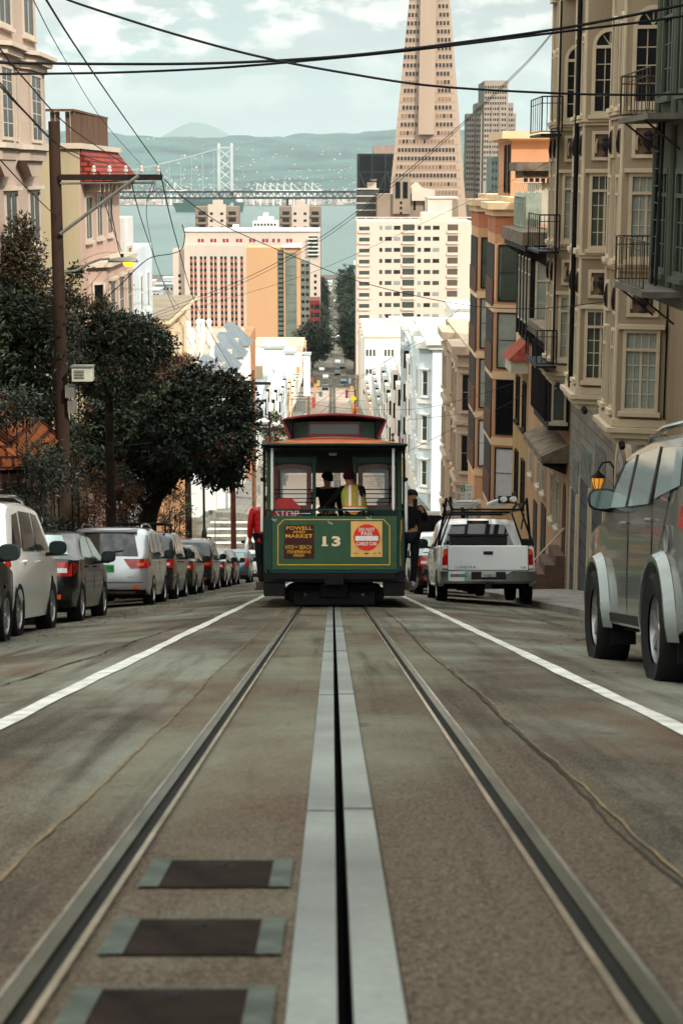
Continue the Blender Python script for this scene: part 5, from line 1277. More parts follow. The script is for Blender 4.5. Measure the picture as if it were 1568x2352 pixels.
railing(t, [(7.3, 84.5), (12, 84.5)], -8.1, 1.1, OFFW, 1.2, .03, 'roof_rail')
# white victorian after the crossing, then the row down to Chinatown
WHT = mat('white_stucco', 'dcd9d0', .8, var=.07, scale=.5, streak=.5); BLW = mat('blue_white_paint', 'ccd6d8', .75, var=.07, scale=.6); GRT = mat('grey_trim', 'a9b0b2', .75, var=.08, scale=1)
t = house('victorian_house', 'blue white victorian house with dentil cornice beyond the side street', 'house', rect(7.0, 20, 121.6, 140), gz(140), -11.4, BLW, cornice=(WHT, .5, .6), roofm=WHT)
for (ya, yb, yc, yd) in ((121.9, 122.5, 126, 126.6), (131, 131.6, 136, 136.6)):
    bp = [(7.0, ya), (6.1, yb), (6.1, yc), (7.0, yd)]
    bay(t, bp, -22.4, -11.5, BLW); band(t, bp, -12.0, .45, .25, WHT, 'bay_cornice')
    for k in range(6): q = Vector(bp[0]).lerp(Vector(bp[1]), (k + .5) / 6); G().box(q.x - .06, q.x + .06, q.y - .2, q.y, -12.25, -12.01).done('dentil', GRT, t)
    p, n, w = face(bp[0], bp[1])
    for z in (-15.4, -18.6, -21.8): win(t, (p.x, p.y, z), n, w * .52, 1.9, WHT, MIDG, .09, 1, 2, hood=True); band(t, bp, z - .5, .25, .1, WHT)
    for z in (-15.4, -18.6, -21.8):
        for y in (yb + .9, yc - .9): win(t, (6.1, y, z), (-1, 0), .9, 1.9, WHT, DARKG, .08, 1, 2)
TANW = mat('tan_stucco', 'c9b294', .85, var=.1, scale=.4); PINKW = mat('pink_stucco', 'd9bda8', .85, var=.08, scale=.4); GRW = mat('pale_grey_stucco', 'b9bcb8', .85, var=.1, scale=.4); BRK = mat('old_brick', '8a4a38', .85, var=.2, scale=1)
def plain(label, x0, x1, y0, y1, zt, wall, trim, cols=(1.5, 4.5), cat='building', n_f=3, name='row_building', side=-1, wcol=None, grp='buildings stepping down the street', front=True, fl=3.0):
    """plain row building: windows on its uphill wall and on its street wall"""
    zb = gz(y1); t = house(name, label, cat, rect(x0, x1, y0, y1), zb, zt, wall, grp, cornice=(trim, .25, .4))
    sp = []
    X = x0 if side < 0 else x1; nx = -1 if side < 0 else 1
    z = zt - 2.4; k = 0
    while z > zb + .6 and k < n_f:
        n1 = max(1, int((x1 - x0) / 2.4))
        if front:
            for i in range(n1): sp.append(((x0 + (x1 - x0) * (i + .5) / n1, y0, z), (0, -1), 1.0, 1.5, wcol or DARKG))
        m = max(1, int((y1 - y0) / 3))
        for i in range(m): sp.append(((X, y0 + (y1 - y0) * (i + .5) / m, z), (nx, 0), 1.1, 1.5, wcol or DARKG))
        z -= fl; k += 1
    manywins(t, sp)
    q = random.Random(int(y0)); s_ = nx
    # street bays, floor mouldings and what stands on the roof
    n_b = max(1, int((y1 - y0) / 9))
    for i in range(n_b):
        yc = y0 + (y1 - y0) * (i + .5) / n_b; a, b_ = sorted((X, X + s_ * .75))
        bb = G().prism([(X, yc - 2.0), (X + s_ * .75, yc - 1.4), (X + s_ * .75, yc + 1.4), (X, yc + 2.0)], max(gz(yc) + 3, zb + 2), zt - .5).done('bay', trim if q.random() < .5 else wall, t)
        for k in range(n_f):
            z = zt - 2.6 - fl * k
            if z > gz(yc) + 3.2:
                panewin(bb, (X + s_ * .375, yc - 1.7, z), (s_ * .62, -.78), .55, 1.6, DARKG); panewin(bb, (X + s_ * .75, yc, z), (s_, 0), 1.3, 1.6, DARKG)
    for k in range(n_f):
        z = zt - 3.1 - fl * k
        if z > zb + 1: G().box(x0 - .08, x1 + .08, y0 - .1, y0, z, z + .22).done('moulding', trim, t)
    for i in range(4): 
        x, y = q.uniform(x0 + 1, x1 - 1), q.uniform(y0 + 1, y1 - 1); h = q.uniform(.5, 1.5); G().tube([(x, y, zt), (x, y, zt + h)], q.uniform(.12, .3), 7).lathe([(.35, zt + h), (.3, zt + h + .25), (.001, zt + h + .3)], (x, y, 0), 8).done('roof_vent', GRT, t)
    x, y = q.uniform(x0 + 2, x1 - 3), q.uniform(y0 + 2, y1 - 4); w_, d_ = q.uniform(2, 4), q.uniform(2, 3.5); G().box(x, min(x + w_, x1 - .3), y, y + d_, zt, zt + q.uniform(1.2, 2.4)).done('roof_room', q.choice([WHT, GRW, TANW]), t)
    x = x1 - .9 if side < 0 else x0 + .9; y = q.uniform(y0 + 1, y1 - 2); G().box(x - .35, x + .35, y, y + .9, zt, zt + q.uniform(1.2, 2.2)).done('chimney', BRK if q.random() < .6 else WHT, t)
    return t
plain('white flat roofed building right behind the blue white victorian', 7.0, 20, 141, 163, -14.5, WHT, GRT)
plain('tan three storey building with a brown awning below the victorian', 7.0, 18, 164, 190, -19.6, TANW, WHT)
plain('white building with a big blank uphill wall on the right', 7.0, 20, 191, 232, -24.0, WHT, GRT, front=False)
plain('pale grey building squeezed between two white ones on the right', 7.2, 20, 233, 290, -31.0, GRW, WHT)
plain('pink corner building in front of the white windowed building', 7.4, 20, 291, 355, -40.2, PINKW, WHT)
t = plain('bright white building with three rows of small paired windows', 6.7, 16.2, 360, 405, zat(772, 360), WHT, PINKW, n_f=0, grp=None)
sp = []
for v in (875 / 1.0, 0, 0): pass
for zz in (zat(803, 360), zat(848, 360), zat(890, 360)):
    for u in (843, 851, 859, 885, 893, 901): sp.append(((xat(u, 800, 360), 360, zz - 1.3), (0, -1), .5, 1.35, MIDG))
manywins(t, sp); band(t, rect(6.7, 16.2, 360, 405), zat(893, 360) - 1.0, .5, .25, mat('brown_ledge', '5b4a3a', .8, var=.1)); 
for u0, u1, v0, v1, Y, lab, m in ((1040, 1085, 706, 748, 200, 'white roof house showing above the victorian roof', WHT), (930, 1000, 752, 790, 175, 'white stepped house behind the victorian roof', GRW)):
    x0, x1 = xat(u0, v0, Y), xat(u1, v0, Y)
    house('row_building', lab, 'building', rect(x0, x1, Y, Y + 12), gz(Y), zat(v0, Y), m, 'buildings stepping down the street', cornice=(WHT, .3, .4))
# ================================================================ houses on the left
CRM = mat('cream_pink_stucco', 'a99687', .85, var=.09, scale=.5, streak=.5, fine=.05); CRT = mat('cream_trim', 'bdae9d', .75, var=.07, scale=1.5, fine=.04)
t = house('apartment_house', 'tall cream apartment house with a corniced bay at the left edge', 'house', rect(-24, -8, 25, 48.6), gz(48), 8.5, CRM)
bp = [(-8, 41.2), (-7.72, 41.6), (-7.72, 43.5), (-7.85, 43.9), (-7.85, 44.6), (-7.66, 45.1), (-7.66, 47.7), (-8, 48.2)]
bay(t, bp, .35, 2.75, CRM); band(t, bp, .62, .12, .10, CRT); band(t, bp, 2.6, .16, .08, CRT); band(t, bp, 2.76, .16, .22, CRT); band(t, bp, 2.93, .1, .34, CRT)
for y, w in ((42.4, 1.5), (46.2, 1.6)):
    X = -7.72 if y < 44 else -7.66
    win(t, (X, y, .80), (1, 0), w, 1.75, CRT, DARKG, .08, 2, 5, sill=False, dep=.04)
for y in (44.25,): win(t, (-7.85, y, .80), (1, 0), .5, 1.75, CRT, DARKG, .07, 1, 1, sill=False)
for y in (42.5, 46.3): G().prism([(y - 1.3, .35), (y + 1.3, .35), (y + .5, -.05), (y - .5, -.05)], -8, -7.75, 'x').done('bay_corbel', CRM, t)
for y in (44.0, 47.4):
    win(t, (-8, y, -1.85), (1, 0), 1.7, 1.45, CRT, DARKG, .08, 2, 1, sill=True, hood=True, dep=.045)
    win(t, (-8, y, 3.55), (1, 0), 1.7, 1.7, CRT, DARKG, .08, 2, 1, sill=True, dep=.045)
win(t, (-8, 40.5, 3.55), (1, 0), 1.7, 1.7, CRT, DARKG, .08, 2, 1, sill=True, dep=.045)
win(t, (-8, 40.3, -1.85), (1, 0), 1.7, 1.45, CRT, DARKG, .08, 2, 1, sill=True, hood=True, dep=.045)
TILE = brickmat('terracotta_tile', '74401f', '2f140b', .26, .22, 'sum', bump=.9, msize=.03, var=.3); DWALL = mat('dark_render', '55453b', .9, var=.25, scale=1)
t = house('entrance_porch', 'small dark porch with a clay tile roof behind the ivy on the left', 'porch', rect(-8.0, -6.45, 36.2, 39.8), gz(40), -6.2, DWALL)
g = G(); g.poly([(-8.0, 35.9, -4.85), (-6.3, 35.9, -6.05), (-6.3, 40.1, -6.05), (-8.0, 40.1, -4.85)]); g.poly([(-8, 35.9, -4.85), (-8.0, 35.9, -6.1), (-6.3, 35.9, -6.05)]); g.done('tile_roof', TILE, t)
g = G()
for i in range(16):
    y = 36.0 + .27 * i; g.tube([(-7.98, y, -4.83), (-6.28, y, -6.02)], .075, 6)
g.done('tile_ridge', TILE, t)
opening(t, -6.45 + .02, 37.2, 38.6, gz(38) - .2, -7.0, DBR, 'door', 0, .02)
win(t, (-7.2, 36.2, -7.9), (0, -1), .7, 1.0, DBR, DARKG, .06, 1, 1)
# pink house with tiled pent roof and roof deck
PNK = mat('rose_cream_stucco', 'b29788', .85, var=.08, scale=.6, streak=.5, fine=.05); OLV = mat('olive_render', 'a6987a', .85, var=.12, scale=.6, streak=.5)
t = house('pink_house', 'pink house with red tile pent roof and a wooden roof deck', 'house', rect(-22, -8, 56, 66.5), gz(66), .80, PNK)
G().prism(rect(-22, -8.02, 55.96, 56), gz(66), .79).done('uphill_wall', OLV, t)
G().prism(rect(-22.1, -7.9, 55.85, 66.6), .80, .97).done('parapet', CRT, t)
REDT = brickmat('red_pantile', '94392a', '4a1a14', .24, .16, 'yz', bump=.9, msize=.03, var=.25)
g = G(); g.poly([(-7.98, 56.3, .78), (-7.25, 56.9, -.20), (-7.25, 66.7, -.20), (-7.98, 66.3, .78)]); g.poly([(-7.98, 56.3, .78), (-7.25, 56.9, -.20), (-7.98, 56.3, -.25)]); g.poly([(-7.98, 66.3, .78), (-7.25, 66.7, -.20), (-7.98, 66.3, -.25)]); g.poly([(-7.98, 56.3, -.25), (-7.25, 56.9, -.20), (-7.25, 66.7, -.20), (-7.98, 66.3, -.25)]); g.done('pent_roof', REDT, t)
for k in range(9): G().box(-8, -7.5, 57.2 + 1.1 * k, 57.45 + 1.1 * k, -.55, -.26).done('eave_bracket', CRT, t)
DECK = mat('deck_boards', '5d4534', .85, var=.3, scale=4, streak=.5)
g = G()
for a, b in (((-13, 57.2), (-8.35, 57.4)), ((-8.35, 57.4), (-8.3, 65.5))):
    a, b = Vector(a), Vector(b); n = int((b - a).length / .16)
    for k in range(n):
        if a.x < -9 and k % 3 == 0: continue
        p = a.lerp(b, k / n); g.box(p.x - .065, p.x + .065, p.y - .06, p.y + .06, .98, 1.98)
g.box(-13, -8.28, 57.1, 57.45, 1.99, 2.06); g.box(-8.42, -8.24, 57.451, 65.6, 1.99, 2.06); g.done('deck_fence', DECK, t)
for y in (57.9, 60.6, 63.4): win(t, (-8, y, -2.15), (1, 0), 1.5, 1.5, CRT, DARKG, .09, 2, 1, dep=.045)
lb = [(-8, 57.5), (-7.45, 58), (-7.45, 65.6), (-8, 66)]
bay(t, lb, -8.5, -2.95, PNK, 'lower_bay'); band(t, lb, -3.0, .15, .18, CRT)
for y in (59.3, 61.8, 64.3): win(t, (-7.45, y, -5.2), (1, 0), 1.5, 1.7, CRT, DARKG, .1, 1, 2, hood=True, dep=.045)
p, n, w = face((-8, 57.5), (-7.45, 58)); win(t, (p.x, p.y, -5.2), n, .5, 1.7, CRT, DARKG, .07, 1, 2)
LWH = mat('white_house_paint', 'cfcfcb', .8, var=.07, scale=.6); LBW = mat('pale_blue_paint', 'c3ccd0', .8, var=.07, scale=.6)
t = house('white_house', 'narrow white house just below the pink house', 'house', rect(-20, -7.9, 66.9, 70), gz(70), zat(500, 66.9), LWH)
win(t, (-7.9, 68.3, -4.2), (1, 0), 1.2, 1.5, CRT, DARKG, .1, 1, 2); win(t, (-7.9, 68.3, -7.2), (1, 0), 1.2, 1.5, CRT, DARKG, .1, 1, 2)
t = house('pale_blue_house', 'pale blue narrow house with roof vents below the white house', 'house', rect(-20, -7.85, 70.1, 76.5), gz(76), zat(572, 70.1), LBW)
for z in (-5.6, -8.6, -11.6):
    for y in (71.8, 74.4): win(t, (-7.85, y, z), (1, 0), 1.1, 1.6, LWH, DARKG, .1, 1, 2)
for x in (-8.6, -8.2): G().tube([(x, 71, zat(572, 70.1)), (x, 71, zat(572, 70.1) + .4)], .12, 8).done('roof_vent', LWH, t)
# cream house with flat roof, balcony
CREM = mat('warm_cream_stucco', 'dcc39c', .85, var=.08, scale=.6, streak=.5); RFB = mat('brown_felt_roof', '7f7260', .9, var=.15, scale=.6); ORW = mat('apricot_wall', 'b8865f', .85, var=.1, scale=.6)
t = house('cream_house', 'cream house with wide flat brown roof and a white railed balcony', 'house', rect(-22, -7.75, 78.2, 93), gz(93), -6.55, CREM)
G().prism(rect(-22.4, -7.2, 77.6, 93.5), -6.55, -6.40).done('eave', CREM, t); G().prism(rect(-22.3, -7.25, 77.7, 93.4), -6.399, -6.32).done('roof', RFB, t)
G().prism(rect(-7.75, -7.72, 78.25, 92.9), gz(93), -11.5).done('lower_wall', ORW, t)
G().prism(rect(-22, -7.76, 78.16, 78.2), gz(93), -11.5).done('lower_uphill_wall', ORW, t)
for z in (-9.3,):
    for y in (80, 83, 86.5, 90): win(t, (-7.75, y, z), (1, 0), 1.1, 1.7, CRT, DARKG, .1, 1, 2)
G().box(-10.2, -7.5, 76.7, 78.18, -8.0, -7.85).done('balcony_slab', LWH, t)
railing(t, [(-10.2, 76.72), (-7.52, 76.72), (-7.52, 78.15)], -7.85, 1.0, LWH, .14, .015)
REDA = mat('red_paint', 'b3261c', .6, var=.15, scale=3)
G().box(-9.3, -8.2, 77.0, 77.5, -7.82, -7.2).done('red_chair', REDA, t); G().prism([(-9.6, -5.95), (-8.3, -5.75), (-8.3, -5.7), (-9.6, -5.85)], 77.0, 78.1, 'y').done('red_awning', REDA, t)
# corner white building with mansard bays after the crossing
t = house('mansard_building', 'white corner building with slate mansard bays and white roof vents', 'building', rect(-26, -8.3, 121.5, 165), gz(165), -14.3, LWH, roofm=mat('tan_felt_roof', 'a09684', .9, var=.12, scale=.4))
SLB = brickmat('grey_slate', '70777b', '4c5256', .42, 6, 'sum', bump=.3, msize=.04, offs=0)
for k in range(4):
    y = 124 + 10 * k; bp = [(-8.3, y), (-7.5, y + .8), (-7.5, y + 5), (-8.3, y + 5.8)]
    bay(t, bp, -24, -14.9, LWH); g = G(); o = ring(bp, .3); z0, z1 = -14.9, -13.2
    q = [Vector((*p, z0)) for p in o]; tp = [Vector((-9.6, y + .6, z1)), Vector((-8.9, y + 1.4, z1)), Vector((-8.9, y + 4.4, z1)), Vector((-9.6, y + 5.2, z1))]
    for i in range(4): j = (i + 1) % 4; g.poly([q[i], q[j], tp[j], tp[i]])
    g.poly(tp); g.done('mansard_roof', SLB, t)
    p, n, w = face(bp[0], bp[1])
    for z in (-17.6, -21): 
        for yy in (y + 1.8, y + 4): win(t, (-7.5, yy, z), (1, 0), 1.0, 1.7, LWH, MIDG, .1, 1, 2)
g = G(); q = rect(-26, -8.4, 121.3, 124); g.poly([(-14.5, 121.2, -14.9), (-8.2, 121.2, -14.9), (-9, 123.4, -13.2), (-13.8, 123.4, -13.2)]); g.poly([(-8.2, 121.2, -14.9), (-9, 123.4, -13.2), (-9, 124, -14.9)]); g.poly([(-14.5, 121.2, -14.9), (-13.8, 123.4, -13.2), (-14.6, 124, -14.9)]); g.done('mansard_roof', SLB, t)
for u, v, Y in ((433, 752, 148), (456, 748, 150), (466, 748, 150), (480, 748, 150), (441, 790, 140), (461, 790, 136), (486, 800, 130)):
    p = at(u, v + 25, Y); G().tube([(p.x, p.y, -14.3), (p.x, p.y, -12.6)], .2, 10).lathe([(.24, -12.6), (.24, -12.35), (.1, -12.2), (.001, -12.2)], (p.x, p.y, 0), 10).done('roof_vent', WHT, t)
for x in (-12, -15.5, -19): 
    for z in (-17.7, -21.0): win(t, (x, 121.5, z), (0, -1), 1.2, 1.7, CRT, DARKG, .12, 1, 2)
opening(t, -8.28, 158, 160, gz(158), -25.0, DBR, 'door', 0, .0)
t = house('orange_house', 'orange brick house with a clay tile slope below the mansard building', 'house', rect(-20, -8.2, 166, 186), gz(186), zat(790, 166), mat('orange_brick', 'a87450', .85, var=.2, scale=.8))
rowL = [('white building with a dark flat roof and a raised roof room', -20, -8.2, 187, 216, -24.5, WHT, GRT), ('pale green building with small gable on its roof', -20, -8.3, 217, 250, -28.6, mat('pale_green_paint', 'b9c4b0', .85, var=.08, scale=.4), WHT), ('white building with a red fringed shop front down the hill', -20, -8.2, 251, 290, -31.8, WHT, GRT),
        ('tan building with a tall white chimney on the left', -22, -8.4, 291, 330, -37.0, TANW, WHT), ('cream building stepping down beside the white chimney', -22, -8.4, 331, 372, -41.5, CREM, WHT), ('grey white building at the foot of the left row', -22, -8.6, 373, 425, -44.5, GRW, WHT), ('pink building with roof sheds far down the left row', -24, -8.8, 426, 480, -48.5, PINKW, WHT), ('brown brick shop building in the distance on the left', -24, -9, 481, 560, -51.5, BRK, TANW)]
for lab, x0, x1, y0, y1, zt, m, tr in rowL: plain(lab, x0, x1, y0, y1, zt, m, tr, side=1)
def roofbox(lab, u0, u1, v0, v1, Y, d, m, name='roof_room', cat='roof room'):
    a, b = at(u0, v1, Y), at(u1, v0, Y)
    t = thing(name, (a.x, Y, a.z), lab, cat, 'rooms on the roofs below'); G().box(a.x, b.x, Y, Y + d, a.z, b.z).done('wall', m, t); G().box(a.x - .2, b.x + .2, Y - .2, Y + d + .2, b.z + .002, b.z + .3).done('roof', GRT, t)
roofbox('white roof room with a curved top in front of the orange tower', 606, 650, 800, 822, 200, 8, WHT); roofbox('low white roof shed right of the curved roof room', 655, 675, 812, 824, 205, 6, WHT)
G_ = thing('chimney', tuple(at(703, 830, 300)), 'tall white chimney rising from a tan building', 'chimney'); a = at(697, 870, 300); b = at(712, 815, 300)
G().box(a.x, b.x, 300, 301.2, a.z - 3, b.z).done('stack', WHT, G_); G().box(a.x - .2, b.x + .2, 299.8, 301.4, b.z + .002, b.z + .4).done('cap', GRT, G_)
# ================================================================ towers, bridge, bay
def tower(name, label, u0, u1, vt, vm, Y, depth, wall, cat='tower', zb=None):
    x0, x1 = xat(u0, vm, Y), xat(u1, vm, Y)
    zb = gz(min(Y, 1450)) if zb is None else zb
    t = thing(name, ((x0 + x1) / 2, Y, zb), label, cat); zt = zat(vt, Y)
    G().box(x0, x1, Y, Y + depth, zb - 4, zt).done('wall', wall, t)
    return t, x0, x1, zt
BEIGE = mat('hotel_concrete', 'c3b3a4', .85, var=.06, scale=.08, streak=.5); SPAN = mat('red_brown_spandrel', '9a5a42', .8, var=.15, scale=.3); DKW = mat('far_dark_window', '22201f', .2, var=0, spec=.6); REDW = mat('red_window', '8c3038', .5, var=0)
# hotel slab with window strips
Yh = 800
t, x0, x1, zt = tower('hotel_slab', 'broad beige tower block with columns of dark windows and red panels', 425, 735, 525, 640, Yh, 22, BEIGE)
def px(u, v=640, Y=Yh): return xat(u, v, Y)
sp = []; sg = G()
G().box(px(397), px(424.9), Yh + 1, Yh + 18, gz(Yh), zat(572, Yh)).done('wing', BEIGE, t); G().box(px(425), px(560), Yh - 2.5, Yh - .02, gz(Yh), zat(562, Yh)).done('window_wall', BEIGE, t)
for ui in (441, 450, 463.5, 472.5, 487, 496, 510, 519, 533.5, 542.5, 556):
    for k in range(14):
        v = 588 + 14.0 * k; w = 6.0 / 4000 * 800
        sp.append(((px(ui), Yh - 2.5, zat(v + 6.5, Yh)), (0, -1), w, 1.35, DKW))
        G if False else sg.box(px(ui) - w / 2, px(ui) + w / 2, Yh - 2.53, Yh - 2.5, zat(v + 13.8, Yh), zat(v + 6.7, Yh))
for ui in (412, 724):
    for k in range(11):
        v = 630 + 14.0 * k; sp.append(((px(ui), Yh + (1 if ui < 430 else 0), zat(v + 6.5, Yh)), (0, -1), 1.2, 1.35, DKW))
for ui in (457, 465, 486, 494, 514, 522, 545, 553, 575, 583, 605, 613, 628, 640, 660, 668): sp.append(((px(ui, 550), Yh, zat(556, Yh)), (0, -1), 1.2, 1.6, REDW))
manywins(t, sp); sg.done('spandrels', SPAN, t)['kind'] = 'stuff'
G().box(x0, x1, Yh - .6, Yh, zt - 1.2, zt).done('cornice', WHT, t)
for k in range(5): z = zat(548 + 9 * k, Yh); G().box(px(706), px(733), Yh - 1.5, Yh - .01, z - .25, z + .25).done('balcony', WHT, t)
G().box(px(708), px(730), Yh + .0 - .04, Yh - .02, zat(590, Yh), zat(542, Yh)).done('balcony_glazing', MIDG, t)
G().box(px(534), px(548), Yh + 4, Yh + 9, zt, zat(516, Yh)).done('roof_house', WHT, t)
# orange tower
Yo = 700; OT = mat('orange_tower_panel', 'c2976f', .8, var=.05, scale=.06, streak=.5); GGL = mat('grey_green_glazing', '5d665c', .2, var=.25, scale=.12, spec=.6)
t, x0, x1, zt = tower('orange_tower', 'orange slab tower with a central dark glass strip', 566, 687, 568, 690, Yo, 20, OT)
def po(u): return xat(u, 690, Yo)
G().box(po(638), po(652), Yo - .12, Yo, gz(Yo), zt - 1).done('dark_strip', GGL, t); G().box(po(655), po(681), Yo - .3, Yo, gz(Yo), zt - 2).done('glass_strip', mat('glass_strip', '6c7468', .12, var=.2, scale=.15, spec=.7), t)
G().box(po(652), po(655), Yo - .6, Yo, gz(Yo), zt).done('fin', OT, t); sp = []
for k in range(26): z = zt - 3 - 1.9 * k; G().box(po(639), po(651), Yo - .16, Yo - .12, z, z + .7).done('window', DKW, t)
for k in range(13): z = zt - 4 - 3.6 * k; G().box(po(655.5), po(680.5), Yo - .36, Yo - .3, z, z + .25).done('floor_line', GGL, t)
G().box(po(687) - 0, po(690), Yo, Yo + 18, gz(Yo), zt).done('edge_fin', OT, t)
g = G(); g.prism([(po(648), zt), (po(692), zt), (po(692), zt + 1.5), (po(648), zt + .6)], Yo - 1, Yo + 10, 'y'); g.done('roof_canopy', WHT, t)
t, x0, x1, zt = tower('glass_tower', 'grey green glass block between the orange slab and the street', 690.5, 711, 598, 690, 705, 14, mat('grey_glass_block', '6f776c', .3, var=.25, scale=.25, spec=.6), 'building')
sp = [((x0 + (x1 - x0) * f, 705, zt - 2.5 - 2.9 * k), (0, -1), 1.3, 1.2, DKW) for k in range(12) for f in (.25, .75)]; manywins(t, sp)
t, x0, x1, zt = tower('brick_block', 'dark red brick block at the end of the street on the left', 711, 734, 690, 720, 640, 20, mat('dark_red_brick', '6e3028', .85, var=.15, scale=.3), 'building')
manywins(t, [((x0 + (x1 - x0) * f, 640, zt - 3 - 3 * k), (0, -1), .9, 1.6, DKW) for k in range(5) for f in (.25, .6, .85)])
# twin towers behind
for u0, u1, lab in ((448, 547, 'left one of two brown balconied towers in front of the bay'), (641, 737, 'right one of two brown balconied towers in front of the bay')):
    Y = 1100; BRT = mat('brown_tower_concrete', '857667', .85, var=.1, scale=.1)
    t, x0, x1, zt = tower('balcony_tower', lab, u0, u1, 474, 500, Y, 24, BRT); w = x1 - x0
    G().box(x0 + w * .30, x0 + w * .72, Y - .5, Y - .02, zt - 40, zt + 1.5).done('centre_panel', BEIGE, t); G().box(x0 + w * .4, x0 + w * .62, Y + 5, Y + 15, zt, zt + 4).done('roof_house', BEIGE, t)
    sp = []
    for k in range(6):
        z = zt - 5.5 - 4.3 * k
        for f in (.16, .86): sp.append(((x0 + w * f, Y, z), (0, -1), w * .17, 2.6, DKW)); G().box(x0 + w * (f - .11), x0 + w * (f + .11), Y - 1.2, Y - .03, z - .9, z + .3).done('balcony', BRT, t)
        for f in (.38, .62): sp.append(((x0 + w * f, Y - .5, z + .4), (0, -1), w * .07, 1.6, DKW))
    manywins(t, sp)
t, x0, x1, zt = tower('terraced_block', 'low white terraced block between the two brown towers', 580, 638, 508, 515, 1060, 20, WHT, 'building')
G().box(x0 + 3, x1 - 3, 1062, 1078, zt, zt + 2.6).done('terrace', WHT, t); G().box(x0 + 6, x1 - 6, 1064, 1076, zt + 2.6, zt + 5).done('terrace', GRW, t)
manywins(t, [((x0 + (x1 - x0) * (.1 + .13 * i), 1060, zt - 2.6), (0, -1), 1.2, 1.3, DKW) for i in range(7)])
# white apartment tower on the right
Yw = 470; APT = mat('apartment_cream', 'd0bcac', .85, var=.05, scale=.1, streak=.5)
t, x0, x1, zt = tower('apartment_tower', 'cream white apartment tower with rows of windows and recessed balconies', 819, 1082, 508, 650, Yw, 24, APT)
def pw(u): return xat(u, 650, Yw)
cols = [(836, 24, 11, 0), (874, 7, 9, 1), (891, 15, 9, 1), (911, 15, 9, 1), (937, 27, 16, 2), (962, 8, 9, 1), (980, 15, 9, 1), (1000, 15, 9, 1), (1038, 24, 16, 3)]
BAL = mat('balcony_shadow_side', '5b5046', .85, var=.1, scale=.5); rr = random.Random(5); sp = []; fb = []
for k in range(11):
    v = 518 + 25.4 * k
    for u, w, h, kind in cols:
        wm = w * Yw / 4000; z1 = zat(v + 9 + (4 if kind in (0, 2, 3) else 0), Yw); hh = h * Yw / 4000
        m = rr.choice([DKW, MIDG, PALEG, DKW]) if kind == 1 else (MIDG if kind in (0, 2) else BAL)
        sp.append(((pw(u), Yw, z1), (0, -1), wm, hh, m))
        if kind in (2, 3, 0): fb.append((pw(u) - wm * .55, pw(u) + wm * .55, z1 - .45, z1 + .25))
manywins(t, sp)
for a, b, z0, z1 in fb[:60]: G().box(a, b, Yw - .35, Yw - .031, z0, z1).done('balcony_rail', APT, t)
g = G()
for k in range(14): x = x0 + (x1 - x0) * k / 13; g.box(x - .15, x + .15, Yw + .02, Yw + .3, zt, zt + 1.2)
g.box(x0, x1, Yw + .05, Yw + .2, zt + .9, zt + 1.2); g.done('parapet', APT, t)
G().box(pw(968), pw(1030), Yw + 3, Yw + 12, zt, zat(488, Yw)).done('roof_house', APT, t)
sp = []
for k in range(6): v = 800 + 25.4 * k; sp.append(((pw(826), Yw, zat(v + 12, Yw)), (0, -1), 1.3, 1.8, MIDG))
manywins(t, sp[:0])
# pyramid tower
Yp = 850; PYR = mat('pyramid_quartz', 'a8927f', .8, var=.06, scale=.05, streak=.5); PYW = mat('pyramid_window', '2a1c17', .3, var=.35, scale=.15, spec=.6)
zb = gz(Yp); zt = zat(-555, Yp); hb = zat(470, Yp)
cx = xat(988.5, 300, Yp); half = lambda z: max(.02, 41.5 * Yp / 4000 * 1.06 * (zt - z) / (zt - zat(0, Yp)))
t = thing('pyramid_tower', (cx, Yp + 17, zb), 'tall pale pyramid skyscraper tapering out of the top of the picture', 'tower')
CY = Yp + 17; rot = math.radians(-7)
def pc(sx, sy, z, grow=1.0):
    h = half(z) * grow; x, y = sx * h, sy * h
    return (cx + x * math.cos(rot) - y * math.sin(rot), CY + x * math.sin(rot) + y * math.cos(rot), z)
g = G()
for a, b in (((-1, -1), (1, -1)), ((1, -1), (1, 1)), ((1, 1), (-1, 1)), ((-1, 1), (-1, -1))): g.poly([pc(*a, zb), pc(*b, zb), pc(*b, zt), pc(*a, zt)])
g.done('shaft', PYR, t)
g = G(); z0 = zat(308, Yp); w = 17.5 * Yp / 4000
for z1 in (zt - 8,):
    P_ = [pc(0, -1.02, z0), pc(0, -1.02, z1)]
    ex = Vector((math.cos(rot), math.sin(rot), 0)) * w; ey = Vector((math.sin(rot), -math.cos(rot), 0)) * 2.2
    q = [Vector(P_[0]) - ex + ey, Vector(P_[0]) + ex + ey, Vector(P_[1]) + ex + ey, Vector(P_[1]) - ex + ey]; back = [v - ey * 3.5 for v in q]
    g.poly(q); g.poly([q[0], q[3], back[3], back[0]]); g.poly([q[1], q[2], back[2], back[1]]); g.poly([q[0], q[1], back[1], back[0]])
g.done('elevator_wing', PYR, t)
specs = []
for k in range(26):
    z = zat(446 - 19.6 * k, Yp); hgt = 1.85
    if z > zat(-20, Yp): break
    h = half(z); n = max(2, int(h * 2 / 1.62))
    for i in range(n):
        s = (i + .5) / n * 2 - 1
        if abs(s) > .93: continue
        if z > z0 - 2 and abs(s * h) < w + .5: continue
        specs.append((z, s, 1.1))
specs.sort(key=lambda q: q[0])
rest = G(); rest2 = G(); PYW2 = mat('pyramid_blind_window', '8a6a4e', .4, var=.2, scale=.3, spec=.5); rr = random.Random(8); rowc = {}
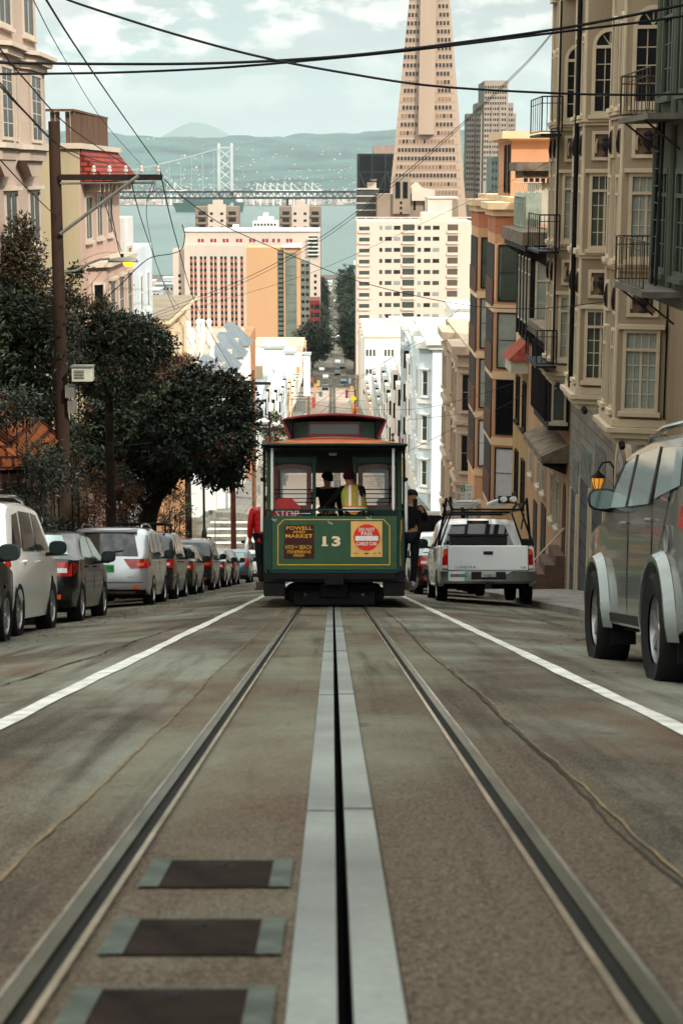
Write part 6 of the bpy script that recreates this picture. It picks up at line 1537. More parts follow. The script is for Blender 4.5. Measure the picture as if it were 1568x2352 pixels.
for i, (z, s, w_) in enumerate(specs):
    m = rowc.setdefault(round(z), rr.random() < .3)
    h = half(z); a, b = s - .55 / h, s + .55 / h
    q = [pc(a, -1.012, z), pc(b, -1.012, z), pc(b * half(z) / half(z + 1.85), -1.014, z + 1.85), pc(a * half(z) / half(z + 1.85), -1.014, z + 1.85)]
    if i < 98: G().poly(q).done('window', PYW2 if m and rr.random() < .8 else PYW, t)
    else: (rest2 if m and rr.random() < .8 else rest).poly(q)
rest.done('windows', PYW, t)['kind'] = 'stuff'; rest2.done('shaded_windows', PYW2, t)['kind'] = 'stuff'
for k in range(26):
    z = zat(446 - 19.6 * k, Yp) - .5
    if z > zat(-20, Yp): break
    g = G()
    for a, b in (((-1, -1), (1, -1)), ((-1, 1), (-1, -1))): g.poly([pc(*a, z, 1.012), pc(*b, z, 1.012), pc(*b, z + .35, 1.012), pc(*a, z + .35, 1.012)])
    g.done('floor_ledge', PYR, t)
# black braced block
BLKT = mat('black_steel_tower', '17191b', .35, .3, var=.15, scale=.1); BLKF = mat('black_tower_frame', '34373a', .5, .3, var=.1, scale=.2)
t, x0, x1, zt = tower('black_tower', 'black office block with diagonal steel bracing beside the pyramid', 821, 922, 352, 400, 1000, 40, BLKT)
w = x1 - x0; g = G()
for k in range(6):
    z = zt - .5 - 9.5 * k; g.box(x0, x1, 999.6, 999.98, z - .5, z + .1)
for f in (.03, .33, .63, .97): g.box(x0 + w * f - .35, x0 + w * f + .35, 999.5, 999.97, zt - 60, zt)
for i in range(3):
    a, b = (x0 + w * (.03 + .31 * i), x0 + w * (.34 + .31 * i)); 
    if i % 2: a, b = b, a
    g.tube([(a, 999.6, zt - 10), (b, 999.6, zt - 29)], .5, 5)
g.done('bracing', BLKF, t)
G().box(x0 + w * .36, x1, 1006, 1030, zt, zt + 4.6).done('roof_house', mat('mauve_roof_house', '9a8578', .8, var=.1, scale=.2), t)
# stepped tower
Yq = 1000; STB = mat('stepped_tower_stone', '9b8d80', .8, var=.06, scale=.08); STD = mat('stepped_tower_side', '5c6258', .8, var=.1, scale=.08)
t = thing('stepped_tower', (xat(1130, 300, Yq), Yq, gz(Yq)), 'stepped grey brown tower with a narrow crown right of the pyramid', 'tower')
blocks = [(1074, 1189, 258, 14), (1095, 1180, 234, 8), (1110, 1164, 184, 0)]
sp = []
for i, (u0, u1, v, dy) in enumerate(blocks):
    a, b = xat(u0, 350, Yq), xat(u1, 350, Yq); G().box(a, b, Yq + dy, Yq + 40 - dy, gz(Yq), zat(v, Yq)).done('setback', STB, t)
    G().box(a - .3, a, Yq + dy + .1, Yq + 39 - dy, gz(Yq), zat(v + 1, Yq)).done('side_wall', STD, t)
    for k in range(14 if i == 0 else 18):
        vv = v + 12 + 12.5 * k
        if i == 2 and vv > 470 or vv > 470: continue
        n = int((u1 - u0) / 5.6)
        for j in range(n):
            u = u0 + 3 + 5.6 * j
            if any(p0 - 1 < u < p1 + 1 for p0, p1, pv, pd in blocks[i + 1:]): continue
            sp.append(((xat(u, 350, Yq), Yq + dy, zat(vv + 6, Yq)), (0, -1), .85, 1.45, DKW))
sp.sort(key=lambda s: s[0][2]); manywins(t, sp)
for u in (1104, 1128, 1146, 1165): a = xat(u, 350, Yq); G().box(a - .3, a + .3, Yq - .5, Yq + 2, gz(Yq), zat(240 if 1110 < u < 1164 else 262, Yq)).done('pier', STB, t)
t, x0, x1, zt = tower('green_glass_block', 'dark green glass block in front of the stepped tower', 1128, 1185, 360, 400, 930, 30, mat('dark_green_block', '465048', .3, var=.2, scale=.15, spec=.6))
manywins(t, [((x0 + (x1 - x0) * (i + .5) / 8, 930, zt - 4 - 4 * k), (0, -1), .9, 1.8, DKW) for k in range(7) for i in range(8)])
# concrete jumble in front of the pyramid
GB = mat('dark_glass_offices', '3c4240', .25, var=.3, scale=.3, spec=.6); CB = mat('brown_concrete', '8a7a6a', .85, var=.1, scale=.15); CBL = mat('light_concrete', 'c0b2a2', .85, var=.08, scale=.15); PKW = mat('pale_pink_wall', 'd6bfb0', .85, var=.05, scale=.1)
t, x0, x1, zt = tower('glass_office', 'glass fronted office block with white floor bands above the apartment tower', 819, 868, 432, 470, 560, 20, GB)
for k in range(6): z = zt - 2.2 * k; G().box(x0 - .2, x1 + .2, 559.6, 559.98, z - .35, z).done('floor_band', CBL, t)
G().box(x0 + 3.5, x1 - .5, 563, 572, zt, zt + 1.8).done('roof_house', CBL, t); G().lathe([(.001, -.3), (.9, -.1), (1.15, .5)], (x1 - 1.5, 562, zt + 2.4), 12).done('dish_antenna', CB, t)
t, x0, x1, zt = tower('concrete_office', 'brown concrete office block with two tall dark windows in front of the pyramid', 866, 1000, 445, 470, 545, 20, CB)
def pq(u): return xat(u, 450, 545)
G().box(pq(902), pq(942), 544, 546, zt - 6, zat(405, 545)).done('core', CB, t)
for u in (913, 930): G().box(pq(u - 5.5), pq(u + 5.5), 543.9, 543.99, zat(455, 545), zat(417, 545)).done('window', DARKG, t)
for k in range(3): z = zat(468 + 12 * k, 545); G().box(pq(918), pq(923), 543.9, 543.98, z, z + .8).done('window', DARKG, t)
G().prism([(pq(945), zat(430, 545)), (pq(958), zat(418, 545)), (pq(968), zat(430, 545)), (pq(998), zat(436, 545)), (pq(998), zt - 2), (pq(945), zt - 2)], 543.5, 560, 'y').done('roof_wing', CBL, t)
for u in (952, 975): G().box(pq(u - 2.5), pq(u + 2.5), 544.9, 544.99, zat(482, 545), zat(452, 545)).done('window', DARKG, t)
t, x0, x1, zt = tower('pink_block', 'blank pale pink building in front of the pyramid foot', 982, 1052, 452, 475, 520, 18, PKW, 'building'); G().box(x0 + 7.2, x1, 519.9, 519.98, zt - 6, zt - .8).done('window_band', CB, t); G().box(x0 + .1, x1 - .2, 519.7, 519.89, zt - .5, zt).done('cornice', CBL, t)
# low houses by the water
r = random.Random(21)
labs = ['low white building by the waterfront left of the hotel slab', 'cream low building at the waterfront beside the pale blue house', 'white terminal shed at the water seen left of the hotel', 'grey low building at the far left waterfront', 'low white building seen through the street gap by the water', 'flat white pier shed at the foot of the street gap']
for lab, u0, u1, v0, Y, m in zip(labs, (355, 325, 372, 330, 737, 762), (398, 352, 396, 365, 762, 818), (655, 648, 640, 668, 650, 662), (1150, 1250, 1350, 1000, 1250, 1380), (WHT, CREM, WHT, GRW, WHT, GRW)):
    t, x0, x1, zt = tower('waterfront_building', lab, u0, u1, v0, 650, Y, 25, m, 'building'); manywins(t, [((x0 + (x1 - x0) * (i + .5) / 5, Y, zt - 3), (0, -1), 1.2, 1.6, DKW) for i in range(5)]); G().box(x0 - .4, x1 + .4, Y - .5, Y + 25.4, zt + .002, zt + .7).done('roof', GRT, t)
# bridge
Yb = 3200; BST = mat('bridge_grey_steel', 'b4b9b7', .6, .0, var=.08, scale=.02); BDK = mat('bridge_deck_steel', '1c2120', .8, .0, var=.1, scale=.02)
t = thing('suspension_bridge', (xat(518, 450, Yb), Yb, -90), 'grey suspension bridge with a cross braced tower across the bay', 'bridge')
bx = xat(518, 440, Yb); zt = zat(334, Yb); zd = zat(447, Yb); hw = 11.5
tw = G()
for s in (-1, 1): tw.box(bx + s * hw - 2.6, bx + s * hw + 2.6, Yb - 3, Yb + 3, -90, zt)
tw.box(bx - hw, bx + hw, Yb - 1.5, Yb + 1.5, zt - 4.5, zt - 2)
tower_ = tw.done('bridge_tower', BST, t)
for k in range(4):
    a = zd + 8 + (zt - 6 - zd - 8) * k / 4; b = zd + 8 + (zt - 6 - zd - 8) * (k + 1) / 4
    G().tube([(bx - hw, Yb, a), (bx + hw, Yb, b)], 1.5, 5).tube([(bx + hw, Yb, a), (bx - hw, Yb, b)], 1.5, 5).done('cross_brace', BST, tower_)
G().tube([(bx - hw, Yb, -88), (bx + hw, Yb, zd - 8)], 1.0, 5).tube([(bx + hw, Yb, -88), (bx - hw, Yb, zd - 8)], 1.0, 5).done('cross_brace', BST, tower_)
G().box(bx - 20, bx + 20, Yb - 10, Yb + 10, -91, -82).done('pier', CONC, t)
for s in (-1, 1): G().lathe([(.001, 0), (3, 0), (2.4, 3.5), (.001, 5)], (bx + s * hw, Yb, zt), 8).done('tower_cap', BST, tower_)
XL, XR = -1100, 700
for z in (zd + 5.5, zd - 5.5): G().box(XL, XR, Yb - 10, Yb + 10, z - 1.7, z + 1.7).done('deck', BDK, t)
g = G(); x = XL; k = 0
while x < XR: g.tube([(x, Yb - 10.5, zd - 5), (x + 6, Yb - 10.5, zd + 5)], .7, 4, False); g.tube([(x + 6, Yb - 10.5, zd + 5), (x + 12, Yb - 10.5, zd - 5)], .7, 4, False); x += 12
g.done('deck_truss', BDK, t)
for yy in (-10, 10):
    pts = [(bx - 520 + 520 * i / 16, Yb + yy, zd + 6 + (zt - zd - 8) * (i / 16) ** 1.9) for i in range(17)]; G().tube(pts, .7, 5).done('main_cable', BST, t)
    pts = [(bx + 330 * i / 12, Yb + yy, zd + 6 + (zt - zd - 8) * (1 - i / 12) ** 1.3) for i in range(13)]
g = G()
for i in range(1, 26):
    f = i / 26; g.tube([(bx - 520 + 520 * f, Yb - 10, zd + 5), (bx - 520 + 520 * f, Yb - 10, zd + 6 + (zt - zd - 8) * f ** 1.9)], .25, 4, False)
g.done('hanger_cables', BST, t)
for u in (660,): xx = xat(u, 470, Yb); G().box(xx - 2, xx + 2, Yb - 6, Yb + 6, -90, zd - 6.7).done('approach_pier', BDK, t)
# ship and harbour cranes
Ys_ = 4300; SH = mat('ship_hull', '2f4d46', .6, var=.1, scale=.01)
t = thing('container_ship', (xat(470, 470, Ys_), Ys_, -90), 'dark container ship lying in the bay left of the bridge tower', 'ship')
G().prism([(xat(396, 470, Ys_), -68), (xat(404, 470, Ys_), -89.8), (xat(556, 470, Ys_), -89.8), (xat(560, 470, Ys_), -66)], Ys_, Ys_ + 30, 'y').done('hull', SH, t); G().box(xat(420, 470, Ys_), xat(540, 470, Ys_), Ys_ + 4, Ys_ + 26, -67.9, -58).done('containers', mat('container_green', '3b5a52', .7, var=.2, scale=.02), t); G().box(xat(545, 470, Ys_), xat(556, 470, Ys_), Ys_ + 4, Ys_ + 26, -66, -50).done('bridge_house', WHT, t)
CRN = mat('crane_white', 'd9d9d4', .6, var=0)
c0 = None; group = 'white container cranes on the far shore'
for i, u in enumerate((590, 606, 620, 636, 652, 668, 384, 400, 700, 716)):
    Y = 5120; x = xat(u, 465, Y)
    if c0 is None:
        c0 = thing('harbour_crane', (x, Y, -88), 'white container crane on the far shore', 'crane', group)
        g = G()
        for sx in (-9, 9): g.box(x + sx - 1.6, x + sx + 1.6, Y - 2, Y + 2, -88, -46)
        g.box(x - 9, x + 9, Y - 2, Y + 2, -62, -59); g.done('frame', CRN, c0); G().tube([(x - 12, Y, -48), (x + 30, Y, -46)], 1.6, 5).tube([(x, Y, -46), (x + 2, Y, -24)], 1.5, 5).tube([(x + 2, Y, -24), (x + 28, Y, -46)], .7, 4).done('boom', CRN, c0)
    else: c = copy_tree(c0); c.location = (x, Y, -88)
t = thing('barge', (xat(800, 545, 2000), 2000, -90), 'small dark barge on the water beside the apartment tower', 'boat')
G().prism([(xat(800, 545, 1700), -86), (xat(803, 545, 1700), -89.8), (xat(824, 545, 1700), -89.8), (xat(826, 545, 1700), -86)], 1700, 1708, 'y').done('hull', SH, t); G().box(xat(812, 545, 1700), xat(819, 545, 1700), 1701, 1706, -86, -82).done('cabin', WHT, t)
# ================================================================ poles, wires, signs
POLEW = mat('pole_wood', '35261d', .9, var=.35, scale=2, streak=.5, fine=.15); POLED = mat('pole_wood_dark', '241c18', .9, var=.3, scale=2); CERAM = mat('insulator', 'b9b2a8', .3, var=.1, scale=6); GALV = mat('galvanised_steel', '7d7c74', .5, .5, var=.15, scale=4)
WIRE = mat('wire_black', '0c0c0f', .7, var=0)
def zc(v, Y): return zat(v, Y)
Yp1 = 39.5; px1 = xat(136, 700, Yp1)
t = thing('utility_pole', (px1, Yp1, gz(Yp1) + .1), 'tall brown wooden utility pole with one-sided crossarm beside the ivy', 'utility pole')
zt = zat(278, Yp1); zb = gz(Yp1)
G().tube([(px1 - .02, Yp1, zb), (px1 + .0, Yp1, (zb + zt) / 2), (px1 - .0, Yp1, zt)], [.165, .145, .125], 14).done('shaft', POLEW, t, smooth=True)
za = zat(407, Yp1)
ca = G().box(px1 + .10, xat(374, 407, Yp1), Yp1 - .18, Yp1 - .06, za - .06, za + .07).done('crossarm', POLED, t)
G().tube([(px1 + .12, Yp1 - .12, za - .13), (xat(356, 415, Yp1), Yp1 - .12, za - .11)], .03, 6).done('conduit', GALV, t)
G().tube([(px1 + .1, Yp1 - .2, zat(536, Yp1)), (xat(320, 405, Yp1), Yp1 - .2, zat(403, Yp1))], .045, 6).done('brace', GALV, t)
INS = []
for u in (217, 253, 290, 326, 364):
    x = xat(u, 400, Yp1); INS.append(Vector((x, Yp1 - .12, za + .28)))
    G().lathe([(.02, .06), (.02, .12), (.055, .13), (.05, .18), (.035, .19), (.045, .22), (.03, .26), (.001, .27)], (x, Yp1 - .12, za), 10).done('insulator', CERAM, ca, smooth=True)
cb = thing('terminal_box', (xat(192, 855, Yp1 - .3), Yp1 - .3, zat(872, Yp1 - .3)), 'louvred beige equipment box mounted on the wooden utility pole', 'box'); a, b = at(167, 875, Yp1 - .3), at(213, 842, Yp1 - .3)
G().box(a.x, b.x, Yp1 - .45, Yp1 - .1, a.z, b.z).done('cabinet', GALV if 0 else mat('box_beige', 'a9a99b', .6, var=.1, scale=4), cb, bevel=.01); G().box(a.x - .02, b.x + .02, Yp1 - .48, Yp1 - .08, b.z + .002, b.z + .03).done('lid', GALV, cb)
for k in range(6): z = a.z + .07 + .035 * k; G().box(a.x + .05, a.x + .28, Yp1 - .462, Yp1 - .452, z, z + .012).done('louvre', UNDER, cb)
G().box(px1 + .12, px1 + .32, Yp1 - .3, Yp1 - .05, zat(910, Yp1), zat(882, Yp1)).done('bracket', GALV, cb)
G().box(px1 + .16, px1 + .34, Yp1 - .25, Yp1 - .05, zat(945, Yp1), zat(918, Yp1)).done('meter', GALV, cb)
# street lamp on the pole
t = thing('street_lamp', tuple(at(150, 625, Yp1)), 'cobra head street lamp glowing orange on an arm from the wooden pole', 'street lamp')
pts = [at(148, 624, Yp1), at(175, 621, Yp1), at(205, 604, Yp1), at(230, 595, Yp1), at(252, 593, Yp1)]
G().tube(pts, .028, 8).done('arm', GALV, t, smooth=True)
c = at(283, 599, Yp1); g = G(); n = 12
for x, rx, h in ((-.34, .03, .03), (-.30, .07, .05), (-.1, .13, .09), (.15, .14, .10), (.29, .09, .07), (.33, .02, .02)):
    for k in range(n): a = 2 * math.pi * k / n; g.v.append((c.x + x, c.y + rx * math.cos(a), c.z + (h if math.sin(a) > 0 else .03) * math.sin(a)))
for i in range(5):
    for k in range(n): a = i * n + k; b = i * n + (k + 1) % n; g.f.append((a, b, b + n, a + n)); g.mi.append(0)
g.done('lamp_head', mat('lamp_grey', '77766c', .5, .2, var=.1, scale=5), t, smooth=True)
G().lathe([(.13, 0), (.12, -.05), (.07, -.09), (.001, -.10)], (c.x + .12, c.y, c.z - .03), 14).done('lamp_bowl', mat('lamp_glow', 'f0a020', .4, var=0, emit=3.0), t, smooth=True)
G().tube([c + Vector((-.02, 0, .09)), c + Vector((-.02, 0, .16))], .035, 8).done('photocell', TRIM, t)
# wires
def wire(label, pts, r, smooth=8, group='overhead wires'):
    P = [at(*p) if not isinstance(p, Vector) else p for p in pts]
    out = []
    n = len(P)
    for i in range(n - 1):
        p0, p1, p2, p3 = P[max(i - 1, 0)], P[i], P[i + 1], P[min(i + 2, n - 1)]
        for k in range(smooth):
            s = k / smooth
            out.append(.5 * ((2 * p1) + (p2 - p0) * s + (2 * p0 - 5 * p1 + 4 * p2 - p3) * s * s + (3 * p1 - p0 - 3 * p2 + p3) * s ** 3))
    out.append(P[-1]); o = G().tube(out, r, 6).done('overhead_wire', WIRE, None, smooth=True)
    return tag(o, label, 'wire', group)
wire('thick black span cable, the upper of the two crossing the whole sky', [(-40, 141, 26), (0, 143, 26), (250, 146, 26), (500, 144, 25.5), (760, 130, 25), (1000, 104, 25), (1290, 64, 25), (1500, 24, 25), (1600, 4, 25)], .022)
wire('thick black span cable, the lower of the two crossing the whole sky', [(-40, 169, 26), (0, 169, 26), (250, 166, 26), (500, 155, 25.5), (760, 133, 25.2), (1000, 108, 25), (1290, 72, 25), (1500, 46, 25), (1600, 30, 25)], .019)
wire('black twisted cable sagging from the top left corner of the sky to the right', [(130, -12, 24), (200, 14, 24), (400, 77, 24), (600, 130, 24.3), (800, 168, 24.6), (1000, 197, 25), (1270, 213, 25), (1450, 217, 25), (1600, 214, 25)], .018)
wire('black power line running from the top left sky to the end of the crossarm', [(95, -20, 14), (170, 100, 20), (265, 240, 29), INS[4]], .011)
wire('thin power line from the top left to the second last insulator', [(70, -15, 14), (140, 120, 20), (235, 275, 29), INS[3]], .005)
wire('power line from the left edge to the middle insulator', [(-20, 85, 14), (60, 185, 20), (165, 295, 29), INS[2]], .009)
wire('power line from the left edge to the second insulator', [(-20, 175, 16), (55, 255, 22), (140, 335, 30), INS[1]], .009)
wire('power line from the left edge to the first insulator', [(-20, 165, 16), (60, 258, 22), (150, 345, 30), INS[0]], .008)
wire('guy wire ending at the side of the wooden pole', [(-10, 355, 20), (60, 430, 28), (128, 496, 39.4)], .009)
D1 = [at(u, v, Y) for u, v, Y in ((545, 878, 118), (520, 860, 112), (470, 850, 112))]
e = INS[4] + Vector((.02, .1, -.05))
wire('dark wire dropping from the crossarm end to the next pole, rightmost', [e, (405, 550, 58), (460, 720, 82), (552, 880, 118)], .016)
wire('dark wire dropping from the crossarm under the last insulator', [INS[3] + Vector((.3, .1, -.2)), (340, 520, 58), (400, 690, 82), (548, 880, 118)], .010)
wire('dark wire dropping from the middle of the crossarm', [INS[2] + Vector((.1, .1, -.3)), (330, 520, 54), (392, 690, 80), (465, 850, 112)], .014)
wire('dark wire dropping from the inner part of the crossarm', [INS[1] + Vector((.1, .1, -.3)), (262, 520, 50), (312, 660, 72), (445, 870, 112)], .014)
wire('dark wire dropping nearest the wooden pole', [INS[0] + Vector((.2, .1, -.3)), (242, 470, 50), (300, 620, 72), (425, 860, 112)], .013)
wire('long heavy cable sweeping from the crossarm down across the towers to the right houses', [at(378, 412, 39.5), (430, 460, 42), (520, 520, 46), (650, 578, 50), (800, 638, 50), (950, 678, 48), (1100, 704, 45), (1230, 708, 42), (1330, 700, 40), (1450, 684, 37), (1512, 672, 36)], .011)
wire('upper of two thin wires rising from the left roofs to the top right', [(270, 752, 60), (400, 702, 55), (560, 640, 50), (735, 545, 46), (900, 420, 42), (1050, 292, 38), (1200, 150, 34), (1270, 70, 33)], .007)
wire('lower of two thin wires rising from the left roofs to the top right', [(270, 757, 60), (400, 710, 55), (560, 648, 50), (735, 553, 46), (900, 428, 42), (1050, 298, 38), (1200, 155, 34), (1270, 74, 33)], .006)
wire('thin wire rising gently from the left roofs to the ornate right cornice', [(300, 745, 62), (500, 692, 60), (735, 618, 58), (1000, 498, 56), (1200, 402, 54), (1280, 360, 52)], .006)
wire('looping service wire from the crossarm end behind the street lamp', [at(418, 515, 40), (424, 540, 40), (418, 570, 40), (395, 582, 40), (350, 590, 40), (320, 610, 40), (280, 650, 41), (230, 695, 42)], .011)
wire('short loop of slack wire at the crossarm end', [at(372, 415, 39.3), (385, 430, 39.3), (378, 438, 39.3), (362, 432, 39.3), (350, 440, 39.3), (358, 415, 39.3)], .006)
wire('pale drooping wire in front of the street tree', [(178, 980, 38), (215, 1005, 39), (280, 1022, 41), (350, 1016, 44)], .008)
wire('wire crossing the dark tree from the left edge to the pole, upper', [(-20, 640, 36), (60, 680, 38), (130, 698, 39.3)], .009)
wire('wire crossing the dark tree from the left edge to the pole, lower', [(-20, 662, 36), (60, 700, 38), (130, 738, 39.3)], .009)
for i, (p, lab) in enumerate((([(585, 885, 118), (650, 912, 110), (760, 935, 100), (940, 940, 85), (1080, 912, 70), (1290, 840, 60)], 'wire crossing low over the street to the ochre house'), ([(640, 990, 120), (760, 905, 110), (900, 820, 95), (1010, 745, 84), (1060, 705, 80)], 'thin wire slanting over the street to the beige house roof'),
        ([(700, 980, 120), (840, 860, 105), (1000, 770, 86)], 'thin wire slanting to the corner of the beige house'), ([(930, 1040, 90), (1040, 985, 75), (1150, 935, 66), (1260, 870, 58)], 'thin wire in front of the bay building, lower'), ([(930, 965, 90), (1060, 950, 75), (1180, 925, 66), (1280, 895, 58)], 'thin wire in front of the bay building, upper'))): wire(lab, p, .010)
# lower poles
def pole(label, u, v0, v1, Y, r, m, name='utility_pole', cat='utility pole', arms=(), base=True):
    x = xat(u, (v0 + v1) / 2, Y); t = thing(name, (x, Y, gz(Y)), label, cat); zb = gz(Y) if base else zat(v1, Y)
    G().tube([(x, Y, zb), (x, Y, zat(v0, Y))], [r, r * .8], 10).done('shaft', m, t, smooth=True)
    for v, ua, ub in arms: G().box(xat(ua, v, Y), xat(ub, v, Y), Y - .12, Y - .0 - .01 + .02, zat(v, Y) - .1, zat(v, Y) + .1).done('crossarm', POLED, t)
    return t, x
BRP = mat('pole_red_brown', '5e3527', .85, var=.25, scale=2)
pole('red brown wooden pole at the near corner of the side street', 535, 1000, 1250, 98.5, .17, BRP)
pole('dark wooden pole behind the shrub before the side street', 432, 1040, 1225, 80, .17, POLED)
pole('orange brown pole with a crossarm standing in front of the white houses', 582, 850, 1100, 122, .14, mat('pole_orange', '68482e', .85, var=.25, scale=2), arms=((880, 530, 622), (975, 570, 612)))
pole('thin black pole with short crossarms near the roof of the cable car', 619, 945, 1060, 128, .13, POLED, arms=((985, 590, 648),))
pole('slender grey pole on the white houses left of the cable car', 581, 1010, 1195, 123, .09, GALV, 'pole', 'pole')
pole('dark pole left of the yellow warning sign down the street', 709, 835, 960, 330, .3, mat('pole_grey_brown', '6d6154', .85, var=.2, scale=1), 'utility_pole')
pole('tall concrete pole in the distance beside the apartment tower', 820, 860, 960, 380, .35, mat('pole_concrete', 'a4937f', .85, var=.15, scale=1), 'utility_pole')
t, x = pole('black iron lamp post at the corner of the side street', 468, 1085, 1208, 112, .09, IRON, 'lamp_post', 'lamp post')
G().lathe([(.001, 0), (.22, .1), (.26, .35), (.14, .6), (.001, .65)], (x, 112, zat(1085, 112)), 12).done('lamp_globe', mat('lamp_opal', 'cfcdc2', .4, var=0), t, smooth=True)
G().lathe([(.18, 0), (.18, .3), (.1, .6)], (x, 112, gz(112)), 12).done('base', IRON, t)
t, x = pole('pale globe street lamp by the roof corner of the cable car', 588, 960, 1000, 122, .05, GALV, 'street_lamp', 'street lamp', base=False)
G().lathe([(.001, -.3), (.35, -.12), (.45, .05), (.2, .22), (.001, .25)], (x + .5, 122, zat(968, 122)), 14).done('lamp_head', mat('lamp_opal', 'cfcdc2', .4, var=0), t, smooth=True)
t, x = pole('thin steel sign post by the side street with a green number plate', 494, 1175, 1240, 100, .03, GALV, 'parking_sign', 'parking sign')
p = at(487, 1182, 99.9); G().box(p.x - .2, p.x + .2, 99.88, 99.92, p.z - .25, p.z + .28).done('sign_plate', mat('sign_white', 'cfd0ca', .6, var=.06, scale=5), t); s_ = G().box(p.x - .18, p.x + .02, 99.86, 99.879, p.z + .02, p.z + .26).done('green_square', mat('sign_green', '0f7a44', .6, var=0), t); text('2', .1, .16, WPAINT, s_, (p.x - .08, 99.858, p.z + .14), (1, 0, 0), (0, 0, 1), .002)
# two hour parking sign on the right
Y = 62; t = thing('parking_sign', (xat(1071, 1130, Y), Y, gz(Y)), 'white parking sign with a green 2 beyond the pickup truck rack', 'parking sign'); a, b = at(1057, 1160, Y), at(1085, 1113, Y); X = (a.x + b.x) / 2
G().tube([(X, Y + .03, gz(Y)), (X, Y + .03, b.z)], .03, 6).done('post', GALV, t)
pl_ = G().box(a.x, b.x, Y - .01, Y, a.z, b.z).done('sign_plate', mat('sign_white', 'cfd0ca', .6, var=.06, scale=5), t)
w = b.x - a.x; h = b.z - a.z
G().box(a.x + .01, a.x + w * .36, Y - .014, Y - .0105, b.z - h * .36, b.z - .01).done('green_square', mat('sign_green', '0f7a44', .6, var=0), pl_)
SG = mat('sign_green', '0f7a44', .6, var=0)
text('2', w * .17, h * .25, WPAINT, pl_, (a.x + w * .19, Y - .0145, b.z - h * .19), (1, 0, 0), (0, 0, 1), .002)
for tx, fx, fz, fw, fh in (('HOUR', .68, .10, .45, .09), ('PARKING', .66, .26, .55, .09), ('8AM', .2, .50, .24, .12), ('9PM', .72, .50, .24, .12), ('MON', .2, .68, .24, .09), ('SAT', .72, .68, .24, .09)): text(tx, w * fw, h * fh, SG, pl_, (a.x + w * fx, Y - .0105, b.z - h * fz), (1, 0, 0), (0, 0, 1), .002)
# traffic signals and the yellow diamond
Y = 300; t, x = pole('black signal pole with a yellow diamond sign far down the street', 815, 893, 960, Y, .14, IRON, 'traffic_signal', 'traffic signal')
p = at(811, 915, Y - 1); q = .62
G().poly([(p.x - q, p.y, p.z), (p.x, p.y, p.z - q), (p.x + q, p.y, p.z), (p.x, p.y, p.z + q)]).done('warning_diamond', mat('sign_yellow', 'e8ac1a', .6, var=.05, scale=3), t)
for u, v in ((812, 935), (820, 942), (811, 949)):
    p = at(u, v, Y - .8); G().box(p.x - .2, p.x + .2, p.y, p.y + .3, p.z - .45, p.z + .45).done('signal_head', mat('signal_orange', 'd86a20', .6, var=.1), t)
# shop signs of the lower street
r = random.Random(9); cols = {'red': '9c4a40', 'orange': 'c08a62', 'teal': '7f9a98', 'white': 'c9c6bc', 'yellow': 'b89c5e', 'green': '4f7a62'}
spots = [(684, 850, 380, 'orange'), (690, 868, 360, 'white'), (700, 885, 420, 'teal'), (716, 872, 430, 'red'), (724, 890, 440, 'orange'), (722, 908, 380, 'white'), (731, 880, 480, 'yellow'), (736, 905, 400, 'teal'), (744, 895, 520, 'green'), (720, 925, 340, 'red'), (708, 918, 350, 'orange'), (796, 905, 420, 'red'), (803, 875, 470, 'teal'), (807, 895, 440, 'orange'), (800, 925, 350, 'white'), (792, 890, 520, 'yellow')]
side = lambda u: 'left' if u < 763 else 'right'
used = {}
adj = ['long', 'short', 'faded', 'narrow', 'small', 'broad', 'high', 'low']
for i, (u, v, Y, c) in enumerate(spots):
    p = at(u, v, Y); w = r.uniform(.5, .9); h = r.uniform(1.0, 2.3); key = (c, side(u)); k = used.get(key, 0); used[key] = k + 1
    place = ('nearest the left roofs', 'hanging toward the street')[k % 2] if side(u) == 'left' else 'by the signal pole'
    t = thing('shop_sign', (p.x, Y, p.z), f'{c} vertical shop sign on the {side(u)} of the lower street, {place}', 'shop sign', 'shop signs on the lower street')
    G().box(p.x - w / 2, p.x + w / 2, Y, Y + .3, p.z - h / 2, p.z + h / 2).done('board', mat('shop_' + c, cols[c], .7, var=.15, scale=.8), t); X = -9 if u < 763 else 7.3; G().box(min(X, p.x), max(X, p.x), Y + .1, Y + .2, p.z + h * .3, p.z + h * .36).done('bracket', IRON, t)
# dark site fence across the side street
t = thing('site_screen', (4.2, 100.3, gz(100)), 'black fabric screen standing at the far right corner of the side street', 'screen'); a, b = at(938, 1216, 100.5), at(1040, 1184, 100.5)
G().box(a.x, b.x, 100.5, 100.6, gz(100), b.z).done('screen', BLKCLOTH, t)
for x in (a.x, (a.x + b.x) / 2, b.x): G().tube([(x, 100.45, gz(100)), (x, 100.45, b.z + .05)], .04, 6).done('post', IRON, t)
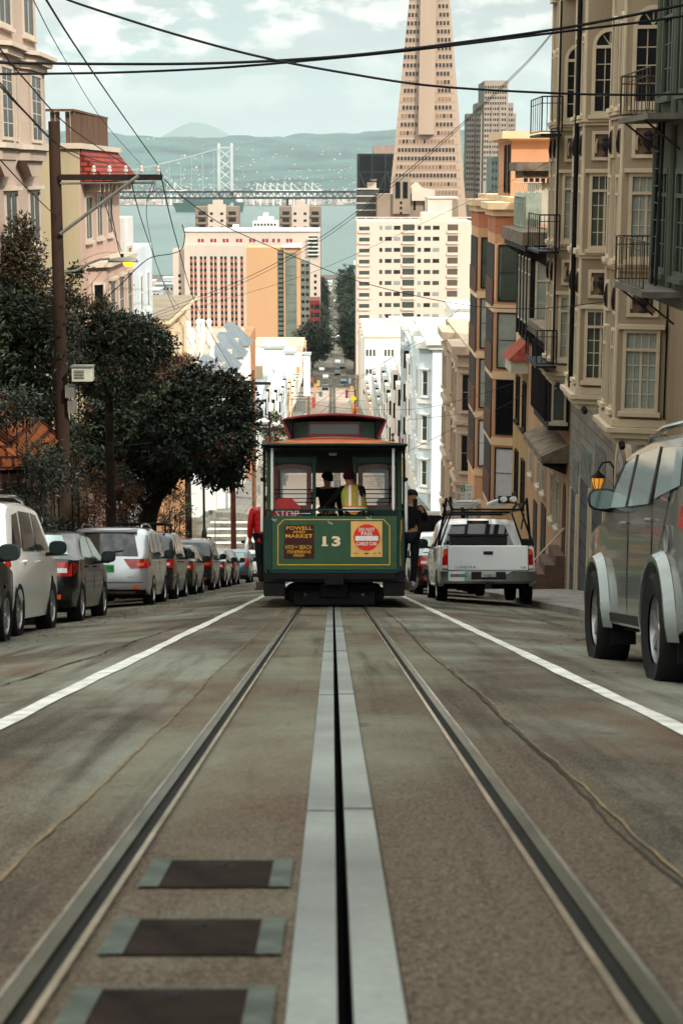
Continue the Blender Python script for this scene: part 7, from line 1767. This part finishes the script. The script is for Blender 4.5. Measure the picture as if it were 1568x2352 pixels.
# cars on the lower street (too small to show parts)
g = G(); g.prism([(-2.1, .3), (2.1, .3), (2.1, .85), (1.5, .95), (.9, 1.45), (-1.2, 1.45), (-1.9, .95), (-2.1, .85)], -.85, .85, 'x')
cm = {c: g.mesh('far_car', m) for c, m in (('white', WHITE), ('dark', BLK), ('silver', SILVER), ('blue', BLUE))}
desc = {'white': 'small white car far down the lower street', 'dark': 'small dark car far down the lower street', 'silver': 'small silver car far down the lower street', 'blue': 'small blue car far down the lower street'}
for c, X, Y in (('white', -2, 520), ('dark', 1.6, 540), ('silver', -3.4, 560), ('dark', 3.3, 575), ('white', 1.8, 600), ('silver', -1.8, 640), ('dark', -3.6, 670), ('white', 2.2, 760), ('white', -1.7, 830), ('blue', 1.8, 900), ('silver', -2.0, 1000), ('white', 1.9, 1090), ('dark', -1.9, 470), ('blue', 3.2, 500)):
    o = link('distant_car', cm[c]); o.location = (X, Y, gz(Y)); tag(o, desc[c], 'car', f'{c} cars on the lower street')
# ================================================================ trees and shrubs
def leafmat(name, c, c2, isl=.5): return mat(name, c, .5, var=.2, scale=1.1, island=isl, c2=c2, spec=.3)
LG = leafmat('leaf_dark_green', '29351f', '131a0f'); LR = leafmat('leaf_red_tips', '6b3f2a', '3c2a1a'); LO = leafmat('leaf_olive_brown', '453a22', '241f13'); LX_ = leafmat('leaf_cypress', '20291a', '10160d'); LRU = leafmat('leaf_rust', '7a4628', '452b1a'); LGR = leafmat('leaf_grey_green', '6b7352', '454c34')
BARK = mat('bark_dark', '2a221c', .95, var=.35, scale=3, bump=.5)
FAR = leafmat('leaf_far', '34402c', '1f271b', .3)
def cluster_pts(r, c, rad, n, shell=.55):
    out = []
    while len(out) < n:
        d = Vector((r.gauss(0, 1), r.gauss(0, 1), r.gauss(0, 1))).normalized(); q = shell + (1 - shell) * r.random() ** .6
        out.append((Vector(c) + Vector((d.x * rad[0] * q, d.y * rad[1] * q, d.z * rad[2] * q)), d))
    return out
def foliage(name, seed, lobes, ncl, per, leaf, m, parent, spread=.34, m2=None, top=None, drop=.3, aspect=.42):
    """leaf clusters through the crown's volume"""
    r = random.Random(seed); g = G(); mats = [m] + ([m2] if m2 else [])
    tot = sum(l[1][0] * l[1][2] for l in lobes)
    for c, rad in lobes:
        for p, d in cluster_pts(r, c, rad, max(4, int(ncl * rad[0] * rad[2] / tot))):
            g.cur = 0
            if m2 and (r.random() < (.65 if (top is not None and p.z > top) else .05)): g.cur = 1
            sp = spread * r.uniform(.6, 1.3)
            for _ in range(per):
                q = p + Vector((r.gauss(0, sp), r.gauss(0, sp), r.gauss(0, sp * .6)))
                a = (d * .6 + Vector((r.gauss(0, .7), r.gauss(0, .7), r.gauss(-drop, .6)))).normalized(); b = a.cross(Vector((r.gauss(0, 1), r.gauss(0, 1), r.gauss(0, 1)))).normalized()
                s = leaf * r.uniform(.6, 1.3); w = b * s * aspect * .5
                n = a.cross(b) * s * .12
                g.poly([q, q + a * s * .45 + w + n, q + a * s, q + a * s * .45 - w + n])
    return g.done(name, mats, parent, normals=False)
def limb(g, pts, r0, r1): 
    n = len(pts); g.tube(pts, [r0 + (r1 - r0) * i / (n - 1) for i in range(n)], 8)
# street tree
Y = 53; bx = at(335, 1200, Y); bz = gz(Y)
t = thing('street_tree', (bx.x, Y, bz), 'broad dark street tree with leaning trunk and reddish top leaves above the parked cars', 'tree')
g = G(); A = lambda u, v, dy=0: at(u, v, Y + dy)
base = Vector((bx.x, Y, bz)); fork = A(368, 1130)
limb(g, [base, A(340, 1190), A(352, 1155), fork, A(400, 1095)], .30, .20)
limb(g, [A(400, 1095), A(440, 1060), A(480, 1025, .5), A(520, 990, .6)], .17, .06); limb(g, [A(365, 1135), A(340, 1090), A(310, 1040, -.4), A(280, 980, -.6)], .17, .05); limb(g, [A(395, 1100), A(400, 1040, .8), A(400, 960, 1.2)], .14, .05); limb(g, [A(345, 1180), A(300, 1120, -.5), A(250, 1070, -.8)], .12, .05)
g.done('trunk', BARK, t, smooth=True)
L_ = []
def lobe(u, v, ru, rv, dy=0, dd=1.0, Y_=None):
    Y0 = (Y_ or Y) + dy; c = at(u, v, Y0); k = Y0 / 4000; return (tuple(c), (ru * k, ru * k * dd, rv * k))
lobes = [lobe(330, 930, 140, 95), lobe(470, 930, 110, 80, .4), lobe(420, 1000, 150, 80, -.5), lobe(260, 1000, 90, 80, -.4), lobe(300, 1080, 95, 70, .2), lobe(490, 1030, 85, 75, .3), lobe(400, 870, 110, 45, .6), lobe(545, 960, 35, 70, .2), lobe(515, 1085, 38, 38, 0), lobe(225, 1070, 40, 50, .3), lobe(340, 1000, 130, 90, .8)]
foliage('crown', 1, lobes, 1350, 38, .19, LG, t, .20, LR, at(400, 862, Y).z)
# dark hedge tree behind the pole
Y2 = 47; t = thing('cypress_tree', (at(250, 1000, Y2).x, Y2, gz(Y2)), 'feathery dark cypress behind the wooden utility pole', 'tree')
g = G(); limb(g, [Vector((at(250, 1000, Y2).x, Y2, gz(Y2))), at(250, 900, Y2), at(248, 760, Y2)], .16, .05); g.done('trunk', BARK, t, smooth=True)
foliage('crown', 2, [lobe(255, 775, 55, 60, Y_=Y2), lobe(300, 780, 75, 60, .3, Y_=Y2), lobe(200, 830, 50, 70, Y_=Y2), lobe(260, 860, 90, 60, Y_=Y2), lobe(340, 800, 50, 40, .3, Y_=Y2), lobe(178, 730, 22, 60, .1, Y_=Y2), lobe(172, 625, 12, 22, .1, Y_=Y2), lobe(238, 720, 22, 40, Y_=Y2)], 650, 36, .13, LX_, t, .13, LO, at(250, 715, Y2).z, drop=-.2)
# ivy tree at the left edge
Y3 = 41.6; t = thing('ivy_tree', (at(60, 1000, Y3).x, Y3, gz(Y3)), 'big leaved dark tree filling the left edge above the porch', 'tree')
g = G(); b0 = Vector((at(50, 1000, Y3).x, Y3, gz(Y3))); limb(g, [b0, at(45, 1050, Y3), at(50, 900, Y3), at(60, 740, Y3)], .2, .08); limb(g, [at(48, 950, Y3), at(20, 850, Y3)], .09, .04); g.done('trunk', BARK, t, smooth=True)
foliage('crown', 3, [lobe(55, 840, 95, 110, Y_=Y3), lobe(10, 900, 60, 140, .2, Y_=Y3), lobe(100, 760, 60, 80, Y_=Y3), lobe(60, 960, 45, 60, Y_=Y3), lobe(20, 740, 60, 80, Y_=Y3), lobe(15, 1060, 50, 110, .3, Y_=Y3), lobe(70, 930, 70, 50, -.3, Y_=Y3)], 620, 28, .17, LG, t, .15)
t = thing('brownish_tree', (at(50, 1000, 42.6).x - .1, 42.6, gz(42.6)), 'brownish feathery tree top against the cream apartment house', 'tree')
g = G(); limb(g, [Vector((at(50, 1000, 42.6).x - .1, 42.6, gz(42.6))), at(45, 800, 42.6), at(48, 560, 42.6)], .17, .04); g.done('trunk', BARK, t, smooth=True)
foliage('crown', 4, [lobe(42, 600, 46, 60, Y_=42.6), lobe(75, 665, 40, 55, Y_=42.6), lobe(15, 660, 60, 90, Y_=42.6), lobe(47, 530, 22, 35, Y_=42.6), lobe(100, 715, 32, 40, Y_=42.6), lobe(60, 730, 70, 50, Y_=42.6)], 330, 34, .12, LO, t, .13, LX_, None, drop=-.2)
# ivy and shrubs by the kerb
def shrub(label, u, v, ru, rv, Y0, m, seed, n=70, leaf=.11, m2=None, name='shrub'):
    c = at(u, v, Y0); t = thing(name, (c.x, Y0, gz(Y0)), label, 'shrub'); g = G()
    for k in range(4): limb(g, [Vector((c.x + (k - 1.5) * .1, Y0, gz(Y0))), Vector((c.x + (k - 1.5) * .22, Y0, c.z))], .03, .012)
    g.done('stems', BARK, t); k = Y0 / 4000
    foliage('leaves', seed, [(tuple(c), (ru * k, .5, rv * k)), ((c.x, Y0, (c.z + gz(Y0)) / 2), (ru * k * .9, .5, rv * k * .9))], n, 28, leaf, m, t, .14, m2, c.z + 0.2)
shrub('rust orange hedge behind the silver SUV', 265, 1130, 50, 75, 50, LRU, 11, 110, .10, LG); shrub('rust brown hedge beside the pole foot', 190, 1130, 35, 90, 44, LRU, 12, 80, .10, LO); shrub('dark ivy climbing the wall below the porch roof', 60, 1110, 70, 60, 37.2, LX_, 13, 120, .11, LG); shrub('grey green bush at the foot of the street tree', 395, 1165, 45, 48, 66, LGR, 14, 90, .12, LRU); shrub('dark green bush around the street tree trunk', 300, 1170, 40, 50, 54.5, LG, 15, 70, .12); shrub('small olive tree top showing beside the cable car roof', 630, 1000, 30, 48, 135, LGR, 16, 120, .3, LO)
shrub('dark ivy creeping up the wooden pole', 148, 760, 22, 120, 39.9, LX_, 17, 120, .11, LO)
# street trees of the lower street
r = random.Random(31)
def sttree(label, X, Y0, h, w, seed, m=FAR):
    z = gz(Y0); t = thing('street_tree', (X, Y0, z), label, 'tree', 'trees along the lower street'); g = G(); limb(g, [Vector((X, Y0, z)), Vector((X, Y0, z + h * .5))], .3, .15); g.done('trunk', BARK, t)
    foliage('crown', seed, [((X, Y0, z + h * .62), (w, w, h * .38)), ((X + w * .3, Y0, z + h * .45), (w * .8, w, h * .3))], 150, 34, 1.1, m, t, 1.0)
for X, Y0, h, w, lab in ((7.2, 560, 18, 5, 'biggest dark tree on the right of the lower street'), (7.4, 640, 18, 4.6, 'second dark tree on the right of the lower street'), (7.6, 740, 19, 5, 'third dark tree on the right of the lower street'), (7.6, 860, 25, 5.5, 'tall bare topped tree at the far right of the lower street'), (8, 1000, 26, 5, 'tall tree at the water end of the lower street, right'),
        (-6.5, 575, 15, 5, 'nearest dark tree on the left of the lower street'), (-6.3, 660, 14, 4.5, 'second dark tree on the left of the lower street'), (-6.6, 780, 15, 5, 'third dark tree on the left of the lower street'), (-7, 900, 15, 4, 'fourth dark tree on the left of the lower street'), (-7.5, 1040, 17, 5, 'dark tree near the waterfront on the left')): sttree(lab, X, Y0, h, w, int(Y0))
shrub('ivy hanging over the lower edge of the porch tile roof', 105, 1060, 45, 35, 35.6, LX_, 18, 60, .11, LG)
shrub('ivy hanging over the top of the porch tile roof', 25, 930, 60, 45, 36, LX_, 19, 90, .12, LG)
# ================================================================ camera, light, air
cd = bpy.data.cameras.new('camera'); cam = bpy.data.objects.new('camera', cd); COL.objects.link(cam)
cd.sensor_fit = 'HORIZONTAL'; cd.sensor_width = 36; cd.lens = 36 * F / 1568; cd.shift_x = 21 / 1568
cd.clip_start = 0.2; cd.clip_end = 60000
cam.rotation_euler = (math.pi / 2 - TH, 0, 0); cam.location = (0, 0, 0)
cd.dof.use_dof = True; cd.dof.focus_distance = 30; cd.dof.aperture_fstop = 9
sc.camera = cam
SUND = Vector((0.50, -0.62, 0.62)).normalized()
el = math.asin(SUND.z); az = math.atan2(SUND.x, SUND.y)
sd = bpy.data.lights.new('sun', 'SUN'); so = bpy.data.objects.new('sun', sd); COL.objects.link(so)
sd.energy = 2.5; sd.angle = math.radians(0.6); sd.color = (1.0, 0.93, 0.84)
so.rotation_euler = (-SUND).to_track_quat('-Z', 'Y').to_euler()
w = bpy.data.worlds.new('World'); sc.world = w; w.use_nodes = True
N = w.node_tree.nodes; L = w.node_tree.links; N.clear()
out = N.new('ShaderNodeOutputWorld'); bg = N.new('ShaderNodeBackground'); L.new(bg.outputs[0], out.inputs[0])
sky = N.new('ShaderNodeTexSky'); sky.sky_type = 'NISHITA'; sky.sun_disc = False; sky.sun_elevation = el; sky.sun_rotation = az; sky.air_density = 1.0; sky.dust_density = 1.5
bg.inputs['Strength'].default_value = 0.1
tc = N.new('ShaderNodeTexCoord')
def vmul(sx, sy, sz, loc=(0, 0, 0)):
    m = N.new('ShaderNodeMapping'); m.inputs['Scale'].default_value = (sx, sy, sz); m.inputs['Location'].default_value = loc
    L.new(tc.outputs['Generated'], m.inputs[0]); return m.outputs[0]
def nz(vec, det, rough, lo, hi):
    n = N.new('ShaderNodeTexNoise'); n.inputs['Scale'].default_value = 1; n.inputs['Detail'].default_value = det; n.inputs['Roughness'].default_value = rough
    L.new(vec, n.inputs['Vector'])
    r = N.new('ShaderNodeMapRange'); r.interpolation_type = 'SMOOTHSTEP'; r.inputs[1].default_value = lo; r.inputs[2].default_value = hi
    L.new(n.outputs['Fac'], r.inputs[0]); return r.outputs[0]
def mixc(f, a, b):
    m = N.new('ShaderNodeMix'); m.data_type = 'RGBA'
    if isinstance(f, float): m.inputs[0].default_value = f
    else: L.new(f, m.inputs[0])
    for k, s in ((6, a), (7, b)):
        if isinstance(s, tuple): m.inputs[k].default_value = (*s, 1)
        else: L.new(s, m.inputs[k])
    return m.outputs[2]
def mth(op, a, b):
    m = N.new('ShaderNodeMath'); m.operation = op
    for k, s in enumerate((a, b)):
        if isinstance(s, (int, float)): m.inputs[k].default_value = s
        else: L.new(s, m.inputs[k])
    return m.outputs[0]
KS = 4.9
stratus = nz(vmul(6, 6, 34, (3, 1, .4)), 5, .55, .40, .58)
thick = nz(vmul(9, 9, 40, (1.3, 4.1, 2)), 6, .6, .35, .7)
sepz = N.new('ShaderNodeSeparateXYZ'); L.new(tc.outputs['Generated'], sepz.inputs[0])
gap = mixc(0.93, sky.outputs[0], (0.60 * KS, 0.75 * KS, 0.73 * KS))
grey = mixc(thick, (0.62 * KS, 0.64 * KS, 0.65 * KS), (0.96 * KS, 0.92 * KS, 0.93 * KS))
base = mixc(mth('MULTIPLY', stratus, 0.9), gap, grey)
puff = nz(vmul(26, 26, 60, (0.7, 2.2, 5)), 6, .55, .47, .60)
band = N.new('ShaderNodeMapRange'); band.interpolation_type = 'SMOOTHSTEP'; band.inputs[1].default_value = 0.015; band.inputs[2].default_value = 0.045; L.new(sepz.outputs[2], band.inputs[0])
puffs = mixc(mth('MULTIPLY', puff, band.outputs[0]), base, (1.55 * KS, 1.46 * KS, 1.32 * KS))
dark = nz(vmul(3.2, 3.2, 16, (5, 2, 1.7)), 4, .5, .38, .62)
puffs = mixc(mth('MULTIPLY', dark, .75), puffs, (0.58 * KS, 0.66 * KS, 0.65 * KS))
hz = N.new('ShaderNodeMapRange'); hz.interpolation_type = 'SMOOTHSTEP'; hz.inputs[1].default_value = -0.01; hz.inputs[2].default_value = 0.05; L.new(sepz.outputs[2], hz.inputs[0])
fin = mixc(hz.outputs[0], (1.0 * KS, 1.0 * KS, 1.0 * KS), puffs)
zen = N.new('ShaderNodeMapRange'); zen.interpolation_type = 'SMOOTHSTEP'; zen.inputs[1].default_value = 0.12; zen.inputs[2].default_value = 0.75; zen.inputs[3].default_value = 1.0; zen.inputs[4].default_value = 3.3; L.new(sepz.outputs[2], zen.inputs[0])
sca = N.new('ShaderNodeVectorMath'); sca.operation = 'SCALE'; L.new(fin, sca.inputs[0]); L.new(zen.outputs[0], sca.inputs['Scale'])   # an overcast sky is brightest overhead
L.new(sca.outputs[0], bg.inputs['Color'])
HAZE = True
if HAZE:
    g = G(); g.box(-10000, 10000, -300, 32500, -93, 1500)
    m = bpy.data.materials.new('haze_air'); m.use_nodes = True; n = m.node_tree.nodes; n.clear()
    o2 = n.new('ShaderNodeOutputMaterial'); pv = n.new('ShaderNodeVolumePrincipled'); pv.inputs['Color'].default_value = (.66, .78, .78, 1); pv.inputs['Density'].default_value = 3.9e-5; pv.inputs['Anisotropy'].default_value = 0.2
    m.node_tree.links.new(pv.outputs[0], o2.inputs['Volume'])
    hzo = g.done('haze', m); hzo['kind'] = 'stuff'
sc.view_settings.view_transform = 'Standard'; sc.view_settings.look = 'None'; sc.view_settings.exposure = 0.98; sc.view_settings.gamma = 1
sc.cycles.use_denoising = True; sc.cycles.max_bounces = 6; sc.cycles.volume_bounces = 0; sc.cycles.transparent_max_bounces = 12; sc.cycles.caustics_reflective = False; sc.cycles.caustics_refractive = False
sc.cycles.sample_clamp_indirect = 4
